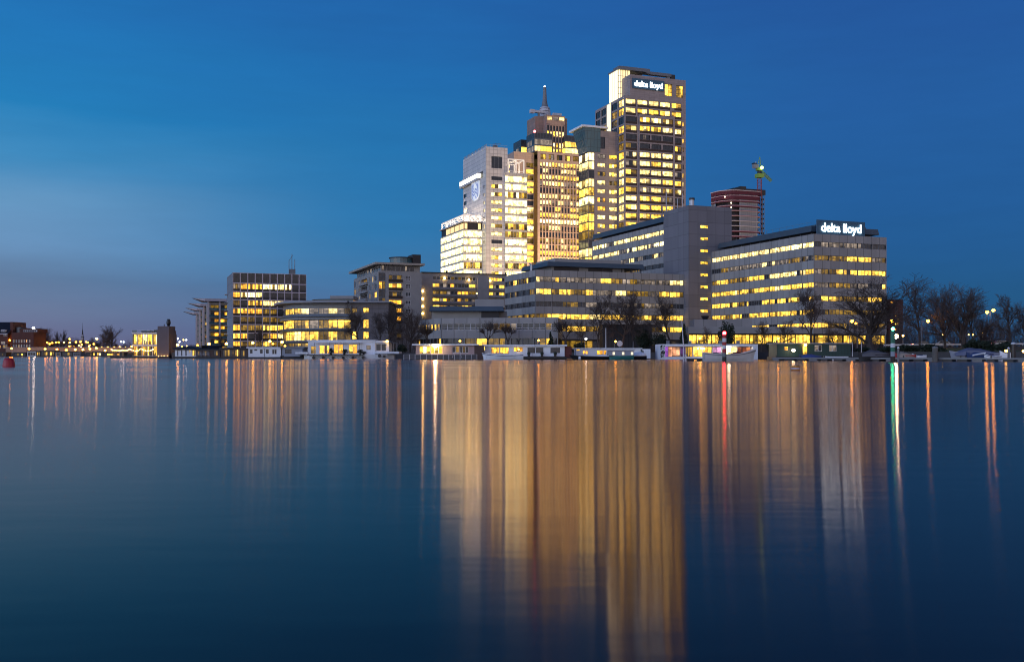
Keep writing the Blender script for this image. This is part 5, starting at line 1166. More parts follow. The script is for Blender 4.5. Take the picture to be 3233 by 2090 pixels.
for x_, t_, lb in ((575, 318, 'dark bushy potted plant between the first two lit doors of the white ship houseboat'), (745, 330, 'dark potted plant between the last two lit doors of the white ship houseboat'), (940, 335, 'dark round potted shrub right of the last lit door of the white ship houseboat'), (985, 362, 'small potted shrub at the end of the ship houseboat walkway')):
    p = P(jx(x_), CY, SHIP.Y_ - .75); e = empty('potted_plant', (p.x, p.y, ZZ(jy(396), SHIP.Y_)), 0, lb, 'plant', 'potted plants on the ship houseboat'); hh = ZZ(jy(t_), SHIP.Y_) - ZZ(jy(396), SHIP.Y_); rg_ = random.Random(x_)
    mb = MB(); mb.lathe((0, 0, 0), [(.2, 0), (.28, .4), (.3, .42)], 9, M_BLACK); mb.build('pot', e); mb = MB()
    for _ in range(150):
        d = Vector((rg_.gauss(0, .3), rg_.gauss(0, .2), rg_.uniform(.4, hh))); a_ = Vector((rg_.gauss(0, 1), rg_.gauss(0, 1), rg_.gauss(0, 1))).normalized() * .11; b_ = a_.orthogonal().normalized() * .06; mb.face([d - a_ - b_, d + a_ - b_, d + a_ + b_, d - a_ + b_], M_HEDGE)
    mb.build('foliage', e)
def lamp_bulb(e, pos, r, col, k, names=('lamp_head', 'bulb')):
    """an amber bowl with a small fierce bulb showing on the water side"""
    x, y, z = pos; kk = 12 + k * .17
    mb = MB(); mb.ball((x, y, z), r * 1.15, emat('lamp_%d_%d_%d_%d' % (*[int(v * 100) for v in col], k), col, kk), 8, .8); o = mb.build(names[0], e)
    if k >= 200 and names[0] == 'lamp_head' and r > .31 and e.name.startswith(('wall_lamp', 'jetty_lamp')):
        mb = MB(); mb.ball((0, 0, 0), r * .45, emat('bulb_%d_%d_%d_%d' % (*[int(v * 100) for v in col], k), (1, .8, .5), k * 1.2), 7); b_ = mb.build(names[1], o); b_.location = (x, y - r * .95, z)
def wall_lamp(px, py, Y, r, col, k, label, name='wall_lamp', cat='lamp', group=None):
    p = P(px, py, Y); e = empty(name, (p.x, p.y, p.z), 0, label, cat, group)
    lamp_bulb(e, (0, 0, 0), r, col, k)
    mb = MB(); mb.box(-.05, .05, 0, .5, r * .9, r * .9 + .08, M_BLACK); mb.build('bracket', e); return e
AMB = (1.0, .37, .014); WARM = (1.0, .52, .07); COOL = (.95, .97, 1.0)
wall_lamp(1222.8, 1077.6, SHIP.Y_ - .6, .26, WARM, 60, 'small white lamp under the roof edge of the white ship houseboat')
# pink houseboat
fx_ = lambda x: 1280 + x * .3778
fy_ = lambda y: 780 + y * .3778
h = houseboat('pinkish houseboat with a blazing lamp on its front and a railed deck', fx_(86), fx_(576), 1135.2, fy_(822), fy_(900), M_PB, M_WB, [(fx_(118), fx_(205), fy_(828), fy_(892), 'ywy', M_FRAMEW), (fx_(212), fx_(310), fy_(828), fy_(892), 'oyo', M_FRAMEW), (fx_(392), fx_(448), fy_(830), fy_(886), 'kd', M_FRAMEW), (fx_(455), fx_(525), fy_(830), fy_(886), 'kdk', M_FRAMEW)], fin=False, over=.7)
railing(h, -2.2, h.X(fx_(600)), -1.6, h.zb_ - 1.1, 1.15, 1.1, M_FRAMEW); mb = MB(); mb.box(-2.4, h.X(fx_(655)), -1.8, 6, -.3, h.zb_ - 1.1, M_HULL); h.part(mb, 'pontoon')
mb = MB(); mb.box(h.W_ + .002, h.X(fx_(652)), -.1, 5, h.zb_ - 1.1, h.zt, M_BRN); h.part(mb, 'shed'); 
mb = MB(); mb.box(h.X(fx_(400)), h.X(fx_(468)), -1.0, -.95, h.zb_ + .4, h.zb_ + .5, M_FRAMEW); mb.tube((h.X(fx_(395)), -1, h.zb_ - .6), (h.X(fx_(405)), -1, h.zb_ + .45), .05, .05, 4, M_FRAMEW); mb.tube((h.X(fx_(470)), -1, h.zb_ - .6), (h.X(fx_(462)), -1, h.zb_ + .45), .05, .05, 4, M_FRAMEW); h.part(mb, 'stair_rail'); h.finish()
wall_lamp(fx_(250), fy_(826), h.Y_ - .6, .42, (1.0, .72, .36), 260, 'blazing round lamp on the front of the pinkish houseboat')
# white houseboat with red end
h = houseboat('white houseboat with orange lit windows and a dull red shed at its right end', fx_(662), fx_(1330), 1135, fy_(828), fy_(914), M_WB, M_WB, [(fx_(718), fx_(785), fy_(838), fy_(892), 'oyo', M_FRAMED), (fx_(792), fx_(862), fy_(838), fy_(892), 'ooo', M_FRAMED), (fx_(905), fx_(980), fy_(838), fy_(874), 'oyo', M_FRAMED), (fx_(1020), fx_(1085), fy_(840), fy_(886), 'k', M_FRAMED), (fx_(1091), fx_(1153), fy_(840), fy_(886), 'k', M_FRAMED), (fx_(1212), fx_(1292), fy_(840), fy_(886), 'kk', M_FRAMED)], fin=False, over=.5)
mb = MB(); mb.box(h.W_ + .002, h.X(fx_(1390)), .3, 5, h.z_(fy_(925)), h.zt - .1, M_RED); h.part(mb, 'shed')
mb = MB(); mb.box(h.X(fx_(895)), h.W_ + .5, -1.3, -.45, .25, h.zb_ - .3, M_DECK); h.part(mb, 'deck')
for x in (1130, 1020, 1240): mb = MB(); mb.box(h.X(fx_(x)), h.X(fx_(x)) + .5, -1.1, -.6, h.zb_ - .3, h.zb_ + .35, M_BLACK); mb.ball((h.X(fx_(x)) + .25, -.85, h.zb_ + .6), .35, M_HEDGE, 6); h.part(mb, 'flower_pot')
h.finish()
wall_lamp(fx_(948), fy_(859), h.Y_ + .02 - .2, .13, WARM, 60, 'small bright bulb in the orange window of the red ended houseboat')
# low white houseboat
h = houseboat('low white houseboat with a tall mast and small yellow windows', fx_(1424), fx_(1966), 1134.6, fy_(852), fy_(915), M_WB, M_WB, [(fx_(1430), fx_(1456), fy_(855), fy_(868), 'y', None), (fx_(1482), fx_(1500), fy_(866), fy_(896), 'o', M_FRAMEW), (fx_(1504), fx_(1524), fy_(866), fy_(896), 'o', M_FRAMEW), (fx_(1600), fx_(1650), fy_(862), fy_(900), 'oo', M_FRAMEW), (fx_(1655), fx_(1680), fy_(862), fy_(900), 'o', M_FRAMEW)], fin=False, over=.3, rt=.2)
mb = MB(); mb.box(h.W_ + .3, h.X(fx_(2048)), 0, 5, .2, h.z_(fy_(852)), M_WB); h.part(mb, 'side_cabin')
mb = MB(); mb.box(h.X(fx_(1972)), h.X(fx_(1990)), -.06, -.002, h.z_(fy_(915)), h.z_(fy_(866)), M_TEAL); h.part(mb, 'window')
mb = MB(); mx_ = h.X(fx_(1679)); mb.tube((mx_, 1, h.zt), (mx_, 1, h.z_(fy_(675))), .11, .06, 6, M_ALU, True); h.part(mb, 'mast')
mb = MB(); mx_ = h.X(fx_(1908)); mb.tube((mx_, 1, h.zt), (mx_, 1, h.z_(fy_(785))), .07, .05, 5, M_STEEL, True); h.part(mb, 'mast')
mb = MB(); mb.tube((h.X(fx_(1795)), 1, h.zt), (h.X(fx_(1795)), 1, h.z_(fy_(812))), .06, .06, 5, M_STEEL); mb.tube((h.X(fx_(1795)), .9, h.z_(fy_(806))), (h.X(fx_(1795)), 1.1, h.z_(fy_(806))), .6, .6, 14, M_ALU, True); h.part(mb, 'satellite_dish')
h.finish()
# modern framed houseboat
lx_ = lambda x: 2050 + x * .2729
ly_ = lambda y: 1000 + y * .2729
def custom(c, k): return tuple(v * k for v in c)
PUR, PIN, SAL = (.45, .12, .75), (.95, .42, .75), (1.0, .40, .20)
h = houseboat('modern houseboat with a thick white frame and full glass front lit purple pink and orange', lx_(172), lx_(1178), 1134.8, ly_(344), ly_(468), M_WB, M_WB,
    [(lx_(175), lx_(218), ly_(348), ly_(464), [custom(PUR, .5)], None), (lx_(220), lx_(354), ly_(348), ly_(464), [custom(SAL, .95), custom(SAL, .85), custom((1, .5, .25), 1.0)], M_FRAMED), (lx_(358), lx_(414), ly_(348), ly_(464), [custom(PUR, .16)], None), (lx_(418), lx_(500), ly_(348), ly_(464), ['d', 'd', 'o'], M_FRAMED), (lx_(510), lx_(615), ly_(348), ly_(464), ['y', 'y'], M_FRAMED), (lx_(622), lx_(722), ly_(348), ly_(464), ['o', 'y'], M_FRAMED), (lx_(735), lx_(832), ly_(348), ly_(464), [custom(PIN, .8), custom(PIN, 1.0)], M_FRAMED), (lx_(882), lx_(1014), ly_(348), ly_(464), ['w', 'p'], M_FRAMED), (lx_(1018), lx_(1172), ly_(348), ly_(464), [custom((.8, .22, .1), .35), custom((.8, .22, .1), .3), custom((.9, .3, .1), .5)], M_FRAMED)], over=0, rt=.02, fin=False, hull=M_WB, hull_o=.0)
mb = MB(); z1, z0 = h.z_(ly_(318)), h.z_(ly_(492)); xa, xb = h.X(lx_(117)), h.X(lx_(1235)); xi, xj = -.02, h.W_ + .02
mb.box(xa, xb, -1.5, 6, h.zt + .03, z1, M_WB); mb.box(xa, xi, -1.5, 6, h.zb_, h.zt + .028, M_WB); mb.box(xj, xb, -1.5, 6, h.zb_, h.zt + .028, M_WB); mb.box(xa, xb, -1.5, 6, z0, h.zb_ - .003, M_WB); h.part(mb, 'frame')
for x in (235, 495, 850, 1056): mb = MB(); mb.box(h.X(lx_(x)) - .3, h.X(lx_(x)) + .3, 2, 2.6, z1, z1 + .75, M_STEEL); h.part(mb, 'roof_vent')
mb = MB(); xx = h.X(lx_(140))
for i in range(40): mb.ball((xx + rnd.uniform(-.35, .35), -1.55, h.zb_ + rnd.uniform(0, 2.4)), rnd.uniform(.06, .16), M_HEDGE, 5)
tag(h.part(mb, 'climbing_plant'), kind='stuff')
for (x, y) in ((562, 368), (598, 368), (632, 370)): mb = MB(); mb.ball((h.X(lx_(x)), -.12, h.z_(ly_(y))), .16, emat('pendant_bulb', (1, .8, .45), 20)); h.part(mb, 'pendant_lamp')
mb = MB(); mb.ball((h.X(lx_(918)), -.25, h.z_(ly_(357))), .34, emat('bright_ceiling_lamp', (1, .85, .6), 60)); h.part(mb, 'ceiling_lamp'); h.finish()
# green houseboat
h = houseboat('dark green boarded houseboat with two white framed windows and a yellow lit doorway', lx_(1475), lx_(2330), 0, ly_(314), ly_(462), M_GR, M_GB, [(lx_(1564), lx_(1608), ly_(342), ly_(392), 'o', M_FRAMED), (lx_(1775), lx_(1830), ly_(335), ly_(438), 'yy', M_FRAMED), (lx_(1912), lx_(1998), ly_(328), ly_(402), ['m', 'k'], M_FRAMEW), (lx_(2080), lx_(2166), ly_(328), ly_(402), ['m', 'm'], M_FRAMEW)], Y=178, over=.3, rt=.16, fin=False)
mb = MB(); x0 = h.W_ + .3
for x in (x0, x0 + 1.6): mb.tube((x, 0, 0), (x, 0, h.zt + .3), .06, .06, 5, M_FRAMEW)
h.part(mb, 'post'); h.finish()
wall_lamp(lx_(1806), ly_(327), h.Y_ - .5, .24, WARM, 90, 'round porch lamp above the doorway of the green houseboat')
wall_lamp(lx_(1668), ly_(388), h.Y_ - 1.6, .28, (1, .8, .5), 60, 'pale garden lamp left of the lit doorway on the green houseboat deck')

# ------------------------------------------------------------------ small boats
def hull_mesh(mb, L_, beam, free, m, stripe=None, bow='left', sheer=.45, n=14):
    rows = []
    for i in range(n + 1):
        t = i / n; tb = t if bow == 'left' else 1 - t
        w = beam / 2 * min(1, (tb / .42) ** .6 if tb < .42 else 1 - .25 * ((tb - .42) / .58) ** 2); w = max(w, .04)
        zt_ = free + sheer * free * ((.5 - tb) / .5) ** 2 * (1 if tb < .5 else .35); xo = (1 - tb) ** 3 * -.06 * L_ * (1 if bow == 'left' else -1)
        rows.append((t * L_, xo, w, zt_))
    prof = ((.62, -.25, 0), (.9, .38, .4), (.985, .80, .8), (1.0, .82, .85), (1.0, 1.0, 1.0))
    for (x0, o0, w0, z0), (x1, o1, w1, z1) in zip(rows, rows[1:]):
        for s in (-1, 1):
            for k in range(4):
                (f0, h0, q0), (f1, h1, q1) = prof[k], prof[k + 1]; mm = stripe if (stripe and k == 2) else m
                if k == 1 and stripe: mm = m
                mb.face([(x0 + o0 * q0, s * w0 * f0, z0 * h0), (x1 + o1 * q0, s * w1 * f0, z1 * h0), (x1 + o1 * q1, s * w1 * f1, z1 * h1), (x0 + o0 * q1, s * w0 * f1, z0 * h1)], mm)
        mb.face([(x0 + o0, -w0, z0 * .93), (x1 + o1, -w1, z1 * .93), (x1 + o1, w1, z1 * .93), (x0 + o0, w0, z0 * .93)], M_DECK)
        if stripe:
            for s in (-1, 1): mb.face([(x0 + o0, s * (w0 + .05), z0 * .80), (x1 + o1, s * (w1 + .05), z1 * .80), (x1 + o1, s * (w1 + .05), z1 * .90), (x0 + o0, s * (w0 + .05), z0 * .90)], stripe)
    x, o, w, zt_ = rows[-1] if bow == 'left' else rows[0]
    mb.face([(x + o, s * w * f, zt_ * hh) for s, f, hh in ((-1, .62, -.25), (1, .62, -.25), (1, 1, 1), (-1, 1, 1))], m)
    return rows
def cover(mb, x0, x1, w, z0, z1, m, n=9, peak=.45, droop=.3):
    """tarpaulin drawn over a ridge"""
    for i in range(n):
        def sec(i):
            t = i / n; h_ = z0 + (z1 - z0) * (math.sin(math.pi * min(1, t / peak) / 2) if t < peak else 1 - ((t - peak) / (1 - peak)) ** 1.6) + .05 * math.sin(i * 2.3); ww = w * (.55 + .45 * math.sin(math.pi * (.12 + .76 * t)))
            x = x0 + (x1 - x0) * t; return [(x, -ww, z0 - droop), (x, -ww * .8, z0 + (h_ - z0) * .55), (x, 0, h_), (x, ww * .8, z0 + (h_ - z0) * .55), (x, ww, z0 - droop)]
        a, c = sec(i), sec(i + 1)
        for k in range(4): mb.face([a[k], c[k], c[k + 1], a[k + 1]], m)
def boat(label, a, c, base, free_py, hullm, name='motor_boat', cat='boat', beam=2.4, stripe=None, bow='left', Y=None, z0=0.0, sheer=.45, group='small boats by the jetties'):
    Y = Y or boat_y(base); p = P(a, CY, Y); e = empty(name, (p.x, Y, z0), 0, label, cat, group); L_ = LEN(c - a, Y)
    mb = MB(); hull_mesh(mb, L_, beam, max(.35, ZZ(free_py, Y) - z0), hullm, stripe, bow, sheer); mb.build('hull', e)
    e_z = lambda py: ZZ(py, Y) - z0; return e, L_, e_z, (lambda px: LEN(px - a, Y))
M_TARP = mat('grey_tarpaulin', (.10, .095, .10), .7, .25, .6); M_TARPB = mat('blue_grey_tarpaulin', (.13, .15, .22), .6, .25, .5); M_BLUE = mat('blue_boat_paint', (.03, .06, .16), .4, .15, 1); M_BTARP = mat('bright_blue_tarpaulin', (.03, .06, .22), .6, .25, .8)
M_REDB = mat('red_boat_paint', (.42, .03, .03), .4, .15, 1); M_BEI = mat('beige_tarpaulin', (.32, .26, .2), .7, .2, .7); M_TEALB = mat('teal_boat_paint', (.03, .16, .15), .4, .15, 1); M_CREAM = mat('cream_boat_paint', (.62, .60, .58), .4, .1, .8)
# white cabin boat
e, L_, z, X = boat('small white cabin boat with a blue stripe moored before the red ended houseboat', fx_(658), fx_(985), 1136, fy_(902), M_WB, stripe=M_BLUE, beam=2.6)
mb = MB(); a_, b_ = X(fx_(722)), X(fx_(815)); z0, z1 = z(fy_(908)), z(fy_(890)); mb.box(a_, b_, -.95, .95, z0, z1, M_WB); mb.box(a_ - .1, b_ + .15, -1.05, 1.05, z1, z1 + .08, M_WB); mb.build('cabin', e)
for k in range(3): mb = MB(); s0 = a_ + .25 + k * (b_ - a_ - .2) / 3; mb.box(s0, s0 + .55, -.99, -.952, z0 + .35, z1 - .08, M_BLUE); mb.build('window', e)
mb = MB()
for s in (-.9, .9):
    mb.tube((.1, s * .3, z(fy_(897))), (.3, s * .35, z(fy_(880))), .03, .03, 4, M_ALU); mb.tube((.3, s * .35, z(fy_(880))), (a_, s, z(fy_(890))), .03, .03, 4, M_ALU); mb.tube((b_ + .4, s, z0), (L_ * .82, s, z0 + .3), .03, .03, 4, M_ALU)
mb.build('railing', e)
# dark barge with teal boat
e, L_, z, X = boat('long dark barge lying in front of the low white houseboat', fx_(1402), fx_(2010), 1135.6, fy_(914), M_HULL, name='barge', beam=3.4)
mb = MB(); mb.tube((X(fx_(1452)), -1.6, z(fy_(935))), (X(fx_(1452)), -1.6, z(fy_(913))), .28, .2, 8, M_WB, True); mb.build('fender', e)
mb = MB(); mb.ball((X(fx_(1955)), 0, z(fy_(905))), 1.4, M_WB, 9, .5); mb.build('white_bundle', e)
e, L_, z, X = boat('teal hulled boat with a blue grey cabin and three lit windows', fx_(1708), fx_(1905), 1135.9, fy_(908), M_TEALB, name='cabin_boat', beam=2.4)
mb = MB(); a_, b_ = X(fx_(1690)), X(fx_(1902)); mb.box(a_, b_, -.9, .9, z(fy_(908)), z(fy_(866)), M_GB); mb.box(a_ - .1, b_ + .2, -1.05, 1.05, z(fy_(866)), z(fy_(861)), M_GB); mb.build('cabin', e)
for x in (1737, 1815, 1889): mb = MB(); mb.box(X(fx_(x - 9)), X(fx_(x + 9)), -.96, -.905, z(fy_(900)), z(fy_(878)), emat('boat_window_glow', (1, .8, .45), 1.2)); mb.build('window', e)
# dock and white tender
e = empty('dock', (P(lx_(425), CY, 160).x, 160, 0), 0, 'short dark floating dock beneath the red and white beacon', 'dock', None)
mb = MB(); W_ = LEN(lx_(930) - lx_(425), 160); mb.box(0, W_, 0, 2, ZZ(1135, 160), ZZ(ly_(484), 160), M_DECK); mb.build('deck', e)
for i in range(4): mb = MB(); mb.box(.3 + i * W_ / 4, 1.3 + i * W_ / 4, .1, 1.9, -.2, ZZ(1135, 160) - .003, M_HULL); mb.build('float', e)
e, L_, z, X = boat('cream white open tender with a dark stripe and grey cover by the dock', lx_(626), lx_(1198), 1140.3, ly_(432), M_CREAM, name='tender_boat', beam=2.6, stripe=M_STEEL, bow='right', sheer=.75)
mb = MB(); cover(mb, X(lx_(668)), X(lx_(905)), 1.15, z(ly_(432)), z(ly_(412)), M_TARP, 8, .4, .1); mb.build('cover', e)
mb = MB(); cover(mb, X(lx_(950)), X(lx_(1090)), .9, z(ly_(425)), z(ly_(404)), M_RED, 6, .5, .1); mb.build('spray_hood', e)
mb = MB(); mb.tube((X(lx_(1192)), 0, z(ly_(470))), (X(lx_(1194)), 0, z(ly_(395))), .05, .04, 5, M_ALU); mb.tube((X(lx_(630)), 0, z(ly_(440))), (X(lx_(640)), 0, z(ly_(402))), .05, .04, 5, M_BLACK); mb.build('bow_post', e)
# red and white beacon
def striped_pole(name, label, px, base_py, top_py, r, bands, light, lcol, k, Y=None, lr=.24):
    Y = Y or boat_y(base_py); p = P(px, CY, Y); e = empty(name, (p.x, Y, 0), 0, label, 'beacon'); z = lambda py: ZZ(py, Y)
    pr, ms = [], []
    for i, (py0, py1, m) in enumerate(bands): pr += [(r, z(py0)), (r, z(py1))]; ms += [m, m]
    mb = MB(); mb.lathe((0, 0, 0), pr, 12, bands[0][2], ms[:-1]); mb.build('pole', e)
    mb = MB(); mb.lathe((0, 0, z(top_py)), [(.14, -.5), (.2, -.3), (.2, -.2)], 10, M_BLACK); mb.build('lantern', e)
    mb = MB(); mb.ball((0, 0, z(top_py)), lr, emat(light, lcol, k)); mb.build('light', e); return e
M_REDP = mat('red_marker_paint', (.42, .02, .02), .5, .1, 1); M_WHP = mat('white_marker_paint', (.65, .65, .66), .5, .1, 1); M_GRP = mat('green_marker_paint', (.02, .16, .09), .5, .1, 1)
striped_pole('beacon_pole', 'red and white banded beacon pole with a glowing red light', lx_(868), 1141, ly_(190), .32, [(1145, ly_(465), M_WOODD), (ly_(465), ly_(418), M_STEEL), (ly_(418), ly_(372), M_REDP), (ly_(372), ly_(330), M_WHP), (ly_(330), ly_(292), M_REDP), (ly_(292), ly_(248), M_WHP), (ly_(248), ly_(205), M_REDP)], 'red_beacon_light', (1.0, .02, .03), 90, Y=152, lr=.26)
ix = lambda x: 2450 + x * .3287
iy = lambda y: 840 + y * .3287
striped_pole('beacon_pole', 'green and white banded beacon pole with a green light among the moored boats', ix(1122), 1144, iy(605), .31, [(1148, iy(868), M_WOODD), (iy(868), iy(822), M_GB), (iy(822), iy(782), M_GRP), (iy(782), iy(742), M_WHP), (iy(742), iy(625), M_GRP)], 'green_beacon_light', (.05, 1.0, .40), 36, Y=135, lr=.24)
wall_lamp(ix(1150), iy(676), 137, .32, (1.0, .74, .38), 420, 'dazzling white yellow lamp just right of the green beacon pole', name='jetty_lamp')
# flag mast at the dock
e = empty('mooring_mast', (P(fx_(2324), CY, 150).x, 150, 0), 0, 'tall slim white mooring mast left of the red beacon', 'mast')
mb = MB(); mb.tube((0, 0, -.3), (0, 0, ZZ(1095, 150)), .11, .09, 7, M_WHP); mb.tube((0, 0, ZZ(1095, 150)), (-.28, 0, ZZ(fy_(592), 150)), .09, .04, 6, M_WHP, True); mb.build('pole', e)
mb = MB(); mb.tube((.35, .2, -.3), (.35, .2, ZZ(1119, 150)), .14, .14, 8, M_WHP, True); mb.build('pile', e)
# long jetty on the right
j0, j1 = P(ix(-40), CY, 168), P(3420, CY, 138)
jd = (j1 - j0); jl = math.hypot(jd.x, jd.y); ja = math.atan2(jd.y, jd.x)
e = empty('jetty', (j0.x, j0.y, 0), ja, 'long low floating jetty in front of the covered boats on the right', 'jetty')
mb = MB(); mb.box(0, jl, 0, 2.2, .28, .52, M_DECK); mb.box(0, jl, -.06, -.003, .30, .55, M_STEEL); mb.build('deck', e)
for i in range(22):
    x = i * jl / 22; mb = MB(); mb.box(x + .15, x + (1.6 if i % 4 else 1.2), .1, 2.1, -.3, .277, M_HULL if i % 3 else M_STEEL); mb.build('float', e)
for i in range(0, 22, 2): mb = MB(); mb.box(i * jl / 22 + .6, i * jl / 22 + .75, .2, .35, .523, .9, M_BLACK); mb.build('cleat', e)
def covered(label, a, c, ty, by_, Y, m, hm, peak=.45, z0=.0, name='covered_boat'):
    e, L_, z, X = boat(label, a, c, 0, by_, hm, name=name, Y=Y, beam=2.5, z0=z0)
    mb = MB(); cover(mb, .1, L_ - .1, 1.35, z(by_), z(ty), m, 10, peak, .35); mb.build('cover', e); return e, L_, z, X
covered('motor boat under a humped grey tarpaulin beside the green beacon', ix(802), ix(1108), iy(806), iy(850), 158, M_TARP, M_HULL, .35)
e, L_, z, X = covered('red hulled speedboat under a pale beige cover at the jetty', ix(1142), ix(1322), iy(822), iy(856), 156, M_BEI, M_REDB, .3)
e, L_, z, X = boat('tiny white dinghy tied behind the red speedboat', ix(1312), ix(1432), 0, iy(862), M_WB, name='dinghy', Y=156, beam=1.6)
mb = MB(); mb.box(L_ * .2, L_ * .7, -.5, .5, z(iy(866)), z(iy(853)), M_BLUE); mb.build('seat', e)
covered('large cruiser under a long blue grey tarpaulin on the right', ix(1690), ix(2150), iy(786), iy(842), 166, M_TARPB, M_GB, .38)
e, L_, z, X = covered('dark blue boat with a white rubbing strake before the large covered cruiser', ix(1838), ix(2062), iy(828), iy(852), 152, M_BLUE, M_BLUE, .3)
mb = MB(); mb.tube((.2, -1.3, z(iy(858))), (L_ * .6, -1.35, z(iy(834))), .12, .1, 6, M_WB); mb.build('strake', e)
e, L_, z, X = boat('low white and blue rowing boat at the jetty', ix(2005), ix(2152), 0, iy(866), M_WB, name='rowing_boat', Y=149, beam=1.5, stripe=M_BLUE); mb = MB(); mb.box(L_ * .4, L_ * .5, -.6, .6, z(iy(870)), z(iy(866)), M_DECK); mb.build('seat', e)
e, L_, z, X = boat('small pale motor boat behind the rowing boat by the round bollards', ix(2152), ix(2268), 0, iy(842), M_WB, name='motor_boat', Y=158, beam=1.7); mb = MB(); mb.box(L_ * .3, L_ * .6, -.5, .5, z(iy(846)), z(iy(832)), M_BLUE); mb.build('cabin', e)
covered('small boat under a blue tarpaulin beside the green houseboat', lx_(1742), lx_(1972), ly_(430), ly_(456), 172, M_BTARP, M_BLUE, .4)
e, L_, z, X = boat('flat white skiff lying along the green houseboat', lx_(2030), lx_(2292), 0, ly_(460), M_WB, name='skiff', Y=172, beam=1.3, sheer=.1); mb = MB(); mb.box(L_ * .45, L_ * .55, -.5, .5, z(ly_(464)), z(ly_(460)), M_DECK); mb.build('seat', e)
# mooring piles
def pile(label, px, top, base, Y, r, m, cap):
    p = P(px, CY, Y); e = empty('mooring_pile', (p.x, Y, 0), 0, label, 'mooring pile', 'mooring piles by the right jetty')
    mb = MB(); mb.lathe((0, 0, 0), [(r, -.4), (r, ZZ(top, Y) - .1)], 10, m); mb.build('pile', e)
    mb = MB(); zc = ZZ(top, Y) - .1; mb.lathe((0, 0, zc), [(r * 1.08, .002), (r * 1.08, .14), (r * .3, .3)], 10, cap); mb.build('cap', e)
pile('stout weathered grey timber pile by the jetty', ix(1528), iy(782), 0, 150, .42, mat('weathered_timber', (.13, .12, .105), .9, .3, 1), M_STEEL)
pile('thin pile with a pale pointed cap behind the red speedboat', ix(1174), iy(785), 0, 150, .16, M_STEEL, M_WHP)
pile('tall thick dark pile with a white cap at the far right', ix(2280), iy(744), 0, 150, .34, M_BLACK, M_WHP)
pile('thin pile with a pale pointed cap beside the thick dark pile', ix(2234), iy(790), 0, 152, .17, M_STEEL, M_WHP)
wall_lamp(ix(2210), iy(815), 153, .2, WARM, 40, 'small warm bollard lamp left of the thick dark pile', name='bollard_lamp')
wall_lamp(3232, iy(818), 153, .22, WARM, 40, 'small warm bollard lamp at the right edge beyond the thick dark pile', name='bollard_lamp')
# buoys
def buoy(label, px, py0, py1, r, prof, mats_):
    Y = boat_y(py0); p = P(px, CY, Y); e = empty('mooring_buoy', (p.x, Y, 0), 0, label, 'buoy', None)
    k = LEN(1, Y); mb = MB(); mb.lathe((0, 0, 0), [(a * k, b_ * k) for a, b_ in prof], 24, mats_[0], mats_); mb.build('float', e, smooth=False)
    zt_ = prof[-1][1] * k; mb = MB(); mb.tube((-.07, 0, zt_), (0, 0, zt_ + .13), .018, .018, 6, M_STEEL); mb.tube((.07, 0, zt_), (0, 0, zt_ + .13), .018, .018, 6, M_STEEL); mb.build('ring', e)
M_BUOY = mat('red_buoy_plastic', (.42, .012, .025), .4, .12, 2); M_ORB = mat('orange_yellow_buoy', (.62, .25, .02), .45, .12, 3)
buoy('large red drum buoy floating at the left edge', 28, 1158, 1130, 18, [(15, -4), (18, -1), (18.3, 2), (17.5, 10), (16, 19), (14, 25), (9, 28)], [M_BUOY] * 6)
buoy('small orange yellow buoy with red and white bands on open water', 2511.5, 1170, 1155, 14, [(12, -3), (14, 0), (14.3, 3), (14.5, 5), (14.5, 8.6), (14.3, 10.6), (13.6, 14), (10, 15.5)], [M_ORB, M_ORB, M_REDP, M_WHP, M_REDP, M_ORB, M_ORB])

# ------------------------------------------------------------------ floating restaurant by the stone tower
RS = Bld('floating_restaurant', 'glass floating restaurant with a plain stone tower lit by uplights at its side', 'restaurant', 417.5, 266, 0.0, 0.0)
nx_ = lambda x: LEN(300 + x * .13434 - 417.5, 266); nz_ = lambda y: ZZ(1000 + y * .13434, 266)
x0, x1 = nx_(880), nx_(1468)
f, l = seg((x0, 0), (x1, 0)); n = 5; w = l / n; ws = []
up = ['dyp', 'yyo', 'wpp', 'yoy', 'dyp']; dn = ['doy', 'dkdy', 'oyd', 'ydk', 'dyo']
for i in range(n):
    ws.append(Win(f, i * w + .05, (i + 1) * w - .05, nz_(655), nz_(410), list(up[i][:3]), .1, M_FRAMED, .09)); ws.append(Win(f, i * w + .05, (i + 1) * w - .05, nz_(920), nz_(690), list(dn[i][:3]), .1, M_FRAMED, .09))
RS.facade(f, l, nz_(925), nz_(385), ws, M_FRAMEW, M_DARK)
b = RS.wall; b.box(x0, x1 + .05, 6, 6.3, nz_(925), nz_(385), M_FRAMED); b.face([(x0, 0, nz_(385)), (x1, 0, nz_(385)), (x1, 6, nz_(385)), (x0, 6, nz_(385))], M_ROOF); b.face([(x0, 6, nz_(925)), (x0, 0, nz_(925)), (x0, 0, nz_(385)), (x0, 6, nz_(385))], M_FRAMED)
mb = MB(); mb.box(x0 - .15, x1, -.25, 6.4, nz_(384), nz_(368), M_WB); mb.box(nx_(1040), nx_(1260), 1.5, 4, nz_(366), nz_(330), M_DARK); mb.box(nx_(1335), nx_(1400), 1.5, 3.5, nz_(366), nz_(305), M_BLACK); mb.box(nx_(1150), nx_(1230), 2, 3, nz_(330), nz_(322), M_WB); RS.part(mb, 'roof')
mb = MB(); mb.box(x0, nx_(985), -.1, 0, nz_(366), nz_(318), M_TEAL); mb.box(nx_(985), x1, -.1, -.05, nz_(322), nz_(318), M_ALU); RS.part(mb, 'glass_railing')
M_STOW = mat('pale_stone_tower', (.15, .125, .13), .85, .15, .5)
t0, t1 = nx_(1474), nx_(1758)
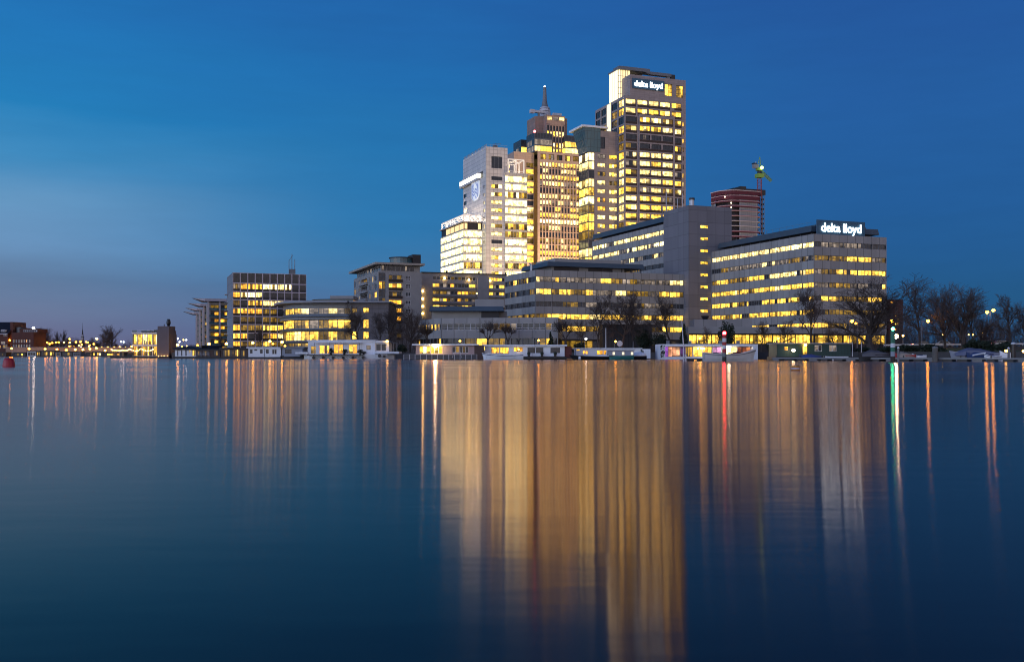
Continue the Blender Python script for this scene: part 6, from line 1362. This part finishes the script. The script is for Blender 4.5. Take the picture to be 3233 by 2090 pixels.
mb = MB(); mb.box(t0, t1, -.6, 5, .3, nz_(322), M_STOW); mb.box(nx_(1480), nx_(1750), -.3, 4.6, nz_(322), nz_(222), M_STOW); mb.box(t1, nx_(1786), .8, 4.5, .3, nz_(405), M_STOW); RS.part(mb, 'tower')
mb = MB(); cxx = nx_(1668); mb.lathe((cxx, 2, nz_(222)), [(.28, 0), (.36, .3), (.56, .7), (.58, 1.1), (.45, 1.7), (.36, 1.95)], 12, M_BLACK); RS.part(mb, 'chimney_pot')
mb = MB(); mb.box(nx_(1588), nx_(1600), 1, 1.2, nz_(222), nz_(172), M_BLACK); RS.part(mb, 'vent_pipe')
mb = MB(); mb.box(nx_(430), nx_(1800), -2.2, 7, -.3, nz_(925) - .003, M_HULL); RS.part(mb, 'deck')
for x in (1515, 1587, 1655, 1725):
    mb = MB(); mb.ball((nx_(x), -.85, nz_(935)), .15, emat('uplight_glow', (1.0, .5, .1), 60)); RS.part(mb, 'uplight')
for x in (455, 500, 540, 625, 690, 722): mb = MB(); mb.box(nx_(x), nx_(x) + .12, -1.6, -1.48, nz_(925), nz_(770), mat('amber_post', (.4, .25, .1), .7)); RS.part(mb, 'post')
RS.finish()
e = empty('string_lights', (RS.ox, RS.oy, 1), 0, 'looping string of warm bulbs over the floating restaurant terrace', 'string lights')
mb = MB(); mc = MB(); pts_ = [(440, 770), (480, 790), (540, 785), (600, 800), (650, 800), (700, 785), (760, 795), (820, 790), (870, 760), (915, 785), (1000, 808), (1060, 800), (1130, 755), (1200, 790), (1280, 805), (1350, 795), (1400, 775), (1440, 760)]
for (a, b_) in zip(pts_, pts_[1:]):
    A_, B_ = Vector((nx_(a[0]), -1.6, nz_(a[1]) - 1)), Vector((nx_(b_[0]), -1.6, nz_(b_[1]) - 1)); mc.tube(A_, B_, .02, .02, 3, M_BLACK)
    for k in range(2): mb.ball(A_ + (B_ - A_) * (k / 2), .11, emat('string_bulb', (1, .5, .1), 22), 5)
mc.build('cable', e); o = mb.build('bulb', e); o['kind'] = 'stuff'
for (a, c, lb) in ((640, 880, 'low dark terrace tent beneath the string of bulbs'),):
    p = P(300 + a * .13434, CY, 262); e = empty('terrace_tent', (p.x, 264.8, .8), 0, lb, 'tent'); w = LEN((c - a) * .13434, 264); mb = MB()
    ap = (w * .5, .7, nz_(838) - .8); bs = [(0, -.4, nz_(880) - .8), (w, -.4, nz_(880) - .8), (w, 2, nz_(880) - .8), (0, 2, nz_(880) - .8)]
    for i in range(4): mb.face([bs[i], bs[(i + 1) % 4], ap], M_DARK)
    mb.build('canopy', e)
    for i in range(4):
        mb = MB(); mb.box(bs[i][0] - .05, bs[i][0] + .05, bs[i][1] - .05, bs[i][1] + .05, 0, bs[i][2], M_BLACK); mb.build('pole', e)

# ------------------------------------------------------------------ far left moorings
mx2 = lambda x: x * .13434
my2 = lambda y: 1000 + y * .13434
FAR = [(10, 140, 850, 925, M_BRN, 'kdkk', 'low brown houseboat at the far left edge of the quay'), (330, 600, 850, 928, M_HULL, 'kdkyk', 'dark houseboat with one yellow window below the brick school'), (640, 845, 822, 925, M_WB, 'kkk', 'pale boxy houseboat with dark doors on the far left quay'), (855, 945, 818, 928, M_BRN, 'yd', 'narrow yellow lit houseboat right of the pale boxy one'), (955, 1280, 812, 925, M_BRN, 'kdykyd', 'long brown houseboat with several lit rooms on the far quay'), (1300, 1425, 838, 930, M_GB, 'dkd', 'short grey houseboat with greenish lit windows on the far quay'), (1450, 1705, 830, 932, M_HULL, 'kkdk', 'long unlit black houseboat on the far quay'), (1722, 1890, 840, 930, M_GB, 'kkk', 'plain grey unlit houseboat left of the poplar'), (2050, 2160, 850, 932, M_BRN, 'kkd', 'small dark houseboat below the poplar'), (2175, 2420, 835, 925, M_BRN, 'ykywk', 'houseboat with white lit windows beside the restaurant terrace'), (2430, 2900, 850, 925, M_BRN, 'kyykok', 'long houseboat with a yellow glow touching the restaurant terrace')]
for (a, c, yt, yb, m, ks, lb) in FAR:
    n = len(ks); w = (c - a - 16) / n
    ws = [(mx2(a + 8 + i * w + 3), mx2(a + 8 + (i + 1) * w - 3), my2(yt + 14), my2(yb - 14), k, M_FRAMED) for i, k in enumerate(ks)]
    houseboat(lb, mx2(a), mx2(c), 0, my2(yt), my2(yb), m, M_DARK, ws, Y=388, depth=4, over=.25, rt=.3, group='houseboats on the far left quay')
# ------------------------------------------------------------------ bare winter trees
def rvec(rg): return Vector((rg.gauss(0, 1), rg.gauss(0, 1), rg.gauss(0, 1)))
def gen_tree(seed, style):
    """unit-height bare tree: returns (trunk mesh, crown mesh)"""
    rg = random.Random(seed); T_, C_ = MB(), MB()
    twig_n = {'vase': (11, 8, 7, 5), 'round': (12, 8, 6, 5), 'poplar': (26, 8, 6, 3), 'pollard': (4, 20, 5, 3), 'wide': (9, 9, 7, 5)}[style]
    def limb(p, d, L, r, lev):
        n = 4 if lev < 3 else 2; mb = T_ if lev < 2 else C_; m = M_BARK if lev < 2 else M_TWIG; pts_ = [p.copy()]; rs = [r]
        for i in range(n):
            bend = (.025 if style == 'poplar' else .10) if lev == 0 else .17
            d = (d + rvec(rg) * bend + Vector((0, 0, {'vase': .06, 'round': .03, 'poplar': .22, 'pollard': .10, 'wide': .02}[style] if lev else 0))).normalized()
            p = p + d * L / n; pts_.append(p.copy()); rs.append(max(r * (1 - .62 * (i + 1) / n), .0011))
        for i in range(n): mb.tube(pts_[i], pts_[i + 1], rs[i], rs[i + 1], 6 if lev == 0 else (5 if lev == 1 else 3), m)
        if lev >= 4: return
        k = twig_n[lev] if lev < 4 else 0
        for j in range(k):
            if lev == 0:
                lo = {'vase': .22, 'round': .3, 'poplar': .12, 'pollard': .97, 'wide': .5}[style]; t = lo + (1 - lo) * (j + rg.random() * .8) / k
            else: t = .22 + .78 * (j + rg.random()) / k
            if style == 'pollard' and lev == 1: t = .85 + .15 * rg.random()
            t = min(t, .999); i = int(t * n); q = pts_[i].lerp(pts_[i + 1], t * n - i); ax = (pts_[i + 1] - pts_[i]).normalized()
            side = ax.cross(rvec(rg)).normalized(); sp = {'vase': (.42, .5, .55, .65), 'round': (.8, .75, .75, .8), 'poplar': (.28, .4, .5, .6), 'pollard': (.45, .7, .5, .5), 'wide': (.95, .8, .75, .8)}[style][lev]
            if lev == 0 and style != 'pollard': sp *= rg.uniform(.5, 1.25)
            dd = (ax + side * math.tan(min(sp, 1.2)) * rg.uniform(.7, 1.1)).normalized()
            if style == 'pollard' and lev == 0: dd = (Vector((1, 0, 0)) * math.cos(j * 1.57 + .4) + Vector((0, 1, 0)) * math.sin(j * 1.57 + .4) * .6 + Vector((0, 0, 1.6))).normalized()
            frac = {'vase': (.95, .5, .5, .5), 'round': (.55, .5, .5, .5), 'poplar': (.42, .42, .45, .5), 'pollard': (.9, .75, .5, .5), 'wide': (.62, .52, .5, .5)}[style][lev]
            LL = L * frac * rg.uniform(.75, 1.15) * (1.0 if lev else (1.15 - .55 * t if style in ('poplar', 'round') else 1.0))
            limb(q, dd, LL, max(rs[i] * .6, .0012), lev + 1)
    h0 = {'vase': .5, 'round': .68, 'poplar': .96, 'pollard': .30, 'wide': .55}[style]
    limb(Vector((0, 0, 0)), Vector((0, 0, 1)), h0, {'vase': .026, 'round': .02, 'poplar': .02, 'pollard': .045, 'wide': .026}[style], 0)
    zm_ = max(v[2] for v in T_.v + C_.v); k = 1 / zm_; xs_ = sorted(abs(v[0]) for v in C_.v); wd = xs_[int(len(xs_) * .97)] * k
    for mb in (T_, C_): mb.v = [(x * k, y * k, z_ * k) for x, y, z_ in mb.v]
    return T_, C_, wd
VAR = {}
def tree(style, seed, px, base, top, half, Y, label, group='bare trees along the bank', name='bare_tree', z0=1.5):
    key = (style, seed)
    if key not in VAR:
        T_, C_, wd = gen_tree(seed, style); e = empty(name, (0, 0, 0)); a = T_.build('trunk', e); c = C_.build('crown', e); VAR[key] = [e, a, c, wd, False]
    e, a, c, wd, used = VAR[key]
    if used:
        e = e.copy(); COL.objects.link(e)
        for ch in (a, c): o = ch.copy(); COL.objects.link(o); o.parent = e
    VAR[key][4] = True
    X, H_ = (px - CX) / FX * Y, ZZ(top, Y) - z0
    e.location = (X, Y, z0); sx = LEN(half, Y) / wd; e.scale = (sx, sx, H_); e.rotation_euler = (0, 0, rnd.uniform(0, 6.28)); e.name = name
    tag(e, label, 'tree', group); return e
tree('vase', 1, 2755, 1108, 862, 92, 192, 'broad many stemmed bare tree rising beside the right end of the office block')
tree('round', 2, 2562, 1085, 903, 62, 224, 'slender bare tree standing before the corner of the right office block')
tree('round', 3, 2903, 1088, 888, 52, 232, 'bare tree just right of the broad many stemmed one')
tree('vase', 4, 2985, 1088, 893, 58, 228, 'left one of the dense bare tree clump on the right bank')
tree('vase', 1, 3036, 1088, 886, 66, 222, 'tallest one of the dense bare tree clump on the right bank')
tree('round', 2, 3078, 1086, 902, 50, 224, 'right hand one of the dense bare tree clump on the right bank')
tree('round', 3, 3186, 1090, 928, 56, 212, 'bare tree between the twin street lamp and the right edge')
tree('vase', 4, 3096, 1075, 985, 34, 226, 'small bare tree lit orange beneath the twin street lamp')
tree('wide', 5, 3246, 1090, 948, 50, 218, 'bare tree cut off by the right edge')
tree('round', 3, 2472, 1088, 1008, 32, 222, 'small bare tree before the glass front left of the slender one')
tree('wide', 5, 2640, 1090, 1022, 46, 218, 'low spreading bare tree behind the green houseboat')
tree('round', 2, 2402, 1106, 1012, 30, 226, 'thin young bare tree behind the modern houseboat right end')
tree('round', 3, 1884, 1096, 922, 50, 239, 'tall straight bare tree left of the dark ribbed annex')
tree('round', 3, 1962, 1094, 918, 74, 238, 'wide bare tree in front of the dark ribbed annex')
tree('round', 2, 2004, 1092, 932, 40, 239, 'narrow bare tree behind the wide one at the annex')
tree('wide', 5, 2122, 1092, 912, 80, 235, 'large spreading bare tree before the stair tower foot')
tree('round', 2, 1843, 1092, 1008, 28, 240, 'small bare tree left of the tall straight one')
tree('wide', 5, 2238, 1090, 1028, 34, 231, 'short twisted bare tree before the entrance glass front')
tree('pollard', 6, 1350, 1092, 1018, 30, 244, 'knotted pollard tree at the left end of the podium', 'pollard trees on the quay')
tree('pollard', 7, 1540, 1086, 1004, 36, 242, 'forked pollard tree behind the small white cabin boat', 'pollard trees on the quay')
tree('pollard', 6, 1604, 1086, 1010, 26, 242, 'leaning pollard tree right of the forked one', 'pollard trees on the quay')
tree('pollard', 7, 1786, 1090, 1000, 40, 241, 'largest pollard tree left of the tall straight bare tree', 'pollard trees on the quay')
tree('wide', 5, 1140, 1080, 950, 62, 272, 'bare tree before the flat end of the round office')
tree('round', 3, 1228, 1086, 952, 50, 282, 'dark bare tree below the orange balconies')
tree('vase', 4, 1294, 1094, 965, 48, 262, 'dark bare tree right of the white ship houseboat')
tree('round', 2, 1200, 1086, 985, 34, 290, 'small bare tree in front of the stone end wall')
tree('round', 2, 828, 1098, 1030, 28, 290, 'small bare tree before the white grid apartments')
tree('wide', 5, 690, 1098, 1050, 22, 300, 'little bare tree below the winged roofs')
FARG = 'bare trees beyond the far left quay'
tree('vase', 9, 350, 1092, 1021, 20, 432, 'tall pointed poplar left of the floating restaurant', FARG)
tree('round', 3, 326, 1092, 1038, 17, 436, 'shorter bare tree at the left side of the poplar', FARG)
tree('vase', 1, 120, 1092, 1031, 22, 470, 'dark bushy bare tree right of the brick school', FARG)
tree('vase', 4, 143, 1092, 1042, 20, 474, 'lower bushy bare tree second from the brick school', FARG)
tree('vase', 9, 182, 1092, 1040, 7, 560, 'slim columnar tree first of the pair behind the far lamps', FARG)
tree('vase', 9, 201, 1092, 1036, 7, 560, 'slim columnar tree second and taller of the pair behind the far lamps', FARG)
for i, (px, top) in enumerate(((166, 1063), (190, 1067), (216, 1066), (238, 1063), (268, 1068), (292, 1064), (312, 1070), (372, 1078), (398, 1084), (612, 1086), (590, 1088))):
    tree(('vase', 'wide', 'round')[i % 3], (1, 5, 3)[i % 3], px, 1092, top, (17, 19, 15)[i % 3], 480 + 9 * (i % 4), '%s of the low dark bare trees in the far row, counted from the left' % ORD[i], FARG)
# ------------------------------------------------------------------ evergreens and hedges
def leafy(mb, blobs, n, m, rg, sz):
    for _ in range(n):
        (cx, cy, cz, rx, ry, rz) = rg.choice(blobs)
        d = rvec(rg).normalized() * (rg.random() ** .35) * rg.uniform(.75, 1.12); p = Vector((cx + d.x * rx, cy + d.y * ry, max(.02, cz + d.z * rz)))
        a = rvec(rg).normalized() * sz * rg.uniform(.5, 1.3); b_ = a.cross(rvec(rg)).normalized() * sz * rg.uniform(.3, .8); mb.face([p - a - b_, p + a - b_, p + a + b_, p - a + b_], m)
def bush(px, base, top, half, Y, label, cone=False, name='evergreen_bush', cat='bush', group='evergreen bushes on the bank', n=1100, z0=1.5, seed=0):
    rg = random.Random(seed + int(px)); X = (px - CX) / FX * Y; H_ = ZZ(top, Y) - z0; w = LEN(half, Y); e = empty(name, (X, Y, z0), 0, label, cat, group)
    bl = []
    if cone:
        for i in range(9): t = i / 9; bl.append((rg.uniform(-.15, .15) * w, rg.uniform(-.15, .15) * w, H_ * (.08 + .88 * t), w * (1.02 - t), w * (1.02 - t), H_ * .12))
    else:
        for i in range(9): bl.append((rg.uniform(-.7, .7) * w, rg.uniform(-.5, .5) * w, H_ * rg.uniform(.25, .72), w * rg.uniform(.3, .55), w * rg.uniform(.3, .5), H_ * rg.uniform(.2, .34)))
    mb = MB(); leafy(mb, bl, n, M_LEAF, rg, .16); mb.build('foliage', e)
    mb = MB(); mb.tube((0, 0, 0), (0, 0, H_ * .8), .12, .04, 6, M_BARK); mb.build('stem', e); return e
bush(2285, 1092, 996, 34, 228, 'tall dark evergreen behind the red beacon light', False, n=2600)
bush(1739, 1090, 1046, 15, 242, 'small dark conifer between the pollard trees', True)
bush(2030, 1094, 1030, 34, 236, 'dark evergreen bush at the right side of the annex', n=1800)
bush(2082, 1094, 1044, 34, 234, 'dark evergreen bush under the large spreading tree', n=1500)
bush(2158, 1094, 1020, 22, 233, 'upright dark evergreen behind the white mooring mast', True, n=1500)
bush(2440, 1106, 1078, 30, 212, 'low dark bush left of the green houseboat')
bush(1830, 1094, 1074, 24, 240, 'round dark bush before the annex left corner')
bush(1270, 1100, 1086, 24, 246, 'low dark bush at the quay right of the white ship houseboat')
bush(2800, 1118, 1094, 38, 186, 'dark hedge bush behind the green beacon', n=1500); bush(2868, 1118, 1088, 44, 190, 'dark hedge bush between the beacon and the timber pile', n=1700)
bush(2940, 1118, 1086, 44, 192, 'dark hedge bush behind the timber pile', n=1700); bush(3095, 1110, 1070, 46, 190, 'high dark bush mound behind the large covered cruiser', n=2000); bush(3155, 1112, 1078, 40, 188, 'dark bush behind the thick dark pile', n=1700)
bush(2720, 1116, 1096, 30, 186, 'low dark bush at the foot of the broad tree')
def thicket(name, a, c, n, ztop, kind_rg, dp, m=None):
    rg = random.Random(kind_rg); mb = MB()
    for i in range(n):
        px, Y0 = a + (c[0] - a) * rg.random(), c[1] + rg.uniform(-dp, dp); X = (px - CX) / FX * Y0; h_ = (ZZ(ztop, Y0) - 1.5) * rg.uniform(.35, 1.0) * (.72 + .28 * math.sin(px * .07) * math.cos(px * .023 + 1)); p = Vector((X, Y0, 1.5)); d = Vector((rg.gauss(0, .12), rg.gauss(0, .12), 1)).normalized(); r = h_ * .006 + .02
        for k in range(4):
            q = p + d * h_ / 4; mb.tube(p, q, r, r * .75, 3, M_TWIG); r *= .75
            for j in range(4 + 3 * k):
                t = p.lerp(q, rg.random()); dd = (d + rvec(rg) * .5).normalized(); l_ = h_ * rg.uniform(.1, .26); mb.tube(t, t + dd * l_, r * .55, .012, 3, M_TWIG)
            p = q; d = (d + rvec(rg) * .12).normalized()
    return tag(mb.build(name), kind='stuff')
thicket('thicket', 2690, (3420, 254), 800, 985, 5, 12)
thicket('thicket', 60, (420, 492), 420, 1064, 6, 14)
thicket('thicket', 520, (640, 430), 60, 1086, 7, 6)
thicket('thicket', 1225, (1330, 262), 60, 1010, 8, 5)
# grass bank, road on its embankment
mb = MB(); M_GRASS = mat('short_grass', (.04, .075, .015), .95, .3, .8)
a, c = P(2920, CY, 200), P(3300, CY, 188); mb.face([(a.x, a.y, 1.52), (c.x, c.y, 1.52), (c.x + 2, 222, 2.4), (a.x + 2, 230, 2.4)], M_GRASS); tag(mb.build('grass_bank'), kind='structure')
mb = MB(); r0_, r1_ = P(2790, CY, 236), P(3600, CY, 222)
dv = (r1_ - r0_); dv.z = 0; ln = dv.length; dv.normalize(); nv = Vector((-dv.y, dv.x, 0))
def RP(s, d, z_): q = r0_ + dv * s + nv * d; return (q.x, q.y, z_)
M_ROAD = mat('asphalt', (.045, .045, .048), .85, .2, .5)
mb.face([RP(0, 0, 1.5), RP(ln, 0, 1.5), RP(ln, 0, 3.0), RP(0, 0, 2.6)], M_QUAY); mb.face([RP(0, 0, 2.6), RP(ln, 0, 3.0), RP(ln, 9, 3.0), RP(0, 9, 2.6)], M_ROAD); tag(mb.build('road'), kind='structure')
e = empty('guard_rail', RP(0, .2, 2.6), math.atan2(dv.y, dv.x), 'pale steel guard rail along the road behind the right bushes', 'guard rail')
mb = MB(); sl = .4 / ln
for i in range(int(ln / 3)): mb.box(i * 3, i * 3 + .1, 0, .1, i * 3 * sl, i * 3 * sl + .75, M_STEEL)
mb.build('post', e)['kind'] = 'stuff'
mb = MB(); mb.face([(0, -.03, .45), (ln, -.03, .45 + .4), (ln, -.03, .8 + .4), (0, -.03, .8)], M_ALU); mb.face([(0, -.03, .8), (ln, -.03, 1.2), (ln, .0, 1.2), (0, .0, .8)], M_ALU); mb.build('rail', e)
M_CARD = mat('dark_car_paint', (.03, .032, .04), .3, .1, 1); M_CARS = mat('silver_car_paint', (.35, .36, .38), .3, .1, 1, metal=.6)
M_HEAD = emat('headlight_glow', (1.0, .95, .82), 90); M_TAIL = emat('taillight_glow', (1.0, .08, .04), 30); M_CG = mat('car_window', (.02, .022, .028), .1, .1, 1)
def car(s, d, label, paint, flip):
    q = RP(s, d, 2.6 + .4 * s / ln + .004); e = empty('parked_car', q, math.atan2(dv.y, dv.x) + (math.pi if flip else 0), label, 'car', 'cars on the raised road')
    prof = [(-2.15, .35), (-2.2, .75), (-1.5, .92), (-.9, 1.42), (.75, 1.45), (1.45, .95), (2.15, .82), (2.2, .35)]; mb = MB()
    for (x0, z0), (x1, z1) in zip(prof, prof[1:]): mb.face([(x0, -.85, z0), (x1, -.85, z1), (x1, .85, z1), (x0, .85, z0)], paint)
    for y in (-.85, .85): mb.face([(x, y, z_) for x, z_ in prof], paint)
    mb.build('body', e)
    for y in (-.855, .855): mb = MB(); mb.face([(-1.2, y, .97), (1.2, y, .97), (.7, y, 1.38), (-.8, y, 1.36)], M_CG); mb.build('window', e)
    for x in (-1.35, 1.35):
        for y in (-.86, .7): mb = MB(); mb.tube((x, y, .32), (x, y + .16, .32), .32, .32, 12, M_BLACK, True); mb.build('wheel', e)
    for y in (-.62, .62):
        mb = MB(); mb.ball((2.2, y, .68), .13, M_HEAD, 7); mb.build('headlight', e); mb = MB(); mb.ball((-2.2, y, .75), .12, M_TAIL, 7); mb.build('taillight', e)
car(9, 3, 'dark car with red tail lights on the raised road behind the clump of trees', M_CARD, False); car(14, 6, 'silver car with its headlights on behind the clump of trees', M_CARS, True); car(23.5, 6, 'dark car with its headlights on near the right edge', M_CARD, True); car(26, 3, 'silver car with red tail lights near the right edge', M_CARS, False)

# ------------------------------------------------------------------ street lamps
LG = 'street lamps'
def street_lamp(px, py, Y, k, r, col, label, group=LG, z0=1.5, side=1, arm=.9, double=False, name='street_lamp'):
    z = ZZ(py, Y); X = (px - CX) / FX * Y; bx_ = X - side * arm; e = empty(name, (bx_, Y, z0), 0, label, 'street lamp', group); h = z - z0
    mb = MB(); mb.tube((0, 0, 0), (0, 0, h * .55), .10, .08, 6, M_STEEL); mb.tube((0, 0, h * .55), (0, 0, h + .12), .07, .05, 6, M_STEEL, True); mb.build('pole', e)
    for s in ((side, -side) if double else (side,)):
        zz = h + (.45 if (double and s != side) else 0)
        if arm > .05: mb = MB(); mb.tube((0, 0, h + .1), (s * arm, 0, zz + .14), .045, .04, 5, M_STEEL); mb.build('arm', e)
        lamp_bulb(e, (s * arm, 0, zz), r, col, k)
        mb = MB(); mb.lathe((s * arm, 0, zz + r * .97), [(r * .9, 0), (r * .5, .1), (.04, .16)], 8, M_BLACK); mb.build('hood', e)
    return e
# right bank
street_lamp(2690, 1014, 214, 260, .32, AMB, 'tall amber street lamp left of the broad many stemmed tree', arm=.5); street_lamp(2702, 1021, 220, 110, .24, AMB, 'smaller amber lamp just right of the tall one beside the broad tree', arm=.3, side=-1)
street_lamp(2816.5, 1014, 216, 260, .32, AMB, 'tall amber street lamp right above the green beacon', side=1, arm=1.4); street_lamp(2930, 1014, 222, 260, .32, AMB, 'tall amber street lamp in front of the dense tree clump', side=1, arm=1.4)
street_lamp(3116, 986, 226, 260, .34, (1.0, .40, .015), 'tall twin headed amber street lamp near the right edge', side=-1, arm=.72, double=True)
for i, (px, py, r, lb) in enumerate(((2851, 1060, .2, 'small low lamp just right of the dazzling jetty lamp'), (2977.5, 1057, .13, 'tiny low lamp among the clump of trees'), (3058, 1057, .11, 'left one of two tiny lamps right of the clump'), (3071, 1057, .14, 'right one of two tiny lamps right of the clump'), (3102.5, 1052, .15, 'small round white lamp below the twin street lamp'))):
    street_lamp(px, py, 230 if i else 215, 110, r, WARM, lb, arm=0, z0=1.5)
# middle quay
for px, py, k, lb in ((1452, 1076.6, 70, 'amber lamp behind the pinkish houseboat'), (1700.5, 1074.7, 150, 'amber lamp behind the red ended houseboat'), (1943.8, 1078, 170, 'amber lamp in front of the dark annex'), (2209.6, 1068, 150, 'amber lamp above the modern houseboat'), (2457, 1069, 70, 'amber lamp before the glass front left of the green houseboat'), (1849.7, 1070, 50, 'small white lamp left of the dark annex')):
    street_lamp(px, py, shore_y(px) + 1.5, k, .24, AMB if k != 50 else COOL, lb, arm=.25)
# before the grid apartments
for px, py, k, lb in ((561, 1088.8, 210, 'very bright lamp right of the stone tower'), (624, 1090, 60, 'small amber lamp second right of the stone tower'), (660, 1086, 230, 'very bright lamp under the winged roofs'), (715, 1085, 230, 'very bright lamp at the left corner of the white grid apartments'), (798, 1082.6, 150, 'bright lamp before the left part of the white grid apartments'), (852, 1077.7, 150, 'tallest lamp before the white grid apartments'), (862, 1085.5, 60, 'small amber lamp below the tallest one at the grid apartments'), (890.6, 1080, 190, 'bright lamp between the grid apartments and the round office'), (900, 1092, 50, 'small low lamp at the foot of the round office')):
    street_lamp(px, py, shore_y(px) + 4, k, .30 if k > 100 else .22, (1.0, .46, .04) if k > 100 else AMB, lb, arm=.4)
# far left quay: lower row, upper row, and the farther ones
low = [(37, 1100), (92, 1101), (143, 1102), (180, 1103), (209.6, 1105), (237.8, 1104), (262, 1104), (284, 1102), (304.5, 1099), (332, 1107)]
for i, (px, py) in enumerate(low): street_lamp(px, py, 416, 260, .36, AMB if i < 5 else (1, .44, .03), '%s amber lamp from the left in the low row along the far quay' % ORD[i], 'low lamps along the far left quay', arm=.3)
up_ = [(31, 1074), (38, 1074.5), (81, 1079.5), (90, 1074.5), (123, 1083.3), (143, 1080), (149, 1082), (157.3, 1086), (165, 1082.6), (177, 1080.6), (185, 1081), (202, 1080.7), (220, 1070.5), (220, 1081.8), (240, 1079.8), (254.6, 1079), (272, 1079.7), (277, 1081), (296, 1086), (305.5, 1069.3)]
for i, (px, py) in enumerate(up_): street_lamp(px, py, 440 + (i * 7) % 40, 210 if i not in (6, 8, 10, 11, 13, 17) else 110, .46 if i == 19 else .30, (1.0, .50, .06) if i in (11, 13, 19) else AMB, '%s amber lamp from the left in the tall row beyond the far quay' % ORD[i], 'tall lamps beyond the far left quay', arm=.5, side=1 if i % 2 else -1)
far_ = [(256, 1097.4), (281, 1094), (218.5, 1093), (224, 1092.5), (233.7, 1092.5), (250, 1091), (258, 1088.5), (283, 1090), (312, 1096), (320.5, 1096), (340, 1096.5), (361, 1097), (378.5, 1095.5), (396, 1096.6), (415.5, 1094), (382.7, 1079), (390.5, 1079.5), (561.3, 1069), (566.5, 1079.4), (579.5, 1073), (588, 1073.3), (575, 1094.5), (589.5, 1092.7)]
for i, (px, py) in enumerate(far_): street_lamp(px, py, 470 + (i * 13) % 60, 190, .26 if i in (15, 16, 17, 20) else .30, COOL if i in (0, 15, 16, 17, 18, 20) else (1.0, .43, .03), '%s small distant lamp from the left, before and after the floating restaurant' % ORD[i], 'small distant lamps at the left', arm=.0)
qw = Bld('embankment_wall', 'long low pale wall along the far left quay glowing orange under the lamps', 'wall', 18, 424, 1.5, 0.0)
qw.wall.box(0, LEN(420, 424), 0, .5, 1.5, ZZ(1097, 424), mat('pale_brick_wall', (.34, .25, .18), .85, .3, .3)); qw.wall.box(-.1, LEN(420, 424) + .1, -.08, .58, ZZ(1097, 424), ZZ(1096, 424), M_COLU)
qw.finish()
# church spire far away, dark flats behind the right trees
CH = Bld('church_tower', 'tiny pale church tower with a pointed spire on the left horizon', 'church', 256.5, 760, 1.5, 0.0)
w = LEN(6, 760); zz = lambda y: ZZ(1000 + y * .13434, 760)
CH.wall.box(0, w, 0, w, 1.5, zz(480), mat('pale_stone', (.42, .36, .33), .8, .1, .5)); CH.wall.box(-.2, w + .2, -.2, w + .2, zz(480), zz(470), M_DARK); CH.wall.box(w * .15, w * .85, w * .15, w * .85, zz(470), zz(420), MATS['pale_stone'])
mb = MB(); mb.lathe((w / 2, w / 2, zz(420)), [(w * .42, 0), (w * .3, 1.6), (w * .32, 2.2), (w * .1, 4.2), (.05, 9)], 8, M_DARK); CH.part(mb, 'spire'); CH.finish()
DF = Bld('brick_flats', 'dark brick flats with a few lit windows half hidden behind the right trees', 'apartment building', 2805, 335, 1.5, 0.0)
f, l = seg((0, 0), (LEN(46, 335), 0)); q = lambda px: LEN(px - 2805, 335)
DF.facade(f, l, 1.5, ZZ(946, 335), [Win(f, q(2826 + 7 * j), q(2830 + 7 * j), ZZ(975 + i * 8.5, 335), ZZ(970 + i * 8.5, 335), [rnd.choice('oykk')], .2, None) for i in range(12) for j in range(2)] + [Win(f, q(2811), q(2820), ZZ(957, 335), ZZ(952, 335), ['o'], .2, None)], M_BRICKR); DF.shell(l, 10, ZZ(946, 335), M_BRICKR, M_ROOF); DF.finish()
